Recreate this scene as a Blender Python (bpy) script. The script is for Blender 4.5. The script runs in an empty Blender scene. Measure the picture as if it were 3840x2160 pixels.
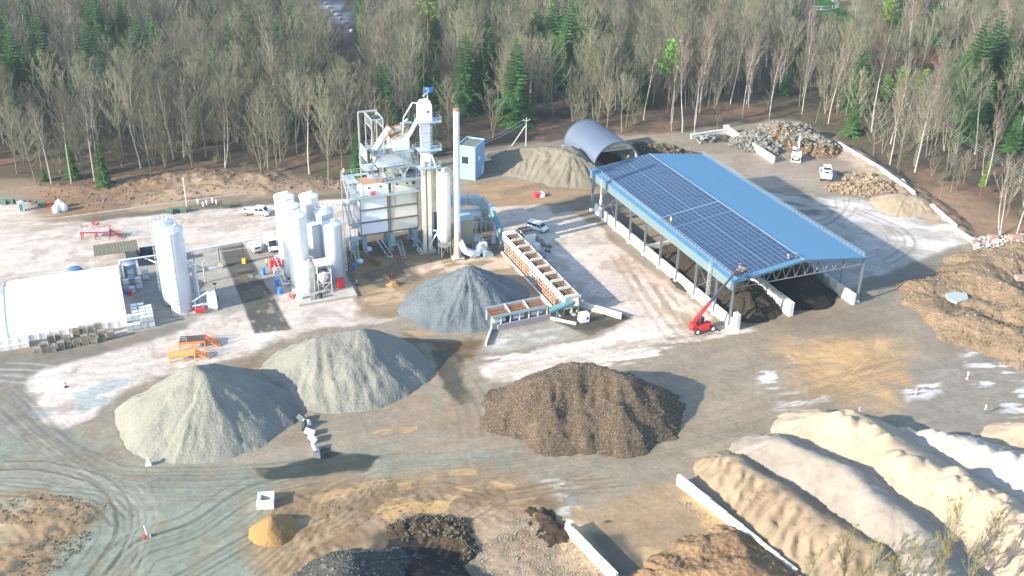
import bpy, math, random
import numpy as np
from mathutils import Vector, Matrix

R = math.radians
rng = random.Random(7)
scene = bpy.context.scene
COL = scene.collection

# ------------------------------------------------------------------ camera, light
FOC, PITCH, ROLL, CAMH = 3997.0, 0.47704, 0.01617, 100.0      # focal length in photo pixels (3840 wide)
cp, sp, cr, sr = math.cos(PITCH), math.sin(PITCH), math.cos(ROLL), math.sin(ROLL)
fw = Vector((0, cp, -sp)); up0 = Vector((0, sp, cp)); rt0 = Vector((1, 0, 0))
rt = rt0*cr + up0*sr; up = up0*cr - rt0*sr
cam = bpy.data.cameras.new('camera'); camo = bpy.data.objects.new('camera', cam); COL.objects.link(camo)
cam.sensor_width = 36; cam.lens = FOC*36/3840; cam.clip_start = 1; cam.clip_end = 6000
M = Matrix((rt, up, -fw)).transposed().to_4x4(); M.translation = Vector((0, 0, CAMH)); camo.matrix_world = M
scene.camera = camo

SUN_EL, SHADOW_DIR = R(22.5), R(31)                              # elevation; ground direction in which shadows fall (from +X)
sun_vec = Vector((-math.cos(SHADOW_DIR)*math.cos(SUN_EL), -math.sin(SHADOW_DIR)*math.cos(SUN_EL), math.sin(SUN_EL)))
sl = bpy.data.lights.new('sun', 'SUN'); sl.energy = 3.8; sl.angle = R(0.5); sl.color = (1.0, 0.91, 0.79)
so = bpy.data.objects.new('sun', sl); COL.objects.link(so)
so.rotation_euler = (-sun_vec).to_track_quat('-Z', 'Y').to_euler()
world = bpy.data.worlds.new('World'); scene.world = world; world.use_nodes = True
wn = world.node_tree.nodes; wl = world.node_tree.links
bg = wn['Background']; sky = wn.new('ShaderNodeTexSky'); sky.sky_type = 'NISHITA'; sky.sun_disc = False
sky.sun_elevation = SUN_EL; sky.sun_rotation = math.atan2(sun_vec.x, sun_vec.y); sky.altitude = 100
sky.air_density = 1.0; sky.dust_density = 0.6; sky.ozone_density = 1.4
wl.new(sky.outputs[0], bg.inputs[0]); bg.inputs[1].default_value = 0.14
vs = scene.view_settings; vs.view_transform = 'Standard'; vs.look = 'None'; vs.gamma = 1; vs.use_curve_mapping = False
vs.exposure = 1.80
cy = scene.cycles
cy.max_bounces = 5; cy.diffuse_bounces = 3; cy.glossy_bounces = 2; cy.transmission_bounces = 3; cy.transparent_max_bounces = 4
cy.caustics_reflective = False; cy.caustics_refractive = False; cy.use_denoising = True
cy.use_adaptive_sampling = True; cy.adaptive_threshold = 0.02

# ------------------------------------------------------------------ survey: pixel of a 2576-wide view -> place in the yard
SC = 3840/2576.0
def at(x, y, z=0.0):
    d = rt*((x*SC-1920)/FOC) - up*((y*SC-1080)/FOC) + fw
    t = (z-CAMH)/d.z
    return Vector((d.x*t, d.y*t, z))
def s3(x, y, z=0.0): return at(x/SC, y/SC, z)                  # same, from 3840-wide readings
YAW = 0.389                                                    # the site's grid
E = Vector((math.cos(YAW), math.sin(YAW), 0)); N_ = Vector((-math.sin(YAW), math.cos(YAW), 0))

# ------------------------------------------------------------------ numpy noise
def _h(ix, iy, s):
    n = (ix.astype(np.int64)*374761393 + iy.astype(np.int64)*668265263 + s*1442695041) & 0xFFFFFFFF
    n = ((n ^ (n >> 13))*1274126177) & 0xFFFFFFFF
    return ((n ^ (n >> 16)) & 0xFFFF)/65535.0
def vnoise(x, y, s=0):
    ix = np.floor(x); iy = np.floor(y); fx = x-ix; fy = y-iy
    fx = fx*fx*(3-2*fx); fy = fy*fy*(3-2*fy)
    a = _h(ix, iy, s); b = _h(ix+1, iy, s); c = _h(ix, iy+1, s); d = _h(ix+1, iy+1, s)
    return (a*(1-fx)+b*fx)*(1-fy) + (c*(1-fx)+d*fx)*fy
def fbm(x, y, sc, o=4, s=0):
    r = 0.; a = .5; t = 0.
    for i in range(o):
        r = r + a*vnoise(x/sc*2**i+17.3*i, y/sc*2**i-9.1*i, s+i); t += a; a *= .5
    return r/t
def sstep(a, b, v):
    t = np.clip((v-a)/(b-a), 0, 1); return t*t*(3-2*t)
def sdist(X, Y, pts):
    """signed distance (inside positive) to a closed polygon"""
    d = np.full(X.shape, 1e9); ins = np.zeros(X.shape, bool); n = len(pts)
    for i in range(n):
        x0, y0 = pts[i]; x1, y1 = pts[(i+1) % n]; ex, ey = x1-x0, y1-y0
        t = np.clip(((X-x0)*ex+(Y-y0)*ey)/(ex*ex+ey*ey+1e-9), 0, 1)
        d = np.minimum(d, np.hypot(X-x0-t*ex, Y-y0-t*ey))
        c = ((y0 > Y) != (y1 > Y)) & (X < (x1-x0)*(Y-y0)/((y1-y0) if y1 != y0 else 1e-9)+x0)
        ins ^= c
    return np.where(ins, d, -d)
def ldist(X, Y, pts):
    d = np.full(X.shape, 1e9)
    for (x0, y0), (x1, y1) in zip(pts[:-1], pts[1:]):
        ex, ey = x1-x0, y1-y0
        t = np.clip(((X-x0)*ex+(Y-y0)*ey)/(ex*ex+ey*ey+1e-9), 0, 1)
        d = np.minimum(d, np.hypot(X-x0-t*ex, Y-y0-t*ey))
    return d
def xy(pts): return [tuple(at(*p)[:2]) for p in pts]

KT = 1.72                                                       # how bright a sunlit albedo of 1 shows
def lin(c):
    c = c/255.0
    return c/12.92 if c <= .04045 else ((c+.055)/1.055)**2.4
def C(r, g, b, k=1.0): return (min(.9, lin(r)/KT*k), min(.9, lin(g)/KT*k), min(.9, lin(b)/KT*k))

# ------------------------------------------------------------------ materials
MATS = {}
def nodes(name):
    m = bpy.data.materials.new(name); m.use_nodes = True
    return m, m.node_tree.nodes, m.node_tree.links, m.node_tree.nodes['Principled BSDF']
def mat(name, col, rough=.6, metal=0., var=.12, sc=1.5, dirt=None, dirt_amt=.0, bump=0., bsc=20, stretch=None, rnd=0., spec=None):
    """painted / bare surface: base colour broken by two noises, optional dirt colour, bump, per-object value shift"""
    if name in MATS: return MATS[name]
    m, n, l, b = nodes(name); MATS[name] = m
    tc = n.new('ShaderNodeTexCoord'); mp = n.new('ShaderNodeMapping'); l.new(tc.outputs['Object'], mp.inputs[0])
    if stretch: mp.inputs['Scale'].default_value = stretch
    no = n.new('ShaderNodeTexNoise'); no.inputs['Scale'].default_value = sc; no.inputs['Detail'].default_value = 6
    no.inputs['Roughness'].default_value = .62; l.new(mp.outputs[0], no.inputs[0])
    r = n.new('ShaderNodeMapRange'); r.inputs[1].default_value = .3; r.inputs[2].default_value = .7
    r.inputs[3].default_value = 1-var; r.inputs[4].default_value = 1+var; l.new(no.outputs[0], r.inputs[0])
    hs = n.new('ShaderNodeHueSaturation'); hs.inputs['Color'].default_value = (*col, 1); l.new(r.outputs[0], hs.inputs['Value'])
    out = hs.outputs[0]
    if rnd:
        oi = n.new('ShaderNodeObjectInfo'); r2 = n.new('ShaderNodeMapRange'); r2.inputs[3].default_value = 1-rnd; r2.inputs[4].default_value = 1+rnd
        l.new(oi.outputs['Random'], r2.inputs[0]); h2 = n.new('ShaderNodeHueSaturation'); l.new(out, h2.inputs['Color']); l.new(r2.outputs[0], h2.inputs['Value'])
        r3 = n.new('ShaderNodeMapRange'); r3.inputs[3].default_value = .5-rnd*.06; r3.inputs[4].default_value = .5+rnd*.06
        ml = n.new('ShaderNodeMath'); ml.operation = 'FRACT'; m8 = n.new('ShaderNodeMath'); m8.operation = 'MULTIPLY'; m8.inputs[1].default_value = 7.7
        l.new(oi.outputs['Random'], m8.inputs[0]); l.new(m8.outputs[0], ml.inputs[0]); l.new(ml.outputs[0], r3.inputs[0]); l.new(r3.outputs[0], h2.inputs['Hue'])
        out = h2.outputs[0]
    if dirt:
        n2 = n.new('ShaderNodeTexNoise'); n2.inputs['Scale'].default_value = sc*.6; n2.inputs['Detail'].default_value = 8; n2.inputs['Roughness'].default_value = .7
        mp2 = n.new('ShaderNodeMapping'); mp2.inputs['Scale'].default_value = (1, 1, .25); mp2.inputs['Location'].default_value = (5, 3, 1)
        l.new(tc.outputs['Object'], mp2.inputs[0]); l.new(mp2.outputs[0], n2.inputs[0])
        rr = n.new('ShaderNodeMapRange'); rr.inputs[1].default_value = .62-dirt_amt*.3; rr.inputs[2].default_value = .72; l.new(n2.outputs[0], rr.inputs[0])
        mx = n.new('ShaderNodeMixRGB'); mx.inputs[2].default_value = (*dirt, 1); l.new(rr.outputs[0], mx.inputs[0]); l.new(out, mx.inputs[1]); out = mx.outputs[0]
    l.new(out, b.inputs['Base Color']); b.inputs['Roughness'].default_value = rough; b.inputs['Metallic'].default_value = metal
    if spec is not None: b.inputs['Specular IOR Level'].default_value = spec
    if bump:
        n3 = n.new('ShaderNodeTexNoise'); n3.inputs['Scale'].default_value = bsc; n3.inputs['Detail'].default_value = 4; l.new(tc.outputs['Object'], n3.inputs[0])
        bp = n.new('ShaderNodeBump'); bp.inputs['Strength'].default_value = 1; bp.inputs['Distance'].default_value = bump
        l.new(n3.outputs[0], bp.inputs['Height']); l.new(bp.outputs[0], b.inputs['Normal'])
    return m
HK = .62
def heapmat(name, c1, c2, spot=None, spot_amt=.0, vsc=1.2, bump=.12, nsc=.12, fine=.22, rough=.95, moist=None):
    """loose bulk material: broad colour drift, pebble cells, fine grain, bump"""
    if name in MATS: return MATS[name]
    m, n, l, b = nodes(name); MATS[name] = m; c1, c2, spot = [tuple(q*HK for q in c) if c else c for c in (c1, c2, spot)]
    g = n.new('ShaderNodeNewGeometry')
    a = n.new('ShaderNodeTexNoise'); a.inputs['Scale'].default_value = nsc; a.inputs['Detail'].default_value = 7; a.inputs['Roughness'].default_value = .65; l.new(g.outputs['Position'], a.inputs[0])
    r = n.new('ShaderNodeMapRange'); r.inputs[1].default_value = .38; r.inputs[2].default_value = .62; l.new(a.outputs[0], r.inputs[0])
    mx = n.new('ShaderNodeMixRGB'); mx.inputs[1].default_value = (*c1, 1); mx.inputs[2].default_value = (*c2, 1); l.new(r.outputs[0], mx.inputs[0])
    v = n.new('ShaderNodeTexVoronoi'); v.inputs['Scale'].default_value = vsc; l.new(g.outputs['Position'], v.inputs[0])
    f = n.new('ShaderNodeTexNoise'); f.inputs['Scale'].default_value = vsc*1.7; f.inputs['Detail'].default_value = 5; f.inputs['Roughness'].default_value = .75; l.new(g.outputs['Position'], f.inputs[0])
    fr = n.new('ShaderNodeMapRange'); fr.inputs[1].default_value = .3; fr.inputs[2].default_value = .7; fr.inputs[3].default_value = 1-fine; fr.inputs[4].default_value = 1+fine; l.new(f.outputs[0], fr.inputs[0])
    hs = n.new('ShaderNodeHueSaturation'); l.new(mx.outputs[0], hs.inputs['Color']); l.new(fr.outputs[0], hs.inputs['Value']); out = hs.outputs[0]
    if spot:
        sv = n.new('ShaderNodeSeparateColor'); l.new(v.outputs['Color'], sv.inputs[0])
        sr_ = n.new('ShaderNodeMapRange'); sr_.inputs[1].default_value = 1-spot_amt-.08; sr_.inputs[2].default_value = 1-spot_amt; l.new(sv.outputs[0], sr_.inputs[0])
        m2 = n.new('ShaderNodeMixRGB'); m2.inputs[2].default_value = (*spot, 1); l.new(sr_.outputs[0], m2.inputs[0]); l.new(out, m2.inputs[1]); out = m2.outputs[0]
    l.new(out, b.inputs['Base Color']); b.inputs['Roughness'].default_value = rough; b.inputs['Specular IOR Level'].default_value = .25
    ad = n.new('ShaderNodeMath'); ad.operation = 'ADD'; l.new(f.outputs[0], ad.inputs[0]); l.new(v.outputs['Distance'], ad.inputs[1])
    bp = n.new('ShaderNodeBump'); bp.inputs['Distance'].default_value = bump; bp.inputs['Strength'].default_value = .9
    l.new(ad.outputs[0], bp.inputs['Height']); l.new(bp.outputs[0], b.inputs['Normal'])
    return m
def glassmat():
    if 'window_glass' in MATS: return MATS['window_glass']
    m, n, l, b = nodes('window_glass'); MATS['window_glass'] = m
    b.inputs['Base Color'].default_value = (.02, .03, .04, 1); b.inputs['Roughness'].default_value = .08
    return m

# ------------------------------------------------------------------ mesh building
class MB:
    def __init__(s): s.v = []; s.f = []; s.mi = []; s.cur = 0
    def m(s, i): s.cur = i; return s
    def add(s, v, f):
        o = len(s.v); s.v += [tuple(p) for p in v]; s.f += [tuple(i+o for i in q) for q in f]; s.mi += [s.cur]*len(f); return s
    def box(s, x0, x1, y0, y1, z0, z1, rz=0, piv=None):
        v = [(x, y, z) for z in (z0, z1) for y in (y0, y1) for x in (x0, x1)]
        if rz:
            cx, cyy = piv or ((x0+x1)/2, (y0+y1)/2); c, q = math.cos(rz), math.sin(rz)
            v = [(cx+(x-cx)*c-(y-cyy)*q, cyy+(x-cx)*q+(y-cyy)*c, z) for x, y, z in v]
        return s.add(v, [(0, 2, 3, 1), (4, 5, 7, 6), (0, 1, 5, 4), (2, 6, 7, 3), (0, 4, 6, 2), (1, 3, 7, 5)])
    def bar(s, p, q, w=.1, h=None):
        """square bar from p to q"""
        p = Vector(p); q = Vector(q); h = h or w; d = (q-p)
        if d.length < 1e-6: return s
        d.normalize(); u = d.cross(Vector((0, 0, 1)));
        if u.length < .05: u = d.cross(Vector((0, 1, 0)))
        u.normalize(); w_ = d.cross(u).normalized()
        v = [c + u*(a*w/2) + w_*(b*h/2) for c in (p, q) for a, b in ((-1, -1), (1, -1), (1, 1), (-1, 1))]
        return s.add(v, [(3, 2, 1, 0), (4, 5, 6, 7), (0, 1, 5, 4), (1, 2, 6, 5), (2, 3, 7, 6), (3, 0, 4, 7)])
    def cone(s, p, q, r0, r1, n=12, caps=True):
        p = Vector(p); q = Vector(q); d = (q-p).normalized(); u = d.cross(Vector((0, 0, 1)))
        if u.length < .05: u = d.cross(Vector((0, 1, 0)))
        u.normalize(); w = d.cross(u).normalized(); v = []; f = []
        for c, r in ((p, r0), (q, r1)):
            for i in range(n):
                a = 2*math.pi*i/n; v.append(c+u*(math.cos(a)*r)+w*(math.sin(a)*r))
        f = [(i, i+n, (i+1) % n+n, (i+1) % n) for i in range(n)]
        if caps: f += [tuple(range(n)), tuple(range(2*n-1, n-1, -1))]
        return s.add(v, f)
    def tube(s, pts, r=.05, n=6):
        pts = [Vector(p) for p in pts]
        for a, b in zip(pts[:-1], pts[1:]):
            s.cone(a, b, r, r, n)
        return s
    def lathe(s, prof, n=20, c=(0, 0)):
        v = []; f = []
        for r, z in prof:
            for i in range(n):
                a = 2*math.pi*i/n; v.append((c[0]+r*math.cos(a), c[1]+r*math.sin(a), z))
        for k in range(len(prof)-1):
            for i in range(n): f.append((k*n+i, k*n+(i+1) % n, (k+1)*n+(i+1) % n, (k+1)*n+i))
        f += [tuple(range(n-1, -1, -1)), tuple((len(prof)-1)*n+i for i in range(n))]
        return s.add(v, f)
    def prism(s, poly, y0, y1, axis='y'):
        """poly of (x,z) swept along y (or of (x,y) along z)"""
        n = len(poly)
        if axis == 'y': v = [(a, y0, b) for a, b in poly]+[(a, y1, b) for a, b in poly]
        elif axis == 'x': v = [(y0, a, b) for a, b in poly]+[(y1, a, b) for a, b in poly]
        else: v = [(a, b, y0) for a, b in poly]+[(a, b, y1) for a, b in poly]
        return s.add(v, [tuple(range(n)), tuple(range(2*n-1, n-1, -1))]+[(i, i+n, (i+1) % n+n, (i+1) % n) for i in range(n)])
    def rail(s, pts, h=1.1, w=.05, step=1.5, mid=True, toe=False):
        """hand rail along a polyline of floor points"""
        pts = [Vector(p) for p in pts]; z = Vector((0, 0, 1))
        for a, b in zip(pts[:-1], pts[1:]):
            k = max(1, round((b-a).length/step))
            for i in range(k+1):
                p = a.lerp(b, i/k); s.bar(p, p+z*h, w)
            s.bar(a+z*h, b+z*h, w)
            if mid: s.bar(a+z*h*.55, b+z*h*.55, w*.8)
            if toe: s.bar(a+z*.08, b+z*.08, .02, .15)
        return s
    def stairs(s, a, b, w=.9, rail=True):
        """flight from a up to b, width w sideways"""
        a = Vector(a); b = Vector(b); d = b-a; hd = Vector((d.x, d.y, 0)); L = hd.length; hd.normalize(); u = Vector((-hd.y, hd.x, 0))
        for q in (-w/2, w/2): s.bar(a+u*q, b+u*q, .06, .25)
        k = max(3, int(abs(d.z)/.25))
        for i in range(1, k):
            p = a.lerp(b, i/k); s.bar(p-u*w/2, p+u*w/2, .26, .04)
        if rail:
            for q in (-w/2, w/2):
                z = Vector((0, 0, 1)); s.bar(a+u*q+z, b+u*q+z, .05); s.bar(a+u*q+z*.5, b+u*q+z*.5, .04)
                for i in range(0, 5): p = a.lerp(b, i/4)+u*q; s.bar(p, p+z, .05)
        return s
    def ladder(s, p, z0, z1, d, w=.5, cage=True):
        """vertical ladder at p=(x,y) facing direction d (unit xy)"""
        d = Vector((d[0], d[1], 0)); u = Vector((-d.y, d.x, 0)); p = Vector((p[0], p[1], 0)); Z = Vector((0, 0, 1))
        for q in (-w/2, w/2): s.bar(p+u*q+Z*z0, p+u*q+Z*z1, .05)
        z = z0+.3
        while z < z1: s.bar(p-u*w/2+Z*z, p+u*w/2+Z*z, .04); z += .35
        if cage:
            z = z0+2.2
            while z < z1+.9:
                ring = [p+u*(math.cos(a)*.38)+d*(math.sin(a)*.6)+Z*z for a in [math.pi*i/6 for i in range(7)]]
                for a, b in zip(ring[:-1], ring[1:]): s.bar(a, b, .05)
                z += .9
            for i in (1, 2, 3, 4, 5):
                a = math.pi*i/6; o = p+u*(math.cos(a)*.38)+d*(math.sin(a)*.6); s.bar(o+Z*(z0+2.2), o+Z*(z1+.9), .035)
        return s
    def build(s, name, mats, parent=None, smooth=False, loc=None, rz=0):
        me = bpy.data.meshes.new(name); me.from_pydata(s.v, [], s.f)
        mats = mats if isinstance(mats, (list, tuple)) else [mats]
        for q in mats: me.materials.append(q)
        if len(mats) > 1: me.polygons.foreach_set('material_index', s.mi)
        if smooth: me.polygons.foreach_set('use_smooth', [True]*len(s.f)); me.set_sharp_from_angle(angle=R(40)) if hasattr(me, 'set_sharp_from_angle') else None
        me.update()
        o = bpy.data.objects.new(name, me); COL.objects.link(o)
        if parent: o.parent = parent
        if loc is not None: o.location = loc
        if rz: o.rotation_euler.z = rz
        return o
def tag(o, label=None, cat=None, group=None, kind=None):
    if label: o['label'] = label
    if cat: o['category'] = cat
    if group: o['group'] = group
    if kind: o['kind'] = kind
    return o
def thing(name, label, cat, loc=(0, 0, 0), rz=0, group=None):
    o = bpy.data.objects.new(name, None); COL.objects.link(o); o.location = loc; o.rotation_euler = (0, 0, rz); o.empty_display_size = .3
    return tag(o, label, cat, group)
KIDS = {}
def part(mb, name, m, parent, smooth=False, label=None):
    o = mb.build(name, m, parent, smooth); KIDS.setdefault(parent.name, []).append(o)
    if label: o['label'] = label
    return o
def dup(root, loc, rz=None, label=None, group=None, scale=None):
    c = root.copy(); COL.objects.link(c); c.location = loc
    if rz is not None: c.rotation_euler = (0, 0, rz)
    if label: c['label'] = label
    if group: c['group'] = group
    if scale: c.scale = (scale,)*3 if not isinstance(scale, tuple) else scale
    for k in KIDS.get(root.name, []):
        d = k.copy(); COL.objects.link(d); d.parent = c; KIDS.setdefault(c.name, []).append(d)
        for g in KIDS.get(k.name, []):
            h = g.copy(); COL.objects.link(h); h.parent = d
    return c

# ------------------------------------------------------------------ terrain
EDGE = xy([(-400, 480), (-60, 455), (60, 452), (140, 455), (300, 440), (560, 430), (700, 432), (830, 462), (890, 462), (1010, 425), (1210, 372), (1420, 352), (1500, 345), (1700, 335), (1830, 318),
           (1990, 300), (2090, 345), (2290, 478), (2350, 545), (2440, 598), (2640, 660), (2900, 760)]) + [(400, 60), (-400, 60)]
def forest_in(X, Y): return -sdist(X, Y, EDGE)                 # metres beyond the yard edge
BERM = [(xy([(90, 478), (250, 478), (330, 468)]), 6, .8), (xy([(330, 462), (470, 448), (560, 446), (660, 452)]), 8, 1.4), (xy([(330, 495), (480, 480), (660, 478)]), 4, .6),
        (xy([(2150, 390), (2310, 495), (2400, 570)]), 6, 1.3), (xy([(700, 470), (860, 462)]), 5, .8)]
def hz(X, Y):
    X = np.asarray(X, float); Y = np.asarray(Y, float)
    f = forest_in(X, Y)
    z = sstep(0, 14, f)*(.9+1.6*fbm(X, Y, 40, 3, 5)) + sstep(30, 160, f)*5*fbm(X, Y, 120, 2, 9)
    z = z + sstep(0, 3, f)*.35*(fbm(X, Y, 2.2, 3, 8)-.5)
    for pl, w, h in BERM:
        d = ldist(X+(fbm(X, Y, 5, 3, 21)-.5)*5, Y+(fbm(X, Y, 5, 3, 22)-.5)*5, pl)
        z = np.maximum(z, h*sstep(w, 0, d)*(.45+1.1*fbm(X, Y, 2.2, 5, 33)))
    return z
def hz1(x, y): return float(hz(np.array([x]), np.array([y]))[0])
# ------------------------------------------------------------------ ground sheet: height and material map
def axis(a0, a1, st, lo, hi, g=1.16):
    m = list(np.arange(a0, a1+1e-6, st)); s = st; v = a1
    while v < hi: s = min(s*g, 60); v += s; m.append(v)
    s = st; v = a0
    while v > lo: s = min(s*g, 60); v -= s; m.insert(0, v)
    return np.array(m)
gx = axis(-100, 118, .32, -1400, 1400); gy = np.array(list(axis(104, 168, .25, 20, 168, 1.16))+[y for y in axis(168, 300, .42, 168, 2600) if y > 168.2])
GX, GY = np.meshgrid(gx, gy); GX = GX.ravel(); GY = GY.ravel()
GZ = hz(GX, GY)
col = np.zeros((GX.size, 3)); wet = np.zeros(GX.size); nz1 = fbm(GX, GY, 9, 5, 1); nz2 = fbm(GX, GY, 2.0, 4, 2); nz3 = fbm(GX, GY, 30, 4, 3)
wx = (fbm(GX, GY, 5, 5, 11)-.5); wy = (fbm(GX, GY, 5, 5, 12)-.5)
def put(c, m, keep=0.):
    global col
    m = np.clip(m, 0, 1)[:, None]; col = col*(1-m)+np.array(c)*m
def region(pts, c, soft=1.5, warp=3., op=1., mott=None, w=None, dens=.5, dz=None):
    global wet, GZ
    P = xy(pts); a = np.array(P); pad = soft+warp+2
    idx = np.where((GX > a[:, 0].min()-pad) & (GX < a[:, 0].max()+pad) & (GY > a[:, 1].min()-pad) & (GY < a[:, 1].max()+pad))[0]
    if not len(idx): return
    d = sdist(GX[idx]+wx[idx]*warp*2, GY[idx]+wy[idx]*warp*2, P)
    m = sstep(-soft, soft, d)*op
    if mott:                                                    # broken cover: (noise scale, angle, stretch)
        s, an, st = mott; c_, s_ = math.cos(an), math.sin(an)
        u = GX[idx]*c_+GY[idx]*s_; v = -GX[idx]*s_+GY[idx]*c_
        q = fbm(u/st, v, s, 5, int(abs(a[0, 0]*7)) % 997); m = m*sstep(1-dens-.06, 1-dens+.06, q*1.5-.25)
    m = np.clip(m, 0, 1)
    col[idx] = col[idx]*(1-m[:, None])+np.array(c)*m[:, None]
    if w is not None: wet[idx] = wet[idx]*(1-m)+w*m
    if dz: GZ[idx] += dz*m
def track(pts, c, width=.30, gap=2.0, n=1, op=.6, jit=.6, depth=.0, seed=0, fade=True):
    """wheel marks along a curve: pairs of lines, n of them, jittered sideways"""
    global wet, GZ
    r = random.Random(seed); P = [Vector(p) for p in xy(pts)]
    Q = []
    for i in range(len(P)-1):                                   # smooth the polyline
        p0 = P[max(i-1, 0)]; p1 = P[i]; p2 = P[i+1]; p3 = P[min(i+2, len(P)-1)]
        for k in range(6):
            t = k/6; Q.append(.5*((2*p1)+(p2-p0)*t+(2*p0-5*p1+4*p2-p3)*t*t+(3*p1-p0-3*p2+p3)*t**3))
    Q.append(P[-1])
    a = np.array(Q); pad = 4+jit
    idx = np.where((GX > a[:, 0].min()-pad) & (GX < a[:, 0].max()+pad) & (GY > a[:, 1].min()-pad) & (GY < a[:, 1].max()+pad))[0]
    if not len(idx): return
    X = GX[idx]; Y = GY[idx]
    for k in range(n):
        o = r.uniform(-jit, jit)
        for sgn in (-1, 1):
            off = o+sgn*gap/2; W = []
            for i, p in enumerate(Q):
                t = (Q[min(i+1, len(Q)-1)]-Q[max(i-1, 0)]).normalized(); W.append((p.x-t.y*off, p.y+t.x*off))
            d = ldist(X+wx[idx]*.6, Y+wy[idx]*.6, W); m = sstep(width, width*.3, d)*op*(.4+.9*nz2[idx])*r.uniform(.5, 1)
            col[idx] = col[idx]*(1-m[:, None])+np.array(c)*m[:, None]
            if depth: GZ[idx] += .45*(.3+1.4*nz2[idx])*(-depth*sstep(width, 0, d)+depth*.7*sstep(width*.9, 0, np.abs(d-width*1.3)))
put(C(160, 148, 128), np.ones(GX.size))
A1, A2 = .39, 1.96                                              # across / along the site
CONC = C(224, 212, 199); CONC2 = C(214, 202, 187); MUD = C(158, 145, 126); GREY = C(146, 146, 130); DK = C(112, 110, 98); SAND = C(214, 176, 124); ORM = C(205, 172, 128); SOIL = C(150, 118, 86)
region([(0, 1060), (150, 1085), (320, 1150), (640, 1180), (900, 1150), (1300, 1150), (1320, 1180), (1000, 1180), (690, 1210), (620, 1380), (720, 1449), (600, 1500), (-100, 1500), (-100, 900)], C(147, 153, 136), 4, 5)
region([(0, 1060), (150, 1085), (290, 1000), (300, 1100), (260, 1240), (0, 1230)], C(156, 152, 136), 3, 4, .8, (5, .4, 3), dens=.5)
# left soil bank and strip
region([(-80, 440), (100, 440), (400, 425), (700, 430), (885, 420), (885, 492), (600, 505), (300, 540), (150, 555), (0, 470)], C(150, 130, 106), 2, 3)
region([(340, 478), (420, 462), (650, 468), (680, 492), (560, 505), (330, 535)], C(196, 170, 136), .8, 2.2, .6, (2.5, .3, 3), dens=.6)
region([(90, 470), (400, 460), (430, 480), (330, 500), (320, 530), (120, 560)], C(150, 122, 92), 1.5, 3)
region([(100, 470), (400, 455), (660, 450), (660, 430), (100, 435)], C(128, 104, 80), 1.5, 3)
region([(230, 545), (600, 505), (880, 486), (882, 500), (600, 522), (330, 548), (130, 572)], C(120, 112, 98), .5, 1)
# pale concrete of the left yard
LEFT = [(-80, 500), (60, 508), (110, 560), (240, 556), (600, 520), (885, 500), (1010, 500), (1000, 600), (890, 650), (890, 770), (1010, 800), (860, 822), (700, 850), (640, 895), (560, 905), (470, 925),
        (385, 960), (300, 985), (225, 1055), (150, 1085), (45, 1010), (70, 950), (120, 915), (330, 860), (460, 815), (300, 690), (0, 700), (-80, 700)]
region(LEFT, CONC, .8, 1.5)
region([(-80, 700), (310, 660), (460, 815), (0, 880), (-80, 880)], CONC2, 1, 2)
region([(0, 600), (690, 520), (690, 600), (0, 690)], C(214, 196, 178), 3, 3, .9, (4, A1, 5), dens=.42)
region([(0, 520), (240, 560), (0, 600)], C(196, 182, 162), 2, 3, .8, (2, A1, 4), dens=.45)
region([(80, 520), (230, 545), (150, 600), (60, 610)], C(176, 158, 132), 2, 3, .7, (1.5, A1, 2), dens=.5)
region([(300, 690), (430, 640), (700, 620), (700, 760), (500, 800), (460, 830), (390, 830), (310, 700)], C(168, 164, 154), 1, 1.2, .9)
region([(-60, 880), (60, 890), (300, 855), (440, 812), (460, 830), (330, 870), (120, 925), (60, 950), (0, 960), (-60, 960)], C(138, 132, 118), 1.2, 2, 1, w=.35)
region([(-60, 960), (60, 950), (90, 1010), (230, 1160), (0, 1100), (-60, 1100)], C(140, 138, 126), 2, 3)
region([(40, 1010), (130, 975), (330, 950), (300, 985), (225, 1050), (150, 1080)], C(176, 192, 190), 1, 2, .75, (3, .3, 2), dens=.5, w=.25)
region([(110, 1000), (180, 985), (200, 1010), (190, 1040), (110, 1035)], CONC, .5, .8)
region([(385, 955), (640, 890), (700, 850), (660, 905), (560, 960)], C(134, 128, 112), 1.5, 3)
region([(600, 880), (690, 880), (690, 930), (560, 960), (600, 900)], C(160, 134, 100), 1.5, 3, .6, (1.5, 0, 2), dens=.45)
# asphalt lanes
region([(480, 640), (545, 620), (610, 760), (560, 800), (500, 700)], C(176, 170, 158), 1, 1)
region([(548, 615), (612, 612), (735, 830), (640, 840)], C(92, 92, 85), .2, .3)
region([(560, 690), (655, 690), (735, 830), (640, 840)], C(180, 172, 158), .3, .6, .8, (.9, A2, 3), dens=.20)
# by the tanks and under the tower
region([(860, 600), (1000, 580), (1240, 560), (1260, 640), (1180, 660), (1040, 690), (900, 720), (860, 700)], C(128, 118, 100), .8, 1.5)
region([(895, 770), (880, 650), (1100, 640), (1290, 640), (1300, 700), (1150, 690), (1030, 760), (1010, 800), (905, 790)], C(160, 140, 112), 1.2, 2)
region([(905, 690), (1010, 660), (1060, 700), (960, 730)], C(112, 106, 90), .5, 1.5, .9, w=.4)
region([(1040, 660), (1290, 640), (1290, 675), (1060, 690)], C(228, 205, 180), .8, 1.2, .85, (2, A1, 3), dens=.6)
region([(1010, 690), (1060, 700), (1010, 760), (905, 790), (900, 760)], C(206, 178, 145), 1, 1.5, .8, (1.5, A1, 4), dens=.45)
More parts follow.
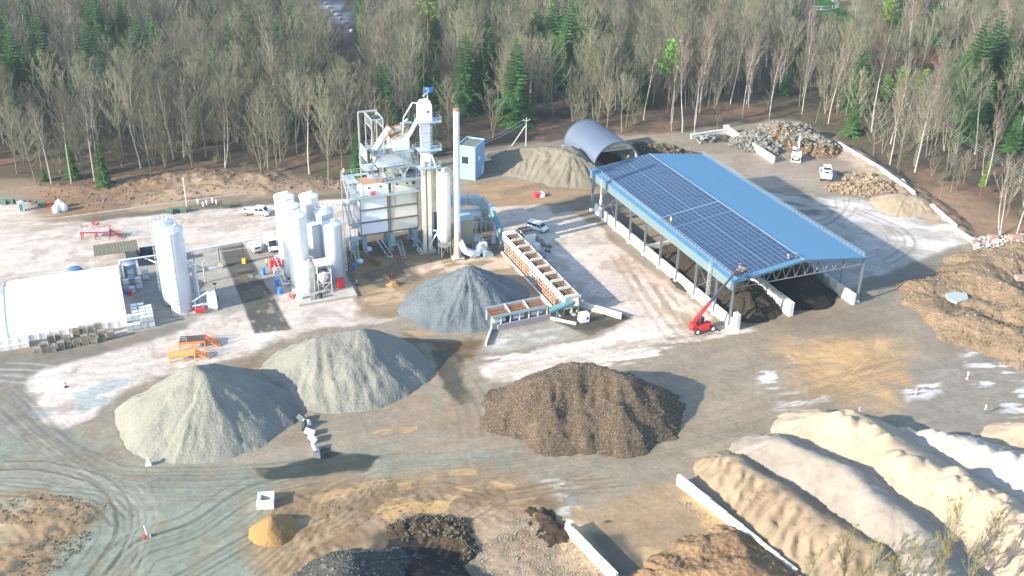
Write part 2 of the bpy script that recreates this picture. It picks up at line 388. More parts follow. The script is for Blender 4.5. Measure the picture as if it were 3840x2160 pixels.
# behind the tower, to the arched shelter
region([(1180, 460), (1300, 455), (1490, 470), (1480, 540), (1290, 540), (1250, 520), (1200, 500)], C(178, 148, 112), 1.5, 3)
region([(1190, 450), (1500, 440), (1490, 480), (1330, 500), (1240, 480)], C(150, 132, 104), 1, 3, .7, (3, A1, 4), dens=.5)
region([(1240, 520), (1420, 515), (1480, 560), (1500, 590), (1380, 620), (1260, 590)], C(222, 204, 186), .8, 1)
region([(1380, 505), (1490, 490), (1490, 530), (1400, 540)], C(132, 124, 106), 1, 2, .8, w=.3)
# pale apron between bins and shed
APR = [(1380, 560), (1500, 560), (1520, 590), (1640, 690), (1790, 800), (1760, 835), (1690, 850), (1640, 870), (1480, 900), (1240, 960), (1215, 925), (1420, 880), (1550, 830), (1590, 795), (1450, 760), (1290, 600)]
region(APR, C(230, 214, 198), .8, 1.6)
region([(1500, 590), (1790, 800), (1720, 830), (1560, 730)], C(226, 194, 160), 2, 3, .7, (3, A2, 3), dens=.5)
region([(1480, 610), (1560, 640), (1600, 760), (1500, 700)], C(196, 178, 152), 1.5, 3, .6, (1.5, A2, 3), dens=.4)
region([(1570, 690), (1660, 720), (1800, 830), (1760, 850), (1640, 770)], C(178, 160, 134), 1.5, 2, .8, (1.2, A2-.15, 6), dens=.5)
region([(1230, 900), (1790, 800), (1900, 830), (1700, 890), (1440, 960), (1240, 960)], C(240, 228, 214), 1.5, 1.5, .95, (1.6, .22, 6), dens=.5)
region([(1215, 870), (1240, 835), (1420, 800), (1480, 830), (1410, 862), (1230, 890)], C(176, 170, 156), .5, 1)
region([(1230, 880), (1260, 840), (1420, 820), (1460, 850)], C(214, 210, 200), 1, 1.5, .7, (1.6, .3, 2), dens=.4)
region([(1450, 780), (1560, 790), (1590, 800), (1480, 845), (1400, 810)], C(86, 78, 66), .4, .8, w=.3)
region([(1015, 845), (1100, 860), (1215, 850), (1195, 915), (1100, 880)], C(118, 96, 70), 1, 2)
region([(1080, 882), (1130, 880), (1170, 900), (1165, 960), (1200, 1010), (1170, 1025), (1120, 980), (1100, 940)], C(92, 88, 72), .5, 1.6, .95, w=.5)
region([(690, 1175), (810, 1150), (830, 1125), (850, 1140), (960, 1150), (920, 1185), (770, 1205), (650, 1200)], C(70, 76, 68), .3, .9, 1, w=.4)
# right part: wet mud, dry concrete behind the shed, sandy patch
region([(1740, 352), (1840, 330), (2090, 365), (2180, 430), (2250, 470), (2190, 492), (2080, 470), (1920, 475), (1800, 430)], C(168, 152, 130), 1.5, 2.5, w=.55)
region([(1880, 480), (2110, 495), (2240, 520), (2330, 560), (2445, 602), (2330, 645), (2235, 690), (2120, 745), (1980, 700)], C(196, 190, 180), 1, 2)
region([(2050, 490), (2260, 530), (2440, 605), (2300, 650), (2190, 600)], C(232, 222, 212), 1.5, 2, .9, (2.2, -.45, 5), dens=.58)
region([(1870, 470), (2080, 490), (2120, 540), (1960, 560)], C(130, 128, 118), 2, 3, .8, (2, -.4, 3), dens=.5)
region([(2130, 730), (2330, 650), (2420, 620), (2440, 640), (2260, 740), (2170, 790)], C(140, 134, 118), 1, 2, .9)
region([(1990, 870), (2160, 850), (2300, 880), (2280, 960), (2200, 1010), (2050, 1000), (1960, 930)], C(210, 172, 118), 6, 6, .95)
region([(2020, 900), (2160, 890), (2200, 960), (2100, 980)], C(220, 186, 130), 4, 5, .7, (2, .3, 4), dens=.6)
region([(1950, 780), (2240, 760), (2260, 850), (2100, 860), (1960, 850)], C(148, 134, 112), 3, 4, .8, w=.35)
region([(2280, 900), (2576, 880), (2650, 1100), (2400, 1100), (2250, 1020)], C(150, 142, 128), 3, 4, .9)
region([(1950, 1000), (2080, 985), (2090, 1010), (1960, 1050)], C(236, 230, 222), 1, 2, .9, (1.1, .2, 6), dens=.42)
region([(2270, 965), (2370, 960), (2380, 990), (2280, 1000)], C(236, 232, 226), 1, 2, .9, (1.0, .2, 5), dens=.5)
region([(1900, 930), (1990, 900), (1990, 990), (1910, 1000)], C(228, 222, 212), 1, 2, .9, (.9, .2, 5), dens=.3)
region([(2440, 880), (2576, 920), (2700, 1050), (2560, 1060), (2420, 940)], C(226, 222, 216), 1.5, 2, .9, (1.0, .1, 5), dens=.34)
region([(1700, 1140), (1850, 1090), (1980, 1085), (1860, 1130), (1880, 1160)], C(172, 158, 132), 2, 2)
region([(1860, 1105), (1985, 1075), (1960, 1110), (1880, 1130)], C(232, 228, 220), .6, 1.2, .9, (.8, .25, 6), dens=.55)
region([(1370, 1205), (1450, 1200), (1460, 1290), (1400, 1290)], C(232, 228, 220), 1, 1.5, .9, (.9, .1, 2.5), dens=.35)
region([(1430, 1190), (1450, 1230), (1455, 1300), (1436, 1300), (1435, 1240)], C(150, 156, 150), .4, .8, .9, w=.6)
# middle dirt road
region([(1180, 1010), (1240, 1140), (1310, 1180), (1900, 1090), (2000, 1000), (1800, 980), (1700, 1080), (1300, 1160)], C(164, 148, 126), 3, 4, .8)
region([(1000, 1170), (1310, 1165), (1700, 1130), (1700, 1210), (1500, 1240), (1310, 1200)], C(152, 142, 122), 2, 3, .8)
region([(860, 1020), (1180, 900), (1200, 1100), (900, 1130)], C(166, 146, 120), 4, 5, .8, (5, .5, 2), dens=.55)
# brown churned mud, puddles
region([(690, 1212), (1000, 1185), (1320, 1195), (1400, 1300), (1600, 1500), (700, 1500), (610, 1390)], C(166, 144, 112), 2, 3)
region([(700, 1215), (1330, 1195), (1420, 1320), (1300, 1449), (700, 1449)], C(142, 118, 86), 2, 3, .8, (1.6, .6, 3), dens=.45)
region([(1180, 1290), (1430, 1290), (1640, 1500), (1150, 1500)], C(190, 166, 134), 2, 3, .8, (3, .5, 2), dens=.5)
PUD = C(206, 170, 112)
for p in ([(1110, 1188), (1180, 1186), (1190, 1198), (1130, 1208)], [(1230, 1215), (1300, 1218), (1290, 1232), (1240, 1228)], [(1060, 1212), (1090, 1200), (1095, 1215), (1050, 1225)],
          [(940, 1290), (1000, 1258), (1060, 1262), (1150, 1245), (1100, 1280), (1020, 1290), (990, 1320)], [(780, 1250), (870, 1225), (900, 1232), (800, 1270)], [(1130, 1228), (1180, 1222), (1180, 1236), (1140, 1240)],
          [(880, 1215), (960, 1195), (970, 1210), (900, 1230)], [(1000, 1215), (1040, 1210), (1030, 1240), (1005, 1260)], [(1010, 1075), (1060, 1068), (1050, 1085), (1005, 1090)], [(930, 1090), (990, 1085), (960, 1100)],
          [(1440, 1265), (1440, 1265), (1500, 1300), (1440, 1300)]):
    region(p, PUD, .15, 1.6, 1, (1.2, .5, 3), dens=.8, w=.85, dz=-.04)
region([(1010, 838), (1070, 830), (1100, 838), (1050, 848)], C(196, 168, 112), .5, 1, .8, w=.7)
# bay lower right
region([(1435, 1300), (1700, 1190), (1740, 1240), (1950, 1400), (2050, 1500), (1540, 1500)], C(172, 148, 116), 1.5, 2)
region([(1480, 1340), (1560, 1340), (1640, 1449), (1560, 1449)], C(104, 96, 80), .6, 1, .9, w=.5)
region([(1610, 1380), (1660, 1385), (1710, 1420), (1700, 1500), (1640, 1500)], C(210, 180, 128), .3, .8, 1, w=.8)
region([(1700, 1260), (1760, 1250), (1960, 1400), (1900, 1420)], C(222, 180, 124), 1, 1.5, .9)
region([(1400, 1310), (1440, 1300), (1530, 1449), (1420, 1449)], C(222, 190, 148), 1, 2, .8)
# left lower churned island
region([(-60, 1240), (140, 1238), (270, 1270), (270, 1300), (200, 1340), (120, 1400), (100, 1500), (-60, 1500)], C(160, 134, 100), 1, 2)
region([(-60, 1240), (140, 1238), (275, 1270), (270, 1300), (230, 1330), (190, 1400), (100, 1449), (-60, 1500)], C(108, 106, 88), 1, 3, .9, (1.2, .5, 2), dens=.38)
region([(940, 1345), (1000, 1325), (1150, 1345), (1195, 1460), (1200, 1500), (900, 1500)], C(48, 46, 44), .5, 1.5)  # dark millings, with the mound's deep shade painted into the ground colour
region([(1050, 1290), (1150, 1300), (1175, 1350), (1150, 1370), (1000, 1340)], C(120, 104, 80), .6, 2, .9)
region([(1190, 1400), (1240, 1449), (1260, 1500), (1180, 1500)], C(112, 112, 100), .8, 1.5)
region([(-60, 1260), (60, 1250), (90, 1275), (0, 1295)], C(170, 160, 130), .5, 1, .9, w=.6)
region([(-60, 1330), (50, 1320), (80, 1340), (0, 1370)], C(176, 156, 120), .5, 1.5, .8, w=.5)
# forest floor, clearings, track through the wood
f = forest_in(GX+wx*5, GY+wy*5)
fm = sstep(-1, 2.5, f)
put(C(92, 80, 64), fm); put(C(128, 98, 78), fm*sstep(.52, .62, nz1)*.7); put(C(82, 84, 56), fm*sstep(.52, .62, nz3)*.5)
region([(1590, 330), (1750, 300), (1900, 290), (2100, 345), (2000, 300), (1800, 270), (1600, 300)], C(136, 112, 88), 3, 4, .8)
region([(2040, 20), (2190, 60), (2190, 110), (2050, 80)], C(72, 140, 52), 2, 2); region([(2060, -30), (2400, 20), (2300, 130), (2180, 90), (2080, 30)], C(176, 146, 112), 4, 5, .9)
region([(2150, 110), (2420, 160), (2440, 260), (2350, 300), (2200, 200)], C(168, 112, 84), 6, 6, .8)
region([(2220, 480), (2400, 560), (2500, 620), (2576, 600), (2576, 560), (2350, 470)], C(150, 124, 98), 3, 4, .8)
region([(740, -60), (800, -30), (884, 80), (884, 104), (862, 100), (800, 45)], C(150, 160, 170), 1.2, 1, 1, w=.2)
BANK = sstep(.15, .8, GZ)*(forest_in(GX, GY) < 12)
# wheel marks
DKT = C(104, 104, 92); LTT = C(178, 172, 154)
for k, (pts, c, n, j, dp) in enumerate([
    ([(0, 985), (60, 1040), (130, 1120), (230, 1170), (330, 1200), (640, 1195), (900, 1165)], DKT, 4, 2.5, .04),
    ([(-20, 1120), (200, 1170), (420, 1210), (700, 1200), (1000, 1170), (1320, 1150), (1700, 1090), (2000, 1000), (2300, 920)], C(140, 130, 110), 6, 3.5, .02),
    ([(300, 1449), (360, 1380), (500, 1330), (640, 1240), (800, 1200)], DKT, 6, 3.0, .07), ([(430, 1449), (520, 1400), (640, 1330), (700, 1270)], DKT, 4, 2.5, .07),
    ([(220, 1449), (290, 1350), (290, 1270), (230, 1210), (100, 1180), (0, 1180)], DKT, 4, 1.6, .07), ([(310, 1220), (350, 1300), (300, 1449)], LTT, 2, 1.5, .05),
    ([(0, 1020), (90, 1100), (230, 1200), (330, 1260), (360, 1330)], LTT, 3, 2, .04), ([(-20, 1210), (120, 1225), (260, 1240), (330, 1300)], DKT, 3, 2, .05),
    ([(650, 1449), (760, 1370), (900, 1290), (960, 1210)], C(120, 98, 72), 3, 2, .08), ([(720, 1449), (800, 1340), (830, 1250), (960, 1200)], C(200, 174, 136), 2, 1.5, .07),
    ([(960, 1250), (1100, 1230), (1250, 1250), (1400, 1230), (1500, 1200)], C(128, 108, 80), 4, 2, .05), ([(1060, 1449), (1120, 1340), (1300, 1240), (1560, 1210)], C(138, 116, 88), 3, 2, .05),
    ([(1240, 940), (1500, 890), (1700, 850), (1880, 800)], C(176, 162, 140), 4, 2, 0), ([(1560, 640), (1640, 760), (1720, 850), (1900, 900), (2100, 900)], C(160, 142, 116), 3, 2, 0),
    ([(1950, 540), (2060, 560), (2110, 530), (2110, 500)], DKT, 1, .2, 0), ([(1970, 550), (2080, 572), (2140, 530), (2150, 500)], DKT, 1, .2, 0),
    ([(2140, 530), (2230, 580), (2240, 620), (2160, 650)], C(150, 142, 130), 1, .2, 0), ([(2140, 525), (2260, 575), (2290, 620), (2230, 660)], C(140, 134, 124), 2, .6, 0),
    ([(1990, 880), (2090, 940), (2230, 900), (2300, 830)], C(176, 146, 104), 3, 3, 0), ([(2000, 1050), (2130, 960), (2200, 900)], C(150, 130, 100), 3, 2, .02),
    ([(860, 640), (700, 600), (400, 640), (0, 690)], C(196, 184, 168), 4, 3, 0), ([(0, 560), (300, 590), (600, 560), (860, 520)], C(206, 190, 172), 4, 3, 0),
    ([(640, 850), (500, 880), (300, 940), (0, 930)], C(208, 200, 190), 4, 2.5, 0), ([(1000, 840), (1080, 880), (1180, 1000), (1200, 1100)], C(128, 116, 94), 4, 2, .03),
    ([(1720, 370), (1900, 440), (2060, 450), (2150, 440)], C(190, 178, 160), 3, 2, 0)]):
    track(pts, c, n=n, jit=j, depth=dp, seed=k, gap=2.1)
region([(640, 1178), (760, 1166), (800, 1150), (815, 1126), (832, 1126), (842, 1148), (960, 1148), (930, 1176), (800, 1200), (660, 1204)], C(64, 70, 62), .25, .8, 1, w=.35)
region([(1085, 884), (1130, 880), (1160, 905), (1150, 950), (1190, 1005), (1172, 1022), (1120, 975), (1100, 940)], C(88, 84, 70), .3, 1.2, .95, w=.4)
yd = 1-fm
nz4 = fbm(GX, GY, 1.1, 3, 55)
v = (.74+.3*nz1+.22*nz2)*(1-.0*fm) * (1+.25*(nz4-.5))
ang = fbm((GX*math.cos(A1)+GY*math.sin(A1))/7, -GX*math.sin(A1)+GY*math.cos(A1), 1.6, 4, 77)
v = v*(1+.30*(ang-.5)*yd)
col *= v[:, None]
st = sstep(.60, .67, fbm(GX, GY, 3.5, 5, 91))*yd*.35; col = col*(1-st[:, None])+np.array(C(150, 132, 106))*st[:, None]
near = (GX > -100) & (GX < 118) & (GY < 300)
GZ = GZ + np.where(near, (1-sstep(150, 230, GY)*.75)*(nz2-.5)*.10 + (nz4-.5)*.05*(1-wet), 0)
MUDDY = sstep(0, 3, sdist(GX, GY, xy([(-60, 1240), (140, 1238), (275, 1270), (270, 1300), (230, 1330), (190, 1400), (100, 1449), (-60, 1500)]))) + sstep(0, 3, sdist(GX, GY, xy([(700, 1225), (1330, 1210), (1420, 1320), (1500, 1500), (650, 1500)])))*.7
GZ = GZ + MUDDY*(1-wet)*.42*(fbm(GX*1.2+GY*.5, GY, 1.1, 4, 66)-.45)
# loading pit under the tower
nxg, nyg = len(gx), len(gy)
me = bpy.data.meshes.new('ground')
me.vertices.add(GX.size); me.vertices.foreach_set('co', np.stack([GX, GY, GZ], 1).astype(np.float32).ravel())
I = (np.arange(nyg-1)[:, None]*nxg+np.arange(nxg-1)[None, :]).ravel()
q = np.stack([I, I+1, I+1+nxg, I+nxg], 1).ravel()
me.loops.add(q.size); me.loops.foreach_set('vertex_index', q)
me.polygons.add(I.size); me.polygons.foreach_set('loop_start', np.arange(0, q.size, 4)); me.polygons.foreach_set('loop_total', np.full(I.size, 4)); me.polygons.foreach_set('use_smooth', np.ones(I.size, bool))
me.update(); me.validate()
ca = me.color_attributes.new('Col', 'FLOAT_COLOR', 'POINT'); ca.data.foreach_set('color', np.concatenate([col, wet[:, None]], 1).astype(np.float32).ravel())
gm, n, l, b = nodes('ground_material')
at_ = n.new('ShaderNodeAttribute'); at_.attribute_name = 'Col'; g = n.new('ShaderNodeNewGeometry')
a = n.new('ShaderNodeTexNoise'); a.inputs['Scale'].default_value = 1.3; a.inputs['Detail'].default_value = 8; a.inputs['Roughness'].default_value = .72; l.new(g.outputs['Position'], a.inputs[0])
r = n.new('ShaderNodeMapRange'); r.inputs[1].default_value = .3; r.inputs[2].default_value = .7; r.inputs[3].default_value = .80; r.inputs[4].default_value = 1.2; l.new(a.outputs[0], r.inputs[0])
hs = n.new('ShaderNodeHueSaturation'); l.new(at_.outputs['Color'], hs.inputs['Color']); l.new(r.outputs[0], hs.inputs['Value'])
v_ = n.new('ShaderNodeTexVoronoi'); v_.inputs['Scale'].default_value = 1.6; l.new(g.outputs['Position'], v_.inputs[0])
sp_ = n.new('ShaderNodeMapRange'); sp_.inputs[1].default_value = .10; sp_.inputs[2].default_value = .04; sp_.inputs[3].default_value = 0; sp_.inputs[4].default_value = .5; l.new(v_.outputs['Distance'], sp_.inputs[0])
mm = n.new('ShaderNodeMixRGB'); mm.blend_type = 'MULTIPLY'; mm.inputs[2].default_value = (.45, .42, .38, 1); l.new(sp_.outputs[0], mm.inputs[0]); l.new(hs.outputs[0], mm.inputs[1])
l.new(mm.outputs[0], b.inputs['Base Color'])
wr = n.new('ShaderNodeMapRange'); wr.inputs[3].default_value = .95; wr.inputs[4].default_value = .12; l.new(at_.outputs['Alpha'], wr.inputs[0]); l.new(wr.outputs[0], b.inputs['Roughness'])
b.inputs['Specular IOR Level'].default_value = .3
bp = n.new('ShaderNodeBump'); l.new(a.outputs[0], bp.inputs['Height']); bd = n.new('ShaderNodeMapRange'); bd.inputs[3].default_value = .10; bd.inputs[4].default_value = .01; l.new(at_.outputs['Alpha'], bd.inputs[0]); l.new(bd.outputs[0], bp.inputs['Distance'])
l.new(bp.outputs[0], b.inputs['Normal'])
me.materials.append(gm)
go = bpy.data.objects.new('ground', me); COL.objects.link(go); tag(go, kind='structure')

# ------------------------------------------------------------------ heaps of bulk material
def heap(name, label, peaks, m, cat='gravel pile', group=None, res=.36, slope=.66, gully=.5, lump=.25, lsc=2.5, base=None, soft=1.2, kind=None, seed=0, wob=2.5, flat=None, terr=0.0, ripple=None, humps=None):
    """peaks: list of ridge lines [(x,y,h),...]; the surface falls off at the slope of repose from each"""
    pts = np.array([p[:2] for r_ in peaks for p in r_]); hm = max(p[2] for r_ in peaks for p in r_)
    pad = hm/slope*1.25+2
    x = np.arange(pts[:, 0].min()-pad, pts[:, 0].max()+pad, res); y = np.arange(pts[:, 1].min()-pad, pts[:, 1].max()+pad, res)
    X, Y = np.meshgrid(x, y)
    WX = X+(fbm(X, Y, 7, 4, seed+1)-.5)*wob; WY = Y+(fbm(X, Y, 7, 4, seed+2)-.5)*wob
    H = np.full(X.shape, -50.)
    for line in peaks:
        if len(line) == 1: line = [line[0], (line[0][0]+.01, line[0][1], line[0][2])]
        for (x0, y0, h0), (x1, y1, h1) in zip(line[:-1], line[1:]):
            ex, ey = x1-x0, y1-y0; t = np.clip(((WX-x0)*ex+(WY-y0)*ey)/(ex*ex+ey*ey+1e-9), 0, 1)
            dx = WX-x0-t*ex; dy = WY-y0-t*ey; d = np.hypot(dx, dy); hh = h0+(h1-h0)*t
            an = np.arctan2(dy, dx)+t*3
            g_ = (fbm(np.cos(an)*9+t*6, np.sin(an)*9+line[0][0], 2.2, 3, seed+4)-.5)*gully*2
            g2 = (1-np.abs(2*vnoise(np.cos(an)*14+9, np.sin(an)*14+d*.06+3, seed+8)-1))**2-.33; g3 = (1-np.abs(2*vnoise(np.cos(an)*30+9, np.sin(an)*30+d*.10+3, seed+18)-1))**2-.33
            g_ = g_ + gully*(.75*g2+.35*g3)
            Hn = hh-slope*(np.sqrt(d*d+soft*soft)-soft)*(1+.10*(fbm(X, Y, 10, 2, seed+7)-.5)) + g_*np.clip(d/3, 0, 1.2)*np.clip((hh-slope*d)/2+.6, 0, 1)
            k = .5; m_ = np.maximum(H, Hn); H = m_+k*np.log(np.exp((H-m_)/k)+np.exp((Hn-m_)/k))*.6
    if ripple:                                                  # loads tipped side by side leave cross ribs
        (ax, ay, _), (bx, by, _) = peaks[0][0], peaks[0][-1]; L_ = math.hypot(bx-ax, by-ay); ux, uy = (bx-ax)/L_, (by-ay)/L_
        s_ = (X-ax)*ux+(Y-ay)*uy; w_ = -(X-ax)*uy+(Y-ay)*ux
        ph = (s_+w_*.35+(fbm(X, Y, 5, 3, seed+11)-.5)*5)/ripple[1]; tri = np.abs((ph % 1)-.5)*2
        mid = np.array(peaks[0]); wc = np.interp(s_, [(m_[0]-ax)*ux+(m_[1]-ay)*uy for m_ in mid], [-(m_[0]-ax)*uy+(m_[1]-ay)*ux for m_ in mid]); fl = sstep(.3, 2.0, np.abs(w_-wc))*sstep(1.5, -2.5, w_-wc)
        H = H+ripple[0]*(tri**.7-.5)*np.clip(H/2.0, 0, 1)*fl*(.5+1.0*fbm(X, Y, 3, 2, seed+12))
    if humps:
        r_ = random.Random(seed); pl_ = peaks[0]
        for k in range(humps[0]*2):
            i = r_.randrange(len(pl_)-1); t = r_.random(); p = [pl_[i][j]*(1-t)+pl_[i+1][j]*t for j in range(3)]
            ox, oy = r_.uniform(-2.2, 1.0), r_.uniform(-1.5, 1.5); d = np.hypot(X-p[0]-ox, (Y-p[1]-oy)*1.2); H = np.maximum(H, np.where(d < 2.2, p[2]-.5+humps[1]*r_.uniform(.6, 1.2)-.62*d, -50))
    if flat: H = np.minimum(H, flat+(fbm(X, Y, 4, 3, seed+9)-.5)*1.2)
    H = H + (fbm(X, Y, lsc, 4, seed+5)-.5)*lump*np.clip(H+1, 0, 1.5) + (fbm(X, Y, .9, 2, seed+6)-.5)*.16 + np.abs(fbm(X, Y, 3.2, 3, seed+16)-.5)*np.clip(H, 0, 1.5)*-.5*min(1, gully*1.6)
    G0 = hz(X.ravel(), Y.ravel()).reshape(X.shape) if terr else 0
    H = np.where(H < .15, H*.8-.06, H)
    keep = H > -.35
    ny, nx = X.shape
    q = keep[:-1, :-1] & keep[1:, :-1] & keep[:-1, 1:] & keep[1:, 1:]
    jj, ii = np.where(q); base_i = jj*nx+ii
    F = np.stack([base_i, base_i+1, base_i+1+nx, base_i+nx], 1)
    used = np.unique(F); mp = np.zeros(nx*ny, int); mp[used] = np.arange(len(used)); F = mp[F]
    Vv = np.stack([X.ravel()[used], Y.ravel()[used], (np.maximum(H, -.35)+G0).ravel()[used]], 1)
    me = bpy.data.meshes.new(name); me.vertices.add(len(Vv)); me.vertices.foreach_set('co', Vv.astype(np.float32).ravel())
    me.loops.add(F.size); me.loops.foreach_set('vertex_index', F.ravel()); me.polygons.add(len(F))
    me.polygons.foreach_set('loop_start', np.arange(0, F.size, 4)); me.polygons.foreach_set('loop_total', np.full(len(F), 4)); me.polygons.foreach_set('use_smooth', np.ones(len(F), bool)); me.update()
    me.materials.append(m)
    o = bpy.data.objects.new(name, me); COL.objects.link(o); tag(o, label, cat, group, kind)
    return o
def pk(x, y, h): p = at(x, y, h); return (p.x, p.y, h)
GG = heapmat('pale_grit', C(196, 194, 178), C(178, 178, 164), vsc=2.2, bump=.08, fine=.16)
GB = heapmat('blue_grit', C(158, 168, 172), C(140, 150, 156), vsc=2.4, bump=.10, fine=.2)
BR = heapmat('brown_gravel', C(140, 118, 92), C(112, 96, 76), spot=C(172, 158, 138), spot_amt=.22, vsc=7.0, bump=.12, nsc=.2, fine=.3)
SA1 = heapmat('tan_sand', C(218, 196, 162), C(190, 168, 136), vsc=1.5, bump=.05, fine=.08)
SA2 = heapmat('cream_sand', C(252, 228, 194, 1.0), C(232, 210, 180), vsc=1.5, bump=.05, fine=.08)
SA3 = heapmat('grey_sand', C(224, 212, 194, 1.05), C(208, 196, 176), vsc=1.5, bump=.05, fine=.08)
SA4 = heapmat('white_sand', C(250, 240, 226, 1.05), C(236, 220, 198), vsc=1.5, bump=.05, fine=.08)
DKG = heapmat('dark_gravel', C(104, 104, 94), C(90, 92, 84), spot=C(150, 150, 145), spot_amt=.06, vsc=3.0, bump=.12, fine=.25)
BLK = heapmat('asphalt_millings', C(98, 88, 72), C(78, 72, 60), vsc=2, bump=.15, fine=.3)
BLK2 = heapmat('black_millings', C(58, 54, 48), C(44, 42, 38), vsc=2, bump=.15, fine=.3)
YS = heapmat('yellow_sand', C(222, 178, 112), C(206, 166, 108), vsc=2, bump=.08, fine=.15)
EAR = heapmat('clay_earth', C(222, 184, 136), C(182, 148, 108), vsc=1.3, bump=.25, nsc=.16, fine=.3)
DEAR = heapmat('dark_earth', C(110, 92, 70), C(84, 72, 56), vsc=1.3, bump=.25, nsc=.2, fine=.35)
RUB = heapmat('broken_rock', C(140, 136, 122), C(112, 108, 96), vsc=1.2, bump=.3, nsc=.2, fine=.35)
heap('gravel_pile', 'large pale grey grit cone in the left foreground, behind a small white road sign block', [[(-50.4, 146.3, 9.2), (-49.6, 145.6, 8.9)], [(-46, 147.5, 6.4), (-40.5, 146.2, 3.4)], [(-44, 152, 3.6), (-39, 150.5, 2.6)], [(-53, 150.5, 6.4)]], GG, seed=3, gully=.26, slope=.71, wob=3.2, soft=.7)
heap('gravel_pile', 'pale grit ridge beside the big cone, its foot reaching the broken barrier blocks', [[(-33, 159.0, 7.8), (-26.6, 160.8, 8.0), (-24, 163.6, 5.4)], [(-35, 156, 5.5)]], GG, seed=13, gully=.30, slope=.70, wob=3.6, soft=.8)
heap('gravel_pile', 'blue-grey crushed stone cone in front of the feed bins', [[(-8.2, 187.0, 7.6)], [(-13.5, 186.5, 4.8)], [(-11.8, 181.2, 3.8)], [(-16.2, 184.5, 3.0)]], GB, seed=23, gully=.45, slope=.68)
heap('gravel_pile', 'brown coarse gravel hill with steep face in the middle of the yard', [[(5.0, 149, 7.2), (12, 150.6, 8.0), (18.5, 149.5, 7.4)], [(.5, 146, 3.8)], [(22.5, 149, 5.4)], [(7, 143.5, 4.6)], [(17, 143.5, 5.4)], [(12, 142.5, 3.8)]], BR, seed=35, slope=.80, gully=.4, lump=.6, soft=.9, flat=7.6, wob=4.5)
heap('gravel_pile', 'dark grey crushed stone mound cut by the bottom edge of the photo', [[(-17.5, 107.5, 4.2), (-19.5, 104, 6.5), (-20, 98, 7.5)]], DKG, seed=43, slope=.66, gully=.35, lump=.4, wob=3.5)
heap('sand_pile', 'small golden sand cone beside the square of white concrete blocks', [[pk(692, 1298, 2.4)]], YS, cat='sand pile', seed=53, res=.25, slope=.75, gully=.25, soft=.5, lump=.15)
heap('sand_pile', 'tan rippled sand bank along the white block wall at the lower right', [[pk(1850, 1155, 3.2), pk(2000, 1250, 4.2), pk(2210, 1400, 4.2), pk(2300, 1500, 3.5)]], SA1, cat='sand pile', seed=63, slope=.6, gully=.3, lump=.5, lsc=3.5, wob=2, ripple=(1.5, 2.3))
heap('sand_pile', 'smooth grey-beige sand ridge, second from the white block wall', [[pk(1960, 1108, 4.2), pk(2130, 1180, 5.4), pk(2260, 1290, 5.6), pk(2330, 1350, 5)], [pk(2330, 1380, 5), pk(2440, 1500, 5)]], SA3, cat='sand pile', seed=73, slope=.62, gully=.3, lump=.25, wob=1.5)
heap('sand_pile', 'cream sand ridge with dumped loads along its crest, third from the white block wall', [[pk(2075, 1040, 4.2), pk(2180, 1060, 5.8), pk(2340, 1165, 6.2), pk(2480, 1240, 6.2), pk(2640, 1340, 6)]], SA2, cat='sand pile', seed=83, slope=.62, gully=.3, lump=.3, lsc=2.6, wob=1.5, humps=(16, 1.5))
heap('sand_pile', 'white sand ridge at the right edge, a walker standing behind it', [[pk(2300, 1100, 2.6), pk(2440, 1112, 4.8), pk(2600, 1160, 5.4), pk(2760, 1230, 5.4)]], SA4, cat='sand pile', seed=93, slope=.62, gully=.3, lump=.3, lsc=2.6, wob=1.5, humps=(9, 1.3))
heap('sand_pile', 'cream sand heap corner at the far right edge beyond the white ridge', [[pk(2600, 1075, 3.4), pk(2760, 1090, 4.5)]], SA2, cat='sand pile', seed=97, slope=.62, gully=.35, lump=.35)
heap('sand_pile', 'orange-brown damp sand mound inside the walled bay at the bottom', [[pk(1770, 1370, 2.0), pk(1850, 1355, 2.4)], [pk(1700, 1440, 2.2), pk(1880, 1430, 3.2), pk(1960, 1480, 3)]], EAR, cat='sand pile', seed=103, res=.3, slope=.5, gully=.5, lump=.7, lsc=2)
heap('sand_pile', 'broad greenish-beige sand pile between the blue cabin and the arched shelter', [[(-2, 264, 3.8), (3, 264, 5.0), (9, 262.0, 5.6), (14.2, 258.5, 5.6)], [(14, 262, 6.0), (16, 258, 5)], [(-2, 264, 3.8), (-6, 262, 2.0)]], heapmat('olive_sand', C(186, 176, 152), C(168, 162, 140), vsc=1.4, bump=.06, fine=.1), cat='sand pile', seed=113, slope=.62, gully=.5, lump=.6, lsc=4)
heap('dirt_pile', 'dark earth heap behind the arched shelter, next to the blue roof', [[pk(1610, 360, 3.4), pk(1690, 370, 3.6), pk(1740, 385, 2.4)]], DEAR, cat='earth pile', seed=123, slope=.7, gully=.6, lump=1.1, lsc=1.6)
heap('rubble_pile', 'round pile of grey broken concrete inside the white divider wall', [[pk(1898, 332, 3.6), pk(1920, 338, 3.2)], [pk(1938, 372, 1.2)]], RUB, cat='rubble pile', seed=133, slope=.62, gully=.5, lump=1.0, lsc=1.2)
heap('rubble_pile', 'tall rubble ridge with slabs behind the excavator', [[pk(1960, 305, 5.8), pk(2010, 312, 5.0)], [pk(1995, 330, 3.6), pk(2060, 345, 3.8), pk(2090, 360, 2.6)]], heapmat('rubble_earth', C(168, 138, 104), C(132, 122, 104), vsc=1.2, bump=.3, nsc=.15, fine=.35), cat='rubble pile', seed=143, slope=.8, gully=.6, lump=1.3, lsc=1.4)
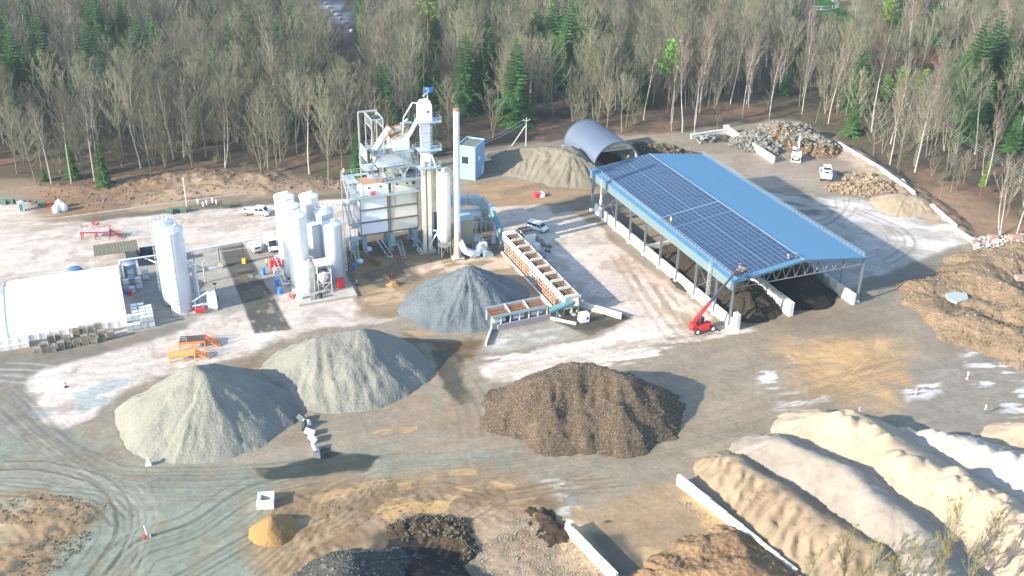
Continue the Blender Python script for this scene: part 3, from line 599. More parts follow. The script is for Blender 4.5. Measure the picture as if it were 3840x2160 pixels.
heap('rubble_pile', 'low spread of brown stones and rubble right of the wheel loader', [[pk(2110, 468, 1.0), pk(2200, 470, 1.6), pk(2240, 460, 1.4)], [pk(2130, 440, .8), pk(2180, 440, 1.1), pk(2230, 470, 1.2)]], heapmat('brown_rubble', C(186, 160, 124), C(150, 134, 108), spot=C(214, 204, 188), spot_amt=.2, vsc=1.4, bump=.3, nsc=.2, fine=.35), cat='rubble pile', seed=153, res=.35, slope=.5, gully=.5, lump=1.2, lsc=1.1)
heap('sand_pile', 'beige fine sand pile leaning on the white wall at the right', [[pk(2275, 488, 3.0), pk(2300, 495, 2.8)]], heapmat('beige_sand', C(226, 204, 170), C(210, 192, 162), vsc=1.4, bump=.05, fine=.08), cat='sand pile', seed=163, slope=.5, gully=.35, lump=.3)
heap('earth_bank', 'large ochre clay earth bank at the right edge with a puddle in it', [[pk(2330, 720, 1.6), pk(2440, 690, 2.6), pk(2520, 640, 3.4), pk(2600, 620, 3.4)], [pk(2330, 755, 1.4), pk(2440, 800, 2.2), pk(2560, 840, 2.6), pk(2680, 880, 2.6)], [pk(2480, 690, 2.8), pk(2600, 760, 3.2), pk(2700, 760, 3.4)], [pk(2380, 740, 1.2), pk(2560, 790, 1.8)]], heapmat('ochre_earth', C(204, 176, 138), C(170, 146, 114), vsc=1.3, bump=.18, nsc=.16, fine=.2), cat='earth bank', seed=173, slope=.40, gully=.5, lump=.8, lsc=4, wob=6)
heap('asphalt_pile', 'dark millings slope painted black for shade, filling the hollow at the bottom edge', [[pk(1050, 1400, 1.6), pk(1060, 1449, 3.6), pk(1090, 1500, 4.5)]], heapmat('shaded_millings', C(48, 46, 46), C(34, 34, 36), spot=C(120, 120, 120), spot_amt=.03, vsc=2, bump=.15, fine=.3), cat='millings pile', seed=187, slope=.6, gully=.5, lump=.5)  # millings colour taken down to near-black to carry the slope's shade
heap('dirt_pile', 'tiny orange sand heap on the concrete in front of the mixing tower', [[tuple(at(985, 716)[:2])+(.9,)]], YS, cat='sand pile', seed=183, res=.2, slope=.6, gully=.2, soft=.3, lump=.4, lsc=1)
heap('dirt_pile', 'ring of dark clods around the edge of the black hollow at the bottom', [[pk(1000, 1325, .4), pk(1070, 1315, .7), pk(1140, 1335, .7), pk(1170, 1390, .5)]], DEAR, cat='earth pile', seed=193, res=.3, slope=.5, gully=.5, lump=1.1, lsc=1.0)
heap('dirt_pile', 'dark churned mud clods between the cream gravel and the bay wall', [[pk(1370, 1290, .5), pk(1400, 1330, .6)]], DEAR, cat='earth pile', seed=195, res=.3, slope=.35, gully=.5, lump=.9, lsc=1.0)
# ------------------------------------------------------------------ trees
def vray(a, b): return (b[0]-a[0], b[1]-a[1], b[2]-a[2])
def stick(mb, p, d, L, r0, r1, n=3, seg=1, bend=0., rg=None):
    """tapering stick of n sides; returns its points"""
    pts = [p.copy()]; d = d.normalized(); q = p.copy()
    for i in range(seg):
        if rg: d = (d+Vector((rg.uniform(-1, 1), rg.uniform(-1, 1), rg.uniform(-.4, 1)))*.13+Vector((0, 0, bend))).normalized()
        q = q+d*(L/seg); pts.append(q.copy())
    v = []; f = []
    for i, c in enumerate(pts):
        t = i/seg; r = r0*(1-t)+r1*t
        u = d.cross(Vector((.3, .1, 1)) if abs(d.z) < .9 else Vector((1, 0, 0))).normalized(); w = d.cross(u)
        if i == seg and r1 <= .004: v.append(c); break
        for k in range(n):
            a = 2*math.pi*k/n; v.append(c+u*(r*math.cos(a))+w*(r*math.sin(a)))
    for i in range(seg):
        for k in range(n):
            a0 = i*n+k; a1 = i*n+(k+1) % n
            if i == seg-1 and r1 <= .004: f.append((a0, a1, seg*n))
            else: f.append((a0, a1, a1+n, a0+n))
    mb.add(v, f); return pts
def bare_tree(seed, H=17, limb0=.28, nl=26, spread=.30, up_=.75, r0=.17, stems=1, tw=5, sub=6, twr=.028):
    r = random.Random(seed); T = MB(); K = MB()
    for s in range(stems):
        ph = r.uniform(0, 6.28); lean = Vector((math.cos(ph), math.sin(ph), 0))*(.10 if stems == 1 else .30)*r.uniform(.3, 1)
        h = H*(1 if s == 0 else r.uniform(.7, .95)); seg = 7; pts = [Vector((0, 0, -.4))]; d = Vector((0, 0, 1))+lean
        for i in range(seg):
            d = (d+Vector((r.uniform(-1, 1), r.uniform(-1, 1), 1.2))*.09).normalized(); pts.append(pts[-1]+d*(h+.4)/seg)
        rr = r0*(.8 if stems > 1 else 1)
        for i in range(seg):
            a = 1-i/seg; b = 1-(i+1)/seg
            T.cone(pts[i], pts[i+1], rr*(a*.9+.1), rr*(b*.9+.06), 5, caps=False)
        n_ = nl//stems
        for k in range(n_):
            t = limb0+(1-limb0)*(k+r.random())/n_; x = t*seg; i = min(int(x), seg-1); p = pts[i].lerp(pts[i+1], x-i)
            a = k*2.4+r.uniform(-.5, .5); prof = math.sin(math.pi*min(1, (t-limb0)/(1-limb0)*.85+.22))
            L = h*spread*(.35+.75*prof)*r.uniform(.7, 1.15)*(1.0 if t < .9 else .6)
            d = Vector((math.cos(a), math.sin(a), up_*r.uniform(.8, 1.5)+t*.6))
            K.cur = 1 if k < n_*.8 else 1; lp = stick(K, p, d, L, rr*.42*(1.2-t), .02, 3, 3, .10, r)
            for j in range(sub):
                u = (j+1+r.random()*.6)/(sub+.6); y = u*3; ii = min(int(y), 2); q = lp[ii].lerp(lp[ii+1], min(1, y-ii))
                dd = (lp[ii+1]-lp[ii]).normalized(); sd = Vector((r.uniform(-1, 1), r.uniform(-1, 1), r.uniform(-.1, 1)))
                l2 = L*.42*(1.25-u)*r.uniform(.7, 1.2)
                K.cur = 1; sp2 = stick(K, q, dd*.8+sd*.75, l2, .036, .016, 3, 2, .06, r); K.cur = 0
                for m_ in range(tw):
                    q2 = sp2[0].lerp(sp2[2], r.random()); d3 = (sp2[2]-sp2[0]).normalized()*.7+Vector((r.uniform(-1, 1), r.uniform(-1, 1), r.uniform(-.2, 1)))*.9
                    stick(K, q2, d3, r.uniform(.6, 1.3)*H/17, twr*.7, .0, 3, 1)
    return T, K
def spruce(seed, H=20, w=.20, whorls=26, per=9):
    r = random.Random(seed); T = MB(); K = MB(); T.cone((0, 0, -.4), (0, 0, H*.96), .24, .03, 6, False)
    for i in range(whorls):
        t = (i+.5)/whorls; z = H*(.06+.92*t); R_ = H*w*(1-t)**.85*r.uniform(.8, 1.15)+.25
        for k in range(per if t < .8 else 6):
            a = 6.283*k/per+i*1.3+r.uniform(-.3, .3); L = R_*r.uniform(.7, 1.2); c, s = math.cos(a), math.sin(a)
            drop = -.42+.75*t; n_ = 5
            for j in range(n_):
                u0 = .12+.88*j/n_; p = Vector((c*L*u0, s*L*u0, z+drop*L*u0+.12*L*u0*u0))
                wv = (.8*(1-u0*.5)+.12)*L*.5; u = Vector((-s, c, 0)); o = Vector((c, s, drop))
                for q in (-1, 1):
                    tip = p+u*(q*wv*r.uniform(.7, 1.3))+o*(L*.20)+Vector((0, 0, -.18*wv+r.uniform(-.1, .05)))
                    K.add([p, p+o*(L*.26), tip], [(0, 1, 2)])
                K.add([p+Vector((0, 0, .10)), p+o*(L*.30)+u*.14, p+o*.2*L-u*.16+Vector((0, 0, -.3))], [(0, 1, 2)])
    K.cone((0, 0, H*.93), (0, 0, H+.5), .10, .01, 4, False)
    return T, K
def pine(seed, H=17, crown0=.5, w=.24):
    r = random.Random(seed); T = MB(); K = MB(); T.cone((0, 0, -.4), (0, 0, H*.92), .22, .06, 6, False)
    for i in range(34):
        t = crown0+(1-crown0)*(i+r.random())/34; a = i*2.4; z = H*t; L = H*w*(1-(t-crown0)/(1-crown0)*.75)*r.uniform(.5, 1.15)
        d = Vector((math.cos(a), math.sin(a), .25+.5*t)); lp = stick(T, Vector((0, 0, z)), d, L, .05, .02, 3, 2, .04, r)
        for j in range(7):
            c = lp[0].lerp(lp[2], .35+.65*r.random())+Vector((r.uniform(-.5, .5), r.uniform(-.5, .5), r.uniform(-.15, .35)))
            for k in range(9):
                e = Vector((r.gauss(0, 1), r.gauss(0, 1), r.gauss(.3, .7))).normalized()*r.uniform(.35, .65); g = e.cross(Vector((r.uniform(-1, 1), r.uniform(-1, 1), r.uniform(-1, 1)))).normalized()*.14
                K.add([c-g, c+g, c+e], [(0, 1, 2)])
    return T, K
def bush(seed, H=4.0, n_=9):
    r = random.Random(seed); T = MB(); K = MB()
    for s in range(n_):
        a = r.uniform(0, 6.28); d = Vector((math.cos(a)*.5, math.sin(a)*.5, 1)); lp = stick(T, Vector((r.uniform(-.3, .3), r.uniform(-.3, .3), -.2)), d, H*r.uniform(.6, 1), .045, .015, 3, 4, .0, r)
        for j in range(9):
            u = .25+.75*r.random(); y = u*4; i = min(int(y), 3); q = lp[i].lerp(lp[i+1], y-i)
            sp2 = stick(K, q, Vector((r.uniform(-1, 1), r.uniform(-1, 1), r.uniform(0, 1.2))), H*.3*r.uniform(.6, 1.2), .02, .008, 3, 2, .03, r)
            for m_ in range(4): stick(K, sp2[1].lerp(sp2[2], r.random()), Vector((r.uniform(-1, 1), r.uniform(-1, 1), r.uniform(-.1, 1))), .5, .016, .0, 3, 1)
    return T, K
BARK = mat('grey_bark', C(168, 164, 138, .72), .9, var=.25, sc=2, rnd=.28); BTW = mat('olive_twigs', C(148, 150, 116, .74), .9, var=.2, sc=.4, rnd=.30)
WBARK = mat('birch_bark', C(222, 214, 202, .78), .8, var=.1, sc=3, dirt=C(70, 62, 55), dirt_amt=.25, rnd=.08); PTW = mat('birch_twigs', C(150, 134, 116, .6), .9, var=.2, sc=.4, rnd=.25)
YTW = mat('budding_twigs', C(168, 160, 84, .75), .9, var=.2, sc=.4, rnd=.2)
SBARK = mat('spruce_bark', C(98, 80, 64), .9, rnd=.2); SPN = mat('spruce_needles', C(72, 112, 58, 1.1), .8, var=.35, sc=.5, rnd=.30, spec=.2)
PBARK = mat('pine_bark', C(190, 124, 84, .7), .9, rnd=.2); PIN = mat('pine_needles', C(118, 160, 74, 1.25), .8, var=.3, sc=.5, rnd=.25, spec=.2)
KINDS = {}
def reg(kind, gens, tm, km, lm=None):
    KINDS[kind] = []
    for g_ in gens:
        T, K = g_; me1 = T.build('trunk', tm).data; me2 = K.build('crown', [km, lm or tm]).data
        for ob in [o for o in list(COL.objects) if o.data in (me1, me2)]: bpy.data.objects.remove(ob)
        KINDS[kind].append((me1, me2))
reg('bare_tree', [bare_tree(1, 17, .22, 28, .38, .65, tw=5), bare_tree(2, 18, nl=30, spread=.34, up_=.7, limb0=.3, tw=5), bare_tree(3, 15, .2, 28, .38, .8, .15, 3), bare_tree(4, 17, .4, 22, .3, .9), bare_tree(5, 14, .15, 30, .3, .9, .13, 4)], BARK, BTW)
BCR = mat('birch_branches', C(186, 174, 156, .60), .85, var=.15, sc=2, rnd=.15)
reg('birch_tree', [bare_tree(11, 18, .42, 22, .29, 1.2, .17, 1, 4, 5, .022), bare_tree(12, 19, .5, 20, .25, 1.4, .17, 1, 4, 5, .022), bare_tree(13, 17, .35, 22, .29, 1.1, .16, 2, 4, 5, .022)], WBARK, PTW, BCR)
reg('slender_tree', [bare_tree(21, 15, .45, 14, .16, 1.2, .09, 1, 4, 4), bare_tree(22, 14, .3, 16, .17, 1.2, .08, 1, 4, 4)], BARK, PTW)
reg('willow_tree', [bare_tree(31, 11, .12, 30, .34, .9, .12, 4), bare_tree(32, 10, .1, 26, .36, .8, .12, 3)], BARK, YTW)
reg('spruce_tree', [spruce(41, 22), spruce(42, 20, .17), spruce(43, 18, .24, 22)], SBARK, SPN)
reg('pine_tree', [pine(51), pine(52, 15, .35, .3)], PBARK, PIN)
reg('bare_bush', [bush(61), bush(62, 3.2, 12)], BARK, BTW)
HGT = {'bare_tree': 17, 'birch_tree': 18, 'slender_tree': 15, 'willow_tree': 11, 'spruce_tree': 21, 'pine_tree': 16, 'bare_bush': 4}
def tree(kind, x, y, h, label, group=None, var=None, cat='tree'):
    if kind not in ('spruce_tree', 'pine_tree', 'bare_bush'): h *= 1.22
    vr = KINDS[kind]; me1, me2 = vr[var if var is not None else rng.randrange(len(vr))]
    o = thing(kind, label, cat, (x, y, hz1(x, y)-.1), rng.uniform(0, 6.28), group); s = h/HGT[kind]; o.scale = (s*rng.uniform(.9, 1.12), s*rng.uniform(.9, 1.12), s)
    for nm, me in (('trunk', me1), ('crown', me2)):
        c = bpy.data.objects.new(nm, me); COL.objects.link(c); c.parent = o
    return o
LANDM = [((-130, 250), 'the portable toilet'), ((-90, 262), 'the left soil bank'), ((-55, 268), 'the pickup truck'), ((-22, 270), 'the mixing tower'), ((2, 285), 'the blue cabin'), ((22, 290), 'the arched shelter'), ((50, 305), 'the dark earth heap'),
         ((80, 310), 'the rubble heaps'), ((105, 290), 'the boundary wall'), ((118, 250), 'the beige sand'), ((110, 215), 'the boulders')]
ROW = [(0, 10, 'at the wood edge'), (10, 22, 'in the second row'), (22, 36, 'some rows back'), (36, 60, 'in mid-wood'), (60, 95, 'deep in the wood'), (95, 999, 'far back')]
LOOK = {'bare_tree': ['fan-shaped grey tree', 'dense olive-grey tree', 'low-forking bare tree', 'high-crowned bare tree', 'many-stemmed bare tree'], 'birch_tree': ['pink-twigged birch', 'narrow white birch', 'double-stemmed birch'], 'slender_tree': ['thin bare sapling', 'slim young tree'],
        'willow_tree': ['yellowish budding willow', 'low yellow-olive willow'], 'spruce_tree': ['tall spruce', 'narrow spruce', 'broad spruce'], 'pine_tree': ['green pine', 'bushy pine'], 'bare_bush': ['leafless grey bush', 'low leafless bush']}
def where(x, y):
    f_ = float(forest_in(np.array([x]), np.array([y]))[0]); r_ = next(t for a, b, t in ROW if f_ < b); u = x*(1 if y < 300 else 290/y)
    q = min(LANDM, key=lambda q: (q[0][0]-u)**2+(q[0][1]-min(y, 300))**2); s_ = 'left beyond' if u < q[0][0]-7 else 'right beyond' if u > q[0][0]+7 else 'straight beyond'
    return r_, s_+' '+q[1]
SEEN = {}
def auto(kind, x, y, h):
    var = rng.randrange(len(KINDS[kind])); r_, k = where(x, y); lb = LOOK[kind][var % len(LOOK[kind])]; H_ = HGT[kind]
    sz = 'small' if h < .75*H_ else 'tall' if h > 1.02*H_ else 'middling'
    lb = f'{sz} {lb} {r_}, {k}'; n_ = SEEN.get(lb, 0); SEEN[lb] = n_+1
    return tree(kind, x, y, h, lb, f'{kind.replace("_", " ")}s {r_}, {k}', var, 'bush' if kind == 'bare_bush' else 'tree')
TAKEN = []
def top(kind, x, ytop, h, label, var=None):
    p = at(x, ytop, h); TAKEN.append((p.x, p.y)); return tree(kind, p.x, p.y, h, label, None, var)
for a in [('spruce_tree', 962, 140, 21, 'lone dark spruce standing left behind the mixing tower top', 2), ('spruce_tree', 793, 132, 15, 'small dark spruce left of the lone spruce, upper of the pair', 2),
          ('spruce_tree', 728, 152, 12, 'small dark spruce, left of the pair above the white tanks', 1), ('spruce_tree', 1170, 102, 23, 'tall sunlit spruce right of the mixing tower flag', 0), ('spruce_tree', 1212, 128, 18, 'spruce close to the right of the tall sunlit one', 1),
          ('spruce_tree', 1300, 112, 24, 'tall dark spruce in shade beyond the chimney', 0), ('spruce_tree', 1098, 158, 14, 'slim young spruce just above the bucket elevator', 1), ('spruce_tree', 1226, 60, 14, 'bright small spruce behind the tall sunlit pair', 2),
          ('spruce_tree', 15, 70, 24, 'dark spruce at the left edge of the photo, leftmost of its clump', 0), ('spruce_tree', 52, 100, 22, 'second dark spruce from the left edge', 1), ('spruce_tree', 90, 66, 24, 'third dark spruce from the left edge, the highest', 0),
          ('spruce_tree', 120, 120, 18, 'fourth dark spruce from the left edge, shorter', 2), ('spruce_tree', 232, 12, 23, 'spruce high up left, far behind the others', 0), ('spruce_tree', 262, 46, 25, 'bright-sided spruce below the highest one of the left group', 2),
          ('spruce_tree', 335, 50, 23, 'dark spruce in the middle of the left upper group', 0), ('spruce_tree', 372, 40, 22, 'dark spruce right end of the left upper group', 1), ('spruce_tree', 395, 60, 18, 'lower spruce beside the right end of the left group', 1),
          ('spruce_tree', 465, 2, 15, 'small spruce at the top edge of the photo left of the forest road', 1), ('spruce_tree', 705, 20, 12, 'pair of tiny conifers at the top edge near the forest road', 1), ('spruce_tree', 72, 10, 16, 'faint distant spruce in the upper left corner', 1),
          ('pine_tree', 110, 168, 13, 'light green young pine on the left among bare trees', 1), ('pine_tree', 188, 176, 13, 'light green young pine between two pink birches', 1), ('pine_tree', 1075, -12, 24, 'tall pine with bare trunk at the top edge above the tower', 0),
          ('spruce_tree', 905, -20, 18, 'spruce at the top edge right of the forest road', 1), ('spruce_tree', 1345, 14, 24, 'ivy-green conifer mass, left tree of the tall dark clump', 2), ('spruce_tree', 1395, 0, 26, 'tallest conifer of the dark clump top centre', 0),
          ('spruce_tree', 1430, 12, 26, 'dark conifer right in the top centre clump', 0), ('spruce_tree', 1412, 70, 20, 'lower dark conifer in front of the top centre clump', 2), ('pine_tree', 1535, 72, 15, 'bright light-green pine above the arched shelter', 1),
          ('pine_tree', 1562, 92, 13, 'darker small pine right of the bright one above the shelter', 1), ('pine_tree', 1692, 128, 20, 'tall green pine with reddish trunk above the blue roof', 0), ('pine_tree', 1718, 42, 14, 'small round pine upper right of the centre', 1),
          ('spruce_tree', 1768, 6, 16, 'dark spruce at the top edge above the blue roof', 1), ('spruce_tree', 2005, -10, 20, 'dark spruce left of the green lawn', 2), ('pine_tree', 2240, 12, 20, 'pine with a flat crown in the upper right', 0),
          ('pine_tree', 2275, 172, 15, 'large bright green spreading pine at the right', 1), ('pine_tree', 2330, 182, 14, 'second spreading bright pine, right half of the pair', 1), ('pine_tree', 2235, 196, 12, 'lower branch-heavy pine left of the spreading pair', 1),
          ('spruce_tree', 2480, 66, 27, 'tallest bright spruce at the right', 0), ('spruce_tree', 2520, 50, 27, 'dark spruce behind the tallest right one', 0), ('spruce_tree', 2555, 70, 26, 'spruce touching the right edge of the photo', 1),
          ('spruce_tree', 2450, 130, 22, 'spruce left below the tallest right one', 1), ('spruce_tree', 2500, 160, 21, 'broad spruce in front of the tallest right one', 2), ('spruce_tree', 2560, 190, 20, 'spruce on the right edge, lower', 2),
          ('spruce_tree', 2570, 270, 14, 'young spruce low on the right edge', 2), ('spruce_tree', 2440, 215, 17, 'dark spruce right of the spreading pines', 1), ('spruce_tree', 2365, 10, 18, 'dark conifer top right beside a pink birch', 2),
          ('spruce_tree', 1985, 170, 10, 'small young spruce hidden among birches behind the rubble', 2), ('pine_tree', 2490, 412, 7, 'fresh green young conifer on the right slope', 1), ('pine_tree', 2475, 450, 6, 'fresh green conifer bush below the other on the right slope', 1),
          ('spruce_tree', 893, 312, 15, 'narrow dark spruce close left of the mixing tower', 1), ('spruce_tree', 103, 408, 5, 'small bright spruce at the soil bank edge on the left', 2), ('spruce_tree', 240, 335, 14, 'shaded dark spruce between birches on the left', 1), ('spruce_tree', 165, 345, 11, 'shaded spruce left among tall birches', 1),
          ('spruce_tree', 1040, 210, 12, 'young spruce half hidden just above the screen house', 1), ('bare_bush', 618, 408, 3, 'greenish low bush under the birches behind the soil bank', 0), ('spruce_tree', 980, 290, 9, 'low conifer in the shade left behind the tower', 1)]:
    top(*a)
# birches and edge trees read off the picture by their foot: (x, y of foot, height)
for i, (kind, x, y, h, lab) in enumerate([
    ('birch_tree', 180, 462, 19, 'white birch bent at its foot, far left wood edge'), ('birch_tree', 130, 466, 17, 'slim birch left of the small bright spruce'), ('birch_tree', 238, 455, 20, 'tall birch leaning left above the soil bank'), ('birch_tree', 246, 430, 20, 'birch directly behind the leaning one'),
    ('birch_tree', 355, 425, 17, 'slanting birch with a crooked foot above the bank'), ('bare_tree', 381, 455, 14, 'vase-shaped bare tree standing free before the wood'), ('birch_tree', 462, 405, 19, 'birch in the row of thin stems behind the bank'), ('birch_tree', 438, 408, 18, 'left stem in the row of thin birches behind the bank'),
    ('birch_tree', 566, 425, 18, 'two-stemmed birch crossing at the foot behind the bank'), ('bare_tree', 660, 440, 17, 'thin tree left behind the pickup'), ('bare_tree', 675, 436, 18, 'wide-crowned bare tree behind the pickup'), ('bare_tree', 828, 470, 17, 'big spreading bare tree leaning left near the tower stairs'),
    ('bare_tree', 866, 478, 16, 'big forked bare tree nearest the tower stairs'), ('birch_tree', 778, 440, 19, 'white birch with hooked foot before the spreading tree'), ('bare_tree', 45, 440, 15, 'dark-stemmed tree at the left edge'), ('bare_tree', 92, 462, 15, 'dark-stemmed tree right of the left edge one'),
    ('bare_tree', 215, 445, 16, 'dark-stemmed tree left of the leaning birch'), ('birch_tree', 1618, 312, 18, 'white birch right behind the arched shelter'), ('birch_tree', 1690, 330, 19, 'birch standing before the brown slope'), ('birch_tree', 1717, 333, 20, 'bright birch above the blue roof ridge'),
    ('birch_tree', 1748, 333, 18, 'leaning birch right of the bright one'), ('bare_tree', 1805, 325, 7, 'low round bare tree near the divider wall'), ('birch_tree', 1867, 300, 20, 'broad-crowned pink birch behind the rubble'), ('birch_tree', 1935, 300, 18, 'pink birch behind the tall rubble'),
    ('birch_tree', 2190, 345, 22, 'large white spreading tree right of the rubble'), ('bare_tree', 2135, 330, 14, 'olive bare tree beside the long wall'), ('birch_tree', 2300, 440, 20, 'large white branching tree in front of the spreading pines'), ('bare_tree', 2380, 440, 14, 'dense grey bare crown at the right'),
    ('birch_tree', 2515, 600, 17, 'big white birch low at the right edge'), ('birch_tree', 2555, 600, 14, 'birch at the right edge over the boulders'), ('birch_tree', 2450, 400, 19, 'tall birch on the right slope'), ('birch_tree', 2475, 480, 15, 'white branching birch beside the fresh green conifer'),
    ('bare_tree', 1130, 360, 14, 'grey bare tree right behind the chimney'), ('bare_tree', 1240, 350, 15, 'bare fan-shaped tree behind the blue cabin'), ('bare_tree', 1440, 318, 13, 'round bare crown touching the arched shelter left end'), ('bare_tree', 1500, 300, 16, 'pale bare tree behind the arched shelter')]):
    p = at(x, y); TAKEN.append((p.x, p.y)); tree(kind, p.x, p.y, h, lab, None, None)
# scatter over the rest of the wood
HOLES = [xy([(740, -60), (810, -40), (890, 50), (892, 100), (850, 100), (780, 40)]), xy([(2030, -10), (2110, 0), (2110, 62), (2030, 62)]), xy([(1580, 335), (1740, 300), (1900, 288), (2010, 300), (2100, 340), (1900, 330)]), xy([(1150, 372), (1420, 352), (1420, 300), (1200, 330)]),
         xy([(2180, 170), (2420, 200), (2400, 320), (2240, 300)]), xy([(2270, 480), (2300, 440), (2540, 590), (2576, 640), (2350, 545)])]
cand = []
yy = 205.0
while yy < 640:
    st_ = 3.55+max(0, (yy-300))*.010; half = yy*.56+25
    xx = -half
    while xx < half:
        cand.append((xx+rng.uniform(-.5, .5)*st_, yy+rng.uniform(-.5, .5)*st_)); xx += st_
    yy += st_
ca_ = np.array(cand); fi = forest_in(ca_[:, 0], ca_[:, 1]); ok = fi > 2.0
ok &= (ca_[:, 1] > 260) | (np.abs(ca_[:, 0]) > 60)
for k, hpoly in enumerate(HOLES):
    inn = sdist(ca_[:, 0], ca_[:, 1], hpoly) > 0; keepf = {4: .35, 5: .12}.get(k, 0); rd = np.array([rng.random() for _ in cand]); ok &= ~(inn & (rd > keepf))
dens = fbm(ca_[:, 0], ca_[:, 1], 22, 3, 301); rd = np.array([rng.random() for _ in cand]); ok &= rd < .55+.9*(dens-.4)+.3*(fi > 18)
for (tx, ty) in TAKEN: ok &= np.hypot(ca_[:, 0]-tx, ca_[:, 1]-ty) > 3.2
for (tx, ty) in TAKEN[:55]: ok &= ~((np.abs(ca_[:, 0]-tx*ca_[:, 1]/ty) < 4.4) & (ca_[:, 1] < ty) & (ca_[:, 1] > ty-26) & (np.array([rng.random() for _ in cand]) < .9))
kn = fbm(ca_[:, 0], ca_[:, 1], 35, 3, 401); kn2 = fbm(ca_[:, 0], ca_[:, 1], 30, 3, 451)
sel = [(ca_[i, 0], ca_[i, 1], fi[i], kn[i], kn2[i]) for i in np.where(ok)[0]]
sel.sort(key=lambda q: q[1]+abs(q[0])*.15)
cnt = {}; far = []
SPZ = [xy([(-80, 215), (135, 215), (150, 300), (-80, 330)]), xy([(215, 170), (430, 160), (410, 235), (235, 250)]), xy([(1315, 120), (1465, 120), (1450, 230), (1325, 230)]), xy([(2390, 230), (2680, 200), (2680, 400), (2450, 380)]), xy([(1150, 240), (1240, 240), (1320, 270), (1160, 290)])]
LOWS = [(xy([(790, 20), (850, 30), (905, 90), (925, 215), (840, 190), (790, 100)]), 5), (xy([(2020, 50), (2125, 45), (2150, 170), (2010, 170)]), 3.5), (xy([(835, 190), (925, 190), (940, 310), (825, 310)]), 9)]
for x, y, f_, a, b_ in sel:
    r_ = rng.random(); right = x > 20
    if y > 360 and -70 < x < 60 and r_ < .75: kind = 'slender_tree'
    elif r_ < (.2 if f_ < 7 else .14): kind = 'bare_bush'
    elif r_ < .15+(.10 if right else 0)+(.12 if a > .55 else 0): kind = 'birch_tree'
    elif any(sdist(np.array([x]), np.array([y]), z_)[0] > 0 for z_ in SPZ) and rng.random() < .6: kind = 'spruce_tree'
    elif r_ > .955: kind = 'willow_tree'
    elif r_ > .925 and y > 285: kind = 'spruce_tree'
    elif b_ > .62 and r_ > .5: kind = 'slender_tree'
    else: kind = 'bare_tree'
    h = {'bare_tree': rng.uniform(9, 19.5), 'birch_tree': rng.uniform(15, 21), 'slender_tree': rng.uniform(9, 15), 'willow_tree': rng.uniform(7, 12), 'spruce_tree': rng.uniform(13, 24), 'pine_tree': 15, 'bare_bush': rng.uniform(2, 5)}[kind]
    for hp_, cap in LOWS:
        if sdist(np.array([x]), np.array([y]), hp_)[0] > 0: h = min(h, cap*rng.uniform(.6, 1)); kind = 'slender_tree' if kind in ('bare_tree', 'birch_tree', 'spruce_tree', 'slender_tree') and cap > 4 else 'bare_bush' if cap <= 4 else kind
    if x > 95 and y < 262: h = min(h, 9)*.8
    if f_ < 6 and kind in ('bare_tree', 'slender_tree'): h *= .8
    cnt[kind] = cnt.get(kind, 0)+1
    if cnt[kind] <= {'bare_tree': 210, 'birch_tree': 150, 'slender_tree': 50, 'bare_bush': 70, 'willow_tree': 30, 'spruce_tree': 90}.get(kind, 40): auto(kind, x, y, h)
    else: far.append((x, y, h, kind))
# everything farther back: one object, points instanced with the same tree shapes
protos = []; order = []
for kind in ('bare_tree', 'birch_tree', 'slender_tree', 'willow_tree', 'spruce_tree', 'bare_bush'):
    for i in range(len(KINDS[kind])): order.append((kind, i))
pts = []; sc_ = []; idx_ = []; rot_ = []
FX = np.array([q[0] for q in far]); FY = np.array([q[1] for q in far]); FZ = hz(FX, FY)
for (x, y, h, kind), z in zip(far, FZ):
    opts = [k for k, o in enumerate(order) if o[0] == kind]; pts.append((x, y, z-.1)); idx_.append(rng.choice(opts)); sc_.append(h/HGT[kind]*(1.22 if kind not in ('spruce_tree', 'bare_bush') else 1)); rot_.append(rng.uniform(0, 6.28))
fme = bpy.data.meshes.new('wood'); fme.from_pydata(pts, [], [])
a = fme.attributes.new('pick', 'INT', 'POINT'); a.data.foreach_set('value', idx_)
a = fme.attributes.new('size', 'FLOAT', 'POINT'); a.data.foreach_set('value', sc_)
a = fme.attributes.new('turn', 'FLOAT', 'POINT'); a.data.foreach_set('value', rot_)
fo = bpy.data.objects.new('distant_wood', fme); COL.objects.link(fo)
tag(fo, 'mixed bare deciduous wood filling the whole background behind the nearer trees', 'wood', kind='stuff')
ng = bpy.data.node_groups.new('wood', 'GeometryNodeTree'); ng.interface.new_socket('Geometry', in_out='INPUT', socket_type='NodeSocketGeometry'); ng.interface.new_socket('Geometry', in_out='OUTPUT', socket_type='NodeSocketGeometry')
gn = ng.nodes; gl = ng.links; gi = gn.new('NodeGroupInput'); go_ = gn.new('NodeGroupOutput'); iop = gn.new('GeometryNodeInstanceOnPoints')
gt = gn.new('GeometryNodeGeometryToInstance')
protos = {}
for o in list(COL.objects):
    if o.type == 'MESH' and o.name.split('.')[0] in ('trunk', 'crown') and o.data.name not in protos: protos[o.data.name] = o
for kind, i in reversed(order):
    me1, me2 = KINDS[kind][i]; jn = gn.new('GeometryNodeJoinGeometry')
    for me_ in (me1, me2):
        oi = gn.new('GeometryNodeObjectInfo'); oi.inputs['Object'].default_value = protos[me_.name]; oi.transform_space = 'ORIGINAL'; gl.new(oi.outputs['Geometry'], jn.inputs[0])
    g1 = gn.new('GeometryNodeGeometryToInstance'); gl.new(jn.outputs[0], g1.inputs[0])
    if kind == order[-1][0] and i == order[-1][1]: first = g1
    protos[(kind, i)] = g1
jall = gn.new('GeometryNodeJoinGeometry')
for kind, i in reversed(order): gl.new(protos[(kind, i)].outputs[0], jall.inputs[0])     # join keeps the last link first
def na(nm, ty):
    q = gn.new('GeometryNodeInputNamedAttribute'); q.data_type = ty; q.inputs[0].default_value = nm; return q
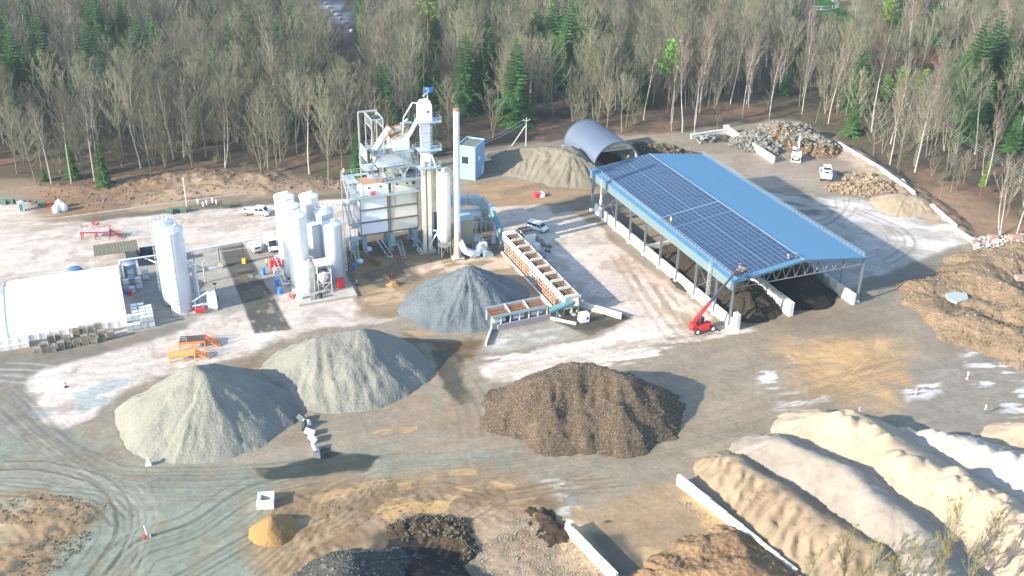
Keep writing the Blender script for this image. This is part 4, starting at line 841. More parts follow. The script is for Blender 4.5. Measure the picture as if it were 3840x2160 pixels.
pk_ = na('pick', 'INT'); sz = na('size', 'FLOAT'); tr = na('turn', 'FLOAT'); cx = gn.new('ShaderNodeCombineXYZ')
gl.new(tr.outputs[0], cx.inputs[2]); gl.new(gi.outputs[0], iop.inputs['Points']); gl.new(jall.outputs[0], iop.inputs['Instance']); iop.inputs['Pick Instance'].default_value = True
gl.new(pk_.outputs[0], iop.inputs['Instance Index']); gl.new(cx.outputs[0], iop.inputs['Rotation']); gl.new(sz.outputs[0], iop.inputs['Scale']); gl.new(iop.outputs[0], go_.inputs[0])
md = fo.modifiers.new('wood', 'NODES'); md.node_group = ng
print('TREES', {k: v for k, v in cnt.items()}, 'far', len(far))
# ------------------------------------------------------------------ shared paints
WHITE = mat('white_paint', (.74, .74, .73), .45, var=.05, dirt=(.45, .42, .38), dirt_amt=.1, sc=.8)
CREAM = mat('cream_sheet', (.62, .58, .50), .5, var=.06, dirt=(.30, .25, .18), dirt_amt=.25, sc=.7)
SILV = mat('aluminium_cladding', (.56, .61, .67), .36, .2, var=.06, sc=.8)
GALV = mat('galvanised_steel', (.48, .53, .55), .45, .4, var=.15, sc=1.5, dirt=(.25, .22, .18), dirt_amt=.1)
BGREY = mat('blue_grey_paint', (.25, .34, .37), .5, var=.08, dirt=(.22, .2, .17), dirt_amt=.12)
TEAL = mat('teal_paint', (.08, .20, .22), .5, var=.08)
CONW = mat('precast_concrete', (.60, .58, .54), .85, var=.14, sc=.9, dirt=(.34, .28, .20), dirt_amt=.55, bump=.01)
CONG = mat('grey_concrete', (.36, .34, .30), .9, var=.15, sc=.8, dirt=(.18, .15, .12), dirt_amt=.3, bump=.02)
DARK = mat('dark_steel', (.05, .06, .08), .5, .3); BLACK = mat('black_rubber', (.025, .025, .025), .8)
RED = mat('red_paint', (.60, .03, .03), .45, var=.1); ORANGE = mat('orange_paint', (.72, .20, .04), .5, var=.15, dirt=(.25, .10, .05), dirt_amt=.3)
YEL = mat('yellow_paint', (.75, .45, .03), .5); BLUE = mat('blue_plastic', (.03, .20, .60), .45); HIVIS = mat('hi_vis_yellow', (.65, .85, .05), .6)
WOOD = mat('weathered_wood', (.27, .24, .19), .9, var=.35, sc=3, rnd=.3); RUST = mat('rusty_steel', (.30, .14, .07), .8, var=.35, sc=2)
PLAS = mat('white_plastic', (.72, .74, .70), .5, var=.08, rnd=.12); GRN = mat('dark_green_box', (.05, .10, .07), .6); SKIN = mat('skin', (.55, .33, .24), .6)
NAVY = mat('navy_cloth', (.03, .05, .10), .8); GLASS = glassmat()

# ------------------------------------------------------------------ big open shed
SO = Vector((18.6, 234.6, 0)); SH = 10.2; SRISE = 1.95; SW = 29.9
CY = [-.3, -6.2, -12.6, -19.6, -26.5, -33.3, -40.4, -47.7, -55.2, -60.8]
shed = thing('storage_shed', 'long open-sided steel shed with blue pitched roof and solar panels on its left slope', 'shed', SO, YAW)
STEEL = mat('shed_column_paint', C(84, 104, 124, .8), .45, .2, var=.08); BROOF = mat('blue_roof_sheet', C(108, 166, 204, .84), .42, .1, var=.05, sc=.3, rnd=.02)
FAS = mat('fascia_sheet', C(150, 178, 184, .62), .5, var=.04, sc=.3); RAILM = mat('pale_rail', C(196, 222, 236, .9), .4, .3); TRUS = mat('truss_paint', C(170, 178, 184, .8), .5)
cm = MB()
cm.box(-.20, .20, -.17, -.13, .5, SH-.1).box(-.20, .20, .13, .17, .5, SH-.1).m(1).box(-.03, .03, -.13, .13, .5, SH-.1)
cme = cm.build('column', [TRUS, STEEL]).data; bpy.data.objects.remove(bpy.data.objects['column'])
bm_ = MB().box(-.4, .4, -.4, .4, -.1, .52).m(0).box(-.3, .3, -.3, .3, .52, .58).build('base', CONW); bme = bm_.data; bpy.data.objects.remove(bm_)
for side in (0, 1):
    for y in CY:
        for nm, me_ in (('column', cme), ('column_base', bme)):
            o = bpy.data.objects.new(nm, me_); COL.objects.link(o); o.parent = shed; o.location = (side*SW, y, 0)
# trusses
tm = MB(); zb = SH-1.65
def roofz(x): return SH-.35+SRISE*(1-abs(x-SW/2)/(SW/2))
tm.bar((0, 0, roofz(0)), (SW/2, 0, roofz(SW/2)), .16).bar((SW/2, 0, roofz(SW/2)), (SW, 0, roofz(SW)), .16).bar((1.6, 0, zb), (SW-1.6, 0, zb), .16)
nn = 12
for i in range(nn):
    xb = 1.6+(SW-3.2)*(i+.5)/nn; x0 = 1.6+(SW-3.2)*i/nn; x1 = 1.6+(SW-3.2)*(i+1)/nn
    tm.bar((x0, 0, roofz(x0) if i else zb), (xb, 0, zb), .10).bar((xb, 0, zb), (x1, 0, roofz(x1) if i < nn-1 else zb), .10)
tm.bar((1.6, 0, zb), (0, 0, roofz(0)-.1), .10).bar((SW-1.6, 0, zb), (SW, 0, roofz(SW)-.1), .10).bar((0, 0, zb), (1.6, 0, zb), .1).bar((SW-1.6, 0, zb), (SW, 0, zb), .1)
t0 = tm.build('truss', TRUS)
for i, y in enumerate(CY):
    o = t0 if i == 0 else t0.copy()
    if i: COL.objects.link(o)
    o.parent = shed; o.location = (0, y, 0)
# purlins, roof sheets
pl = MB()
for i in range(13):
    x = SW*i/12; pl.bar((x, .3, roofz(x)+.12), (x, -61.4, roofz(x)+.12), .10)
part(pl, 'purlins', TRUS, shed)
hw = SW/2+.55; sl_ = math.atan2(SRISE, SW/2)
for sgn in (-1, 1):
    sm = MB(); w_ = 1.0
    for k in range(3):
        a = k*w_/3; prof = [(a, 0), (a+.06, .055), (a+.13, .055), (a+.19, 0)]
        for (p, zp), (q, zq) in zip(prof, prof[1:]+[(a+w_/3, 0)]):
            x0 = SW/2; x1 = SW/2+sgn*hw; z0 = SH+SRISE+.02; z1 = z0-hw*SRISE/(SW/2)
            v = [(x0, -p, z0+zp), (x1, -p, z1+zp), (x1, -q, z1+zq), (x0, -q, z0+zq)]
            sm.add(v+[(a_, b_, c_-.03) for a_, b_, c_ in v], [(0, 1, 2, 3), (7, 6, 5, 4), (1, 5, 6, 2)] if sgn > 0 else [(3, 2, 1, 0), (4, 5, 6, 7), (2, 6, 5, 1)])
    s0 = sm.build('roof_sheet', BROOF)
    for k in range(62):
        o = s0 if k == 0 else s0.copy()
        if k: COL.objects.link(o)
        o.parent = shed; o.location = (0, .6-k*w_, 0)
part(MB().bar((SW/2-.02, .65, SH+SRISE+.12), (SW/2-.02, -61.45, SH+SRISE+.12), .45, .06), 'ridge_cap', mat('ridge_metal', C(170, 205, 222, .8), .4, .3), shed)
# fascia panels on the left, trims
cuts = [.55, -6.0, -12.6, -26.4, -40.3, -55.1, -61.4]
for a, b in zip(cuts[:-1], cuts[1:]):
    part(MB().box(-.55, -.47, b+.03, a-.03, SH-2.0, SH-.12), 'fascia_panel', FAS, shed)
part(MB().box(-.45, .0, -61.3, .5, SH-2.0, SH-1.92), 'fascia_soffit', FAS, shed)
part(MB().box(-.72, -.56, -61.5, .65, SH-.16, SH-.02), 'gutter', BROOF, shed); part(MB().box(SW+.5, SW+.66, -61.5, .65, SH-.2, SH-.06), 'gutter', BROOF, shed)
ve = MB()
for y in (.62, -61.46):
    for x0, x1 in ((-.6, SW/2), (SW/2, SW+.6)):
        z0 = SH+SRISE*(1-abs(x0-SW/2)/(SW/2)); z1 = SH+SRISE*(1-abs(x1-SW/2)/(SW/2)); ve.bar((x0, y, z0-.10), (x1, y, z1-.10), .06, .42)
part(ve, 'verge_trim', mat('verge_paint', C(96, 150, 176, .7), .5), shed)
# eave guard rails: posts are pieces one can pick out
for x, nm in ((.35, 'l'), (SW-.35, 'r')):
    zr = SH+SRISE*(1-abs(x-SW/2)/(SW/2))+.05; rl = MB()
    for h in (.42, .85): rl.bar((x, .3, zr+h), (x, -61.1, zr+h), .05)
    rl.bar((x, .3, zr+.08), (x, -61.1, zr+.08), .04); part(rl, 'guard_rail', RAILM, shed)
    p0 = MB().bar((0, 0, 0), (0, 0, .87), .07).bar((0, 0, 0), (.35 if x < 5 else -.35, 0, .02), .05).build('rail_post', RAILM)
    for k in range(50):
        o = p0 if k == 0 else p0.copy()
        if k: COL.objects.link(o)
        o.parent = shed; o.location = (x, .2-k*1.245, zr)
# solar panels
PV = mat('solar_cells', (.022, .042, .082), .25, 0, var=.18, sc=.4, rnd=.12, spec=.5); FRM = mat('panel_frame', (.09, .13, .19), .6, 0)
pm = MB(); Lp, Wp = 1.66, 1.0
pm.m(0).box(-Wp/2, Wp/2, -Lp/2, Lp/2, 0, .035).m(1)
def inset(mb, x0, x1, y0, y1, z): mb.add([(x0, y0, z), (x1, y0, z), (x1, y1, z), (x0, y1, z)], [(0, 1, 2, 3)])
for j in range(2): inset(pm, -Wp/2+.03, Wp/2-.03, -Lp/2+.03+j*(Lp-.06)/2+.01, -Lp/2+.03+(j+1)*(Lp-.06)/2-.01, .041)
pme_o = pm.build('solar_panel', [FRM, PV]); pme = pme_o.data; bpy.data.objects.remove(pme_o)
blocks = [(.2, 7), (-11.8, 7), (-23.8, 4), (-30.8, 3), (-36.2, 7), (-48.2, 7)]
allp = []
for y0, n_ in blocks:
    for k in range(n_):
        for r_ in range(13):
            x = 1.25+r_*1.055+(.22 if r_ > 6 else 0)
            allp.append((x, y0-.85-k*1.685))
allp.sort(key=lambda p: p[1]); zoff = .09
rest = MB(); cs, sn = math.cos(sl_), math.sin(sl_)
def rz_(x): return SH+SRISE*x/(SW/2)+zoff+.02
for i, (x, y) in enumerate(allp):
    if i < 300:
        o = bpy.data.objects.new('solar_panel', pme); COL.objects.link(o); o.parent = shed; o.location = (x, y, rz_(x)); o.rotation_euler = (0, -sl_, 0)
    else:
        for pg in pme.polygons:
            rest.cur = pg.material_index
            rest.add([(x+cs*pme.vertices[v].co.x-sn*pme.vertices[v].co.z, y+pme.vertices[v].co.y, rz_(x)+sn*pme.vertices[v].co.x+cs*pme.vertices[v].co.z) for v in pg.vertices], [tuple(range(len(pg.vertices)))])
o = part(rest, 'distant_solar_panels', [FRM, PV], shed); o['kind'] = 'stuff'
wk = MB(); xw = 1.25+6.5*1.055+.1; wk.bar((xw, .5, rz_(xw)+.05), (xw, -60, rz_(xw)+.05), .22, .05)
part(wk, 'roof_walkway', FRM, shed)
wk = MB(); wk.bar((.9, -30.75, rz_(.9)+.06), (15, -30.75, rz_(15)+.06), .14, .05); wk.bar((.8, -5.8, rz_(.8)+.05), (.8, -30.7, rz_(.8)+.05), .10, .05)
part(wk, 'cable_tray', RAILM, shed)
rl = MB()
for r_ in range(14):
    x = .72+r_*1.055+(.22 if r_ > 6 else 0); rl.bar((x, -60.0, rz_(x)), (x, -61.8 if r_ in (2, 4, 6, 7, 9, 10) else -60.6, rz_(x)), .05, .04)
part(rl, 'mounting_rails', FRM, shed)
LR = mat('pale_row_gap', C(150, 176, 196, .8), .45, .3); rl = MB()
for r_ in range(1, 13):
    x = .72+r_*1.055+(.22 if r_ > 6 else 0); rl.bar((x, .1, rz_(x)+.035), (x, -60.0, rz_(x)+.035), .055, .03)
part(rl, 'row_rails', LR, shed)
# bracing, down pipe, ladder, switch boxes
br = MB()
for y0, y1 in ((CY[1], CY[2]), (CY[7], CY[8])):
    br.bar((-.05, y0, SH-2.1), (-.05, y1, 2.6), .05).bar((.02, y0, 2.6), (.02, y1, SH-2.1), .05)
part(br, 'cross_bracing', TRUS, shed)
part(MB().tube([(-.62, -5.7, SH-.1), (-.62, -5.7, .3)], .06), 'down_pipe', WHITE, shed)
part(MB().tube([(.5, -5.7, SH+.35), (-.62, -5.7, SH+.28), (-.62, -5.7, SH-.1)], .05), 'roof_conduit', RAILM, shed)
sb = MB(); sb.box(-.95, -.65, -6.5, -6.1, 5.6, 6.5).box(-.95, -.65, -6.6, -6.0, 4.2, 5.3); part(sb, 'switch_box', WHITE, shed)
ld = MB(); ld.ladder((-.75, CY[8]+1.3), .4, SH+.2, (-1, 0), .55); part(ld, 'roof_ladder', GALV, shed)
lr = MB(); lr.ladder((SW-2.2, CY[8]+3), .4, SH-.8, (1, 0), .6, False); part(lr, 'inner_ladder', TEAL, shed)
# precast retaining walls inside and along the shed
def rwall(label, a, b, h=2.6, th=.45, seg=2.5, zs=None, batter=0, name='retaining_wall', m=None, group=None, nodups=True):
    """wall of separate blocks from a to b (world points)"""
    a = Vector(a); b = Vector(b); d = b-a; L = d.length; rz = math.atan2(d.y, d.x); t = thing(name, label, 'wall', a, rz, group)
    k = max(1, round(L/seg)); w_ = L/k; m = m or CONW
    mb = MB().box(.015, w_-.015, -th/2, th/2, -.3, h).box(.3, .5, -th/2+.05, th/2-.05, h, h+.02)
    o0 = mb.build('wall_block', m)
    for i in range(k):
        o = o0 if i == 0 else o0.copy()
        if i: COL.objects.link(o)
        o.parent = t; o.location = (i*w_, rng.uniform(-.03, .03), rng.uniform(-.03, .03)+(zs(i/k) if zs else 0))
    return t
def sw(x, y, z=0): return SO+E*x+N_*y+Vector((0, 0, z))
rwall('white precast wall along the left side of the big shed', sw(.35, -1.5), sw(.35, -61.6), 2.3, .5, 3.4)
rwall('tall end block of the white wall beside the front corner column', sw(1.0, -60.9), sw(1.0, -62.4), 3.4, .8, 1.5)
rwall('white divider wall between the two black heaps in the shed', sw(13.9, -61.2), sw(13.9, -28), 3.0, .9, 2.2)
rwall('white wall at the right side of the shed ending near the right front column', sw(28.6, -61.6), sw(28.6, -28), 2.4, .6, 2.2)
rwall('low cross wall closing the black heap bay inside the shed', sw(.7, -26.3), sw(13.5, -26.3), 2.4, .5, 2.1)
def shp(x, y, h): p = sw(x, y); return (p.x, p.y, h)
heap('asphalt_pile', 'grey-brown asphalt millings heap in the left bay of the shed', [[shp(7.2, -30, 3.6), shp(7.4, -44, 3.9), shp(7.6, -55, 3.7)]], BLK, cat='millings pile', seed=203, slope=.62, gully=.6, lump=.9, lsc=2)
heap('asphalt_pile', 'black asphalt millings heap in the right bay of the shed', [[shp(21.2, -34, 3.6), shp(21.3, -54, 3.7)]], BLK2, cat='millings pile', seed=213, slope=.62, gully=.5, lump=.6)

# ------------------------------------------------------------------ arched shelter
QO = Vector((20.5, 256.5, 0)); QL, QW, QH = 19.0, 12.6, 2.2
qs = thing('arched_shelter', 'dark grey half-round shelter on white block walls behind the blue-roofed shed', 'shelter', QO, YAW)
QM = mat('grey_arch_sheet', C(140, 156, 178, .72), .42, .25, var=.05, sc=.3, rnd=.03); QI = mat('arch_inner', (.45, .46, .44), .6)
ar = MB(); nA = 22; w_ = QL/24; Rq = QW/2
for k in range(3):
    for i in range(nA):
        a0 = math.pi*i/nA; a1 = math.pi*(i+1)/nA
        for (p, dp), (q, dq) in zip([(0, 0), (.35, .09)], [(.35, .09), (.99, 0)]):
            y0 = (k+p)*w_/1.0; y1 = (k+q)*w_/1.0
            P = [(Rq-(Rq+dp)*math.cos(a0), y0, QH+(Rq+dp)*math.sin(a0)), (Rq-(Rq+dp)*math.cos(a1), y0, QH+(Rq+dp)*math.sin(a1)), (Rq-(Rq+dq)*math.cos(a1), y1, QH+(Rq+dq)*math.sin(a1)), (Rq-(Rq+dq)*math.cos(a0), y1, QH+(Rq+dq)*math.sin(a0))]
            ar.cur = 0; ar.add(P, [(3, 2, 1, 0)])
            I_ = [(Rq+(x-Rq)*.985, y, QH+(z-QH)*.985) for x, y, z in P]; ar.cur = 1; ar.add(I_, [(0, 1, 2, 3)])
a0_ = ar.build('arch_sheet', [QM, QI])
for k in range(8):
    o = a0_ if k == 0 else a0_.copy()
    if k: COL.objects.link(o)
    o.parent = qs; o.location = (0, k*3*w_, 0)
fr = MB()
for i in range(nA):
    a0 = math.pi*i/nA; a1 = math.pi*(i+1)/nA
    for yy_ in (-.03, QL+.03): fr.bar((Rq-(Rq+.08)*math.cos(a0), yy_, QH+(Rq+.08)*math.sin(a0)), (Rq-(Rq+.08)*math.cos(a1), yy_, QH+(Rq+.08)*math.sin(a1)), .22)
part(fr, 'end_arch', QM, qs)
ribs = MB()
for k in range(14):
    y = .8+k*QL/14.5
    for i in range(12):
        a0 = math.pi*i/12; a1 = math.pi*(i+1)/12; ribs.bar((Rq-(Rq-.25)*math.cos(a0), y, QH+(Rq-.25)*math.sin(a0)), (Rq-(Rq-.25)*math.cos(a1), y, QH+(Rq-.25)*math.sin(a1)), .12)
part(ribs, 'inner_ribs', TRUS, qs)
gz = QH+Rq*.66; gh = math.sqrt(Rq*Rq-(Rq*.66)**2); poly = [(Rq-gh, gz)]+[(Rq-Rq*math.cos(a), QH+Rq*math.sin(a)) for a in [math.asin(.66)+(math.pi-2*math.asin(.66))*i/10 for i in range(11)]][1:-1]+[(Rq+gh, gz)]
GS = mat('gable_sheet', C(190, 200, 190, .7), .6, var=.05)
part(MB().prism(poly, .02, .10), 'gable_panel', GS, qs)
fc = bpy.data.curves.new('shelter_lettering', 'FONT'); fc.body = 'EUROARK'; fc.size = 1.05; fc.extrude = .01; fc.align_x = 'CENTER'; fc.align_y = 'CENTER'; fc.space_character = 1.15
fo_ = bpy.data.objects.new('shelter_lettering', fc); fo_.data.materials.append(GRN); COL.objects.link(fo_)
dg = bpy.context.evaluated_depsgraph_get(); tme = bpy.data.meshes.new_from_object(fo_.evaluated_get(dg)); bpy.data.objects.remove(fo_)
fo_ = bpy.data.objects.new('lettering', tme); COL.objects.link(fo_); fo_.parent = qs; fo_.location = (Rq, -.02, gz+.62); fo_.rotation_euler = (R(90), 0, 0)
part(MB().prism([(Rq-.2, gz+1.35), (Rq+.25, gz+1.35), (Rq+.25, gz+1.75), (Rq-.05, gz+1.85)], -.04, .02), 'emblem', RED, qs)
bw = MB().box(-.4, .4, .02, QL/8-.02, -.2, 1.08).build('wall_block', CONW); bwm = bw.data; bpy.data.objects.remove(bw)
for x in (0, QW):
    for k in range(8):
        for z in (0, 1.12): o = bpy.data.objects.new('wall_block', bwm); COL.objects.link(o); o.parent = qs; o.location = (x+rng.uniform(-.02, .02), k*QL/8, z)
part(MB().box(.4, QW-.4, QL-.12, QL, 0, QH+.2).prism([(.5, QH+.2)]+[(Rq-(Rq-.2)*math.cos(a), QH+(Rq-.2)*math.sin(a)) for a in [math.pi*i/12 for i in range(1, 12)]]+[(QW-.5, QH+.2)], QL-.12, QL), 'back_wall', QI, qs)
sg = thing('round_sign', 'round red road sign at the front left foot of the arched shelter', 'road sign', QO-E*.4-N_*.6, YAW)
part(MB().cone((0, 0, 0), (0, 0, 3.4), .04, .04, 6), 'sign_pole', GALV, sg); part(MB().cone((0, -.06, 3.0), (0, -.02, 3.0), .45, .45, 16), 'sign_disc', RED, sg); part(MB().box(-.3, .3, -.08, -.065, 2.93, 3.07), 'sign_bar', WHITE, sg)
heap('earth_pile', 'dark damp fill inside the arched shelter', [[tuple((QO+E*6+N_*14)[:2])+(2.2,), tuple((QO+E*8+N_*8)[:2])+(1.6,)]], DEAR, cat='earth pile', seed=223, slope=.5, gully=.4)

# ------------------------------------------------------------------ white tent hall
TO = Vector((-91.8, 167.9, 0)); TL, TS = 20.6, 20.4
tent = thing('storage_tent', 'large bright white fabric hall behind the stacked pallets at the left', 'tent', TO, YAW)
TW = mat('white_tent_fabric', (.80, .80, .80), .55, var=.02, sc=.3)
prof = [(0, 0), (-.15, 1.2), (.25, 2.6), (1.6, 3.6), (5.5, 5.4), (TS/2, 6.7), (TS-5.5, 5.6), (TS-1.6, 4.0), (TS-.25, 2.8), (TS+.1, 1.2), (TS, 0)]
NB = 12; w_ = TL/NB; bay = MB()
sub_ = [(0, .0), (.2, -.05), (.5, -.07), (.8, -.05), (1, 0)]
for (y0, z0), (y1, z1) in zip(prof[:-1], prof[1:]):
    ny_, nz_ = -(z1-z0), (y1-y0); ln_ = math.hypot(ny_, nz_); ny_, nz_ = ny_/ln_, nz_/ln_
    for (p, dp), (q, dq) in zip(sub_[:-1], sub_[1:]):
        dp *= .8; dq *= .8
        bay.add([(p*w_, y0+ny_*dp, z0+nz_*dp), (q*w_, y0+ny_*dq, z0+nz_*dq), (q*w_, y1+ny_*dq, z1+nz_*dq), (p*w_, y1+ny_*dp, z1+nz_*dp)], [(0, 1, 2, 3)])
b0 = bay.build('fabric_bay', TW)
for k in range(NB):
    o = b0 if k == 0 else b0.copy()
    if k: COL.objects.link(o)
    o.parent = tent; o.location = (k*w_, 0, 0)
for x in (0, TL-.06): part(MB().prism(prof, x, x+.06, 'x'), 'gable_wall', TW, tent)
fr = MB()
for x in (-.05, TL+.02):
    for (y0, z0), (y1, z1) in zip(prof[:-1], prof[1:]): fr.bar((x, y0, z0+.05), (x, y1, z1+.05), .12)
part(fr, 'frame_tubes', GALV, tent)
for k, a in ((0, (.3, 3.5)),): part(MB().box(TL+.0, TL+.09, 8, 12.4, 0, 3.9), 'end_door', mat('tent_door', (.6, .62, .62), .5), tent)

# ------------------------------------------------------------------ tank cluster
def tank(name, label, c, r, h, m, roof='cone', group=None, legs=0, bands=0, ladder_dir=None, rail_=False, hatch=True, z0=0.2):
    t = thing(name, label, 'tank', (c[0], c[1], 0), YAW, group)
    b = MB(); n_ = 28; top_ = [(r, h-.02), (r*1.02, h), (r*.98, h+.06), (.35, h+r*.22)] if roof == 'cone' else [(r, h), (r*.8, h+r*.12), (.3, h+r*.2)]
    b.lathe([(r*.98, z0), (r, z0+.05), (r, h-.3)]+top_, n_); part(b, 'shell', m, t, True)
    part(MB().lathe([(r*1.012, h-.22), (r*1.03, h-.2), (r*1.03, h-.02), (r*1.012, h)], n_), 'rim', SILV, t)
    if bands: part(sum_bands(r, h, bands), 'seam_bands', m, t)
    if hatch:
        q = MB().cone((r*.35, r*.3, h+r*.08), (r*.35, r*.3, h+r*.12+.45), .28, .28, 10).cone((0, 0, h+r*.15), (0, 0, h+r*.2+.5), .14, .14, 8); part(q, 'hatch', SILV, t)
    if ladder_dir is not None:
        a = ladder_dir; l_ = MB().ladder(((r+.25)*math.cos(a), (r+.25)*math.sin(a)), .5, h, (math.cos(a), math.sin(a)), .5); part(l_, 'ladder', GALV, t)
    if rail_:
        pts = [((r-.1)*math.cos(2*math.pi*i/14), (r-.1)*math.sin(2*math.pi*i/14), h) for i in range(15)]
        part(MB().rail(pts, 1.1, .06, 1.0), 'hand_rail', GALV, t)
    return t
def sum_bands(r, h, k):
    q = MB()
    for i in range(1, k+1): z = h*i/(k+1); q.lathe([(r*1.0, z-.05), (r*1.012, z-.04), (r*1.012, z+.04), (r*1.0, z+.05)], 24)
    return q
WG = 'white bitumen tanks'
pad = MB().box(0, 11.8, 0, 22, -.2, .45).build('tank_pad', CONG, None, loc=Vector((-41.8, 184.0, 0)), rz=YAW); tag(pad, 'raised concrete pad under the tank cluster', 'concrete pad')
HT = 15.6
tank('storage_tank', 'tall white tank nearest the viewer in the left row of three', (-43.0, 193.4), 2.05, HT, WHITE, bands=3, ladder_dir=None)
tank('storage_tank', 'tall white tank in the middle of the left row of three', (-45.1, 198.1), 2.05, HT, WHITE, bands=3)
tank('storage_tank', 'tall white tank at the back of the left row, beside the vans', (-47.2, 203.0), 2.05, HT, WHITE, bands=3)
tank('storage_tank', 'white tank standing alone at the back of the cluster', (-42.3, 203.8), 1.95, HT-.2, WHITE, bands=3)
tank('storage_tank', 'lower greenish white tank between the back tank and the silver pair', (-40.8, 198.6), 1.5, 11.5, WHITE, bands=2)
tank('storage_tank', 'silver tank behind the front silver one, with a white domed lid', (-38.7, 200.2), 1.95, 13.6, SILV, bands=5, rail_=True)
tank('storage_tank', 'silver-clad tank at the front right of the cluster with a cage ladder', (-36.4, 195.6), 1.95, 12.9, SILV, bands=6, ladder_dir=-.6, rail_=False)
tank('small_tank', 'short white tank with a railed platform in front of the tall ones', (-41.1, 190.6), 1.75, 6.0, mat('dirty_white_paint', (.66, .64, .58), .5, var=.06, dirt=(.4, .34, .24), dirt_amt=.3), bands=2, rail_=True, ladder_dir=3.4, z0=.5)
# hopper frame with its little roof
hf = thing('dosing_hopper', 'steel frame with corrugated roof over a cone hopper before the silver tanks', 'hopper', (-38.6, 188.6, .45), YAW)
b = MB()
for x in (0, 2.7):
    for y in (0, 2.7): b.bar((x, y, 0), (x, y, 6.2), .16)
for z in (2.2, 4.4, 6.1):
    for p, q in (((0, 0), (2.7, 0)), ((2.7, 0), (2.7, 2.7)), ((2.7, 2.7), (0, 2.7)), ((0, 2.7), (0, 0))): b.bar((*p, z), (*q, z), .12)
b.bar((0, 0, 0), (2.7, 0, 2.2), .07).bar((2.7, 0, 0), (0, 0, 2.2), .07).bar((0, 0, 4.4), (0, 2.7, 6.1), .07)
part(b, 'frame', CREAM, hf)
b = MB()
for k in range(10): b.prism([(k*.32-.2, 6.25), (k*.32-.04, 6.36), (k*.32+.12, 6.25), (k*.32+.12, 6.22), (k*.32-.2, 6.22)], -.4, 3.1)
part(b, 'corrugated_roof', CREAM, hf)
part(MB().lathe([(.15, .8), (.2, 1.2), (1.1, 2.9), (1.1, 3.5), (.5, 4.0)], 16, (1.35, 1.35)), 'cone', CREAM, hf)
cab = MB().box(-.5, .5, -.35, .35, 0, 2.4).build('control_cabinet', WHITE, None, loc=(-42.0, 186.4, .45), rz=YAW); tag(cab, 'white cabinet on the left front corner of the tank pad', 'cabinet')
st_t = thing('access_stairs', 'grey steel steps beside the short white tank', 'stairs', (-39.8, 186.9, .45), YAW)
part(MB().stairs((0, -.8, 0), (.9, 2.3, 2.1), .8), 'flight', GALV, st_t)
redp = MB().box(0, 1.5, 0, 1.0, 0, 2.0).box(.15, 1.35, -.1, 0, .2, 1.8).build('red_burner_box', RED, None, loc=(-35.2, 190.9, .45), rz=YAW); tag(redp, 'red covered unit next to the dosing hopper legs', 'machine')
# pipework, blue drums, worker side of the tanks
pw = thing('pipework', 'tangle of silver pipes and valves along the left foot of the white tanks', 'pipes', (-46.2, 190.5, 0), YAW)
b = MB()
for k in range(7):
    y = k*1.9; x = rng.uniform(-.4, .6); z = rng.uniform(.6, 1.8)
    b.tube([(x+1.2, y, z), (x, y, z), (x, y+rng.uniform(.6, 1.6), z), (x, y+1.2, .3)], .10)
b.tube([(.2, 0, 1.2), (.2, 13, 1.2)], .12); b.tube([(.7, 0, 2.3), (.7, 12, 2.3), (2, 12, 2.3)], .09); b.tube([(-.3, 2, .9), (-.3, 9, .9)], .08)
part(b, 'pipe_run', SILV, pw)
b = MB()
for k in range(6): b.cone((rng.uniform(-.5, .6), k*2.1, .2), (rng.uniform(-.5, .6), k*2.1, .9), .18, .18, 8)
part(b, 'pumps', GALV, pw); b = MB()
for k in range(8): b.bar((rng.uniform(-.6, .3), k*1.7, 0), (rng.uniform(-.6, .3), k*1.7, 2.4), .07)
part(b, 'pipe_posts', GALV, pw)
def drum(loc, m, label, r=.38, h=1.0):
    o = MB().lathe([(r, 0), (r*1.03, h*.33), (r, h*.35), (r*1.03, h*.66), (r, h*.68), (r, h), (r*.9, h)], 14).build('drum', m, None, loc=loc); tag(o, label, 'drum'); return o
drum((-47.9, 193.0, 0), BLUE, 'upper blue drum beside the white tanks', .45, 1.3); drum((-46.6, 189.3, 0), BLUE, 'lower blue drum beside the white tanks', .45, 1.3)
drum((-51.6, 197.6, 0), BLUE, 'blue barrel on its own near the red pump', .35, 1.6); drum((-63.4, 184.6, 0), BLUE, 'blue drum left of the silver silo', .5, 1.3)
drum((-33.2, 200.9, 0), BLUE, 'blue drum between the silver tanks and the tower stairs', .4, 1.2); drum((-38.0, 187.0, .45), BLACK, 'black barrel at the hopper leg', .35, 1.0)
rb = MB().box(0, 2.2, 0, 1.2, .9, 2.3).box(.1, .2, .1, .2, 0, .9).box(2, 2.1, 1, 1.1, 0, .9).box(.1, .2, 1, 1.1, 0, .9).box(2, 2.1, .1, .2, 0, .9).build('red_tank', RED, None, loc=(-50.4, 199.2, 0), rz=YAW); tag(rb, 'red fuel box on short legs beside the white tanks', 'fuel tank')

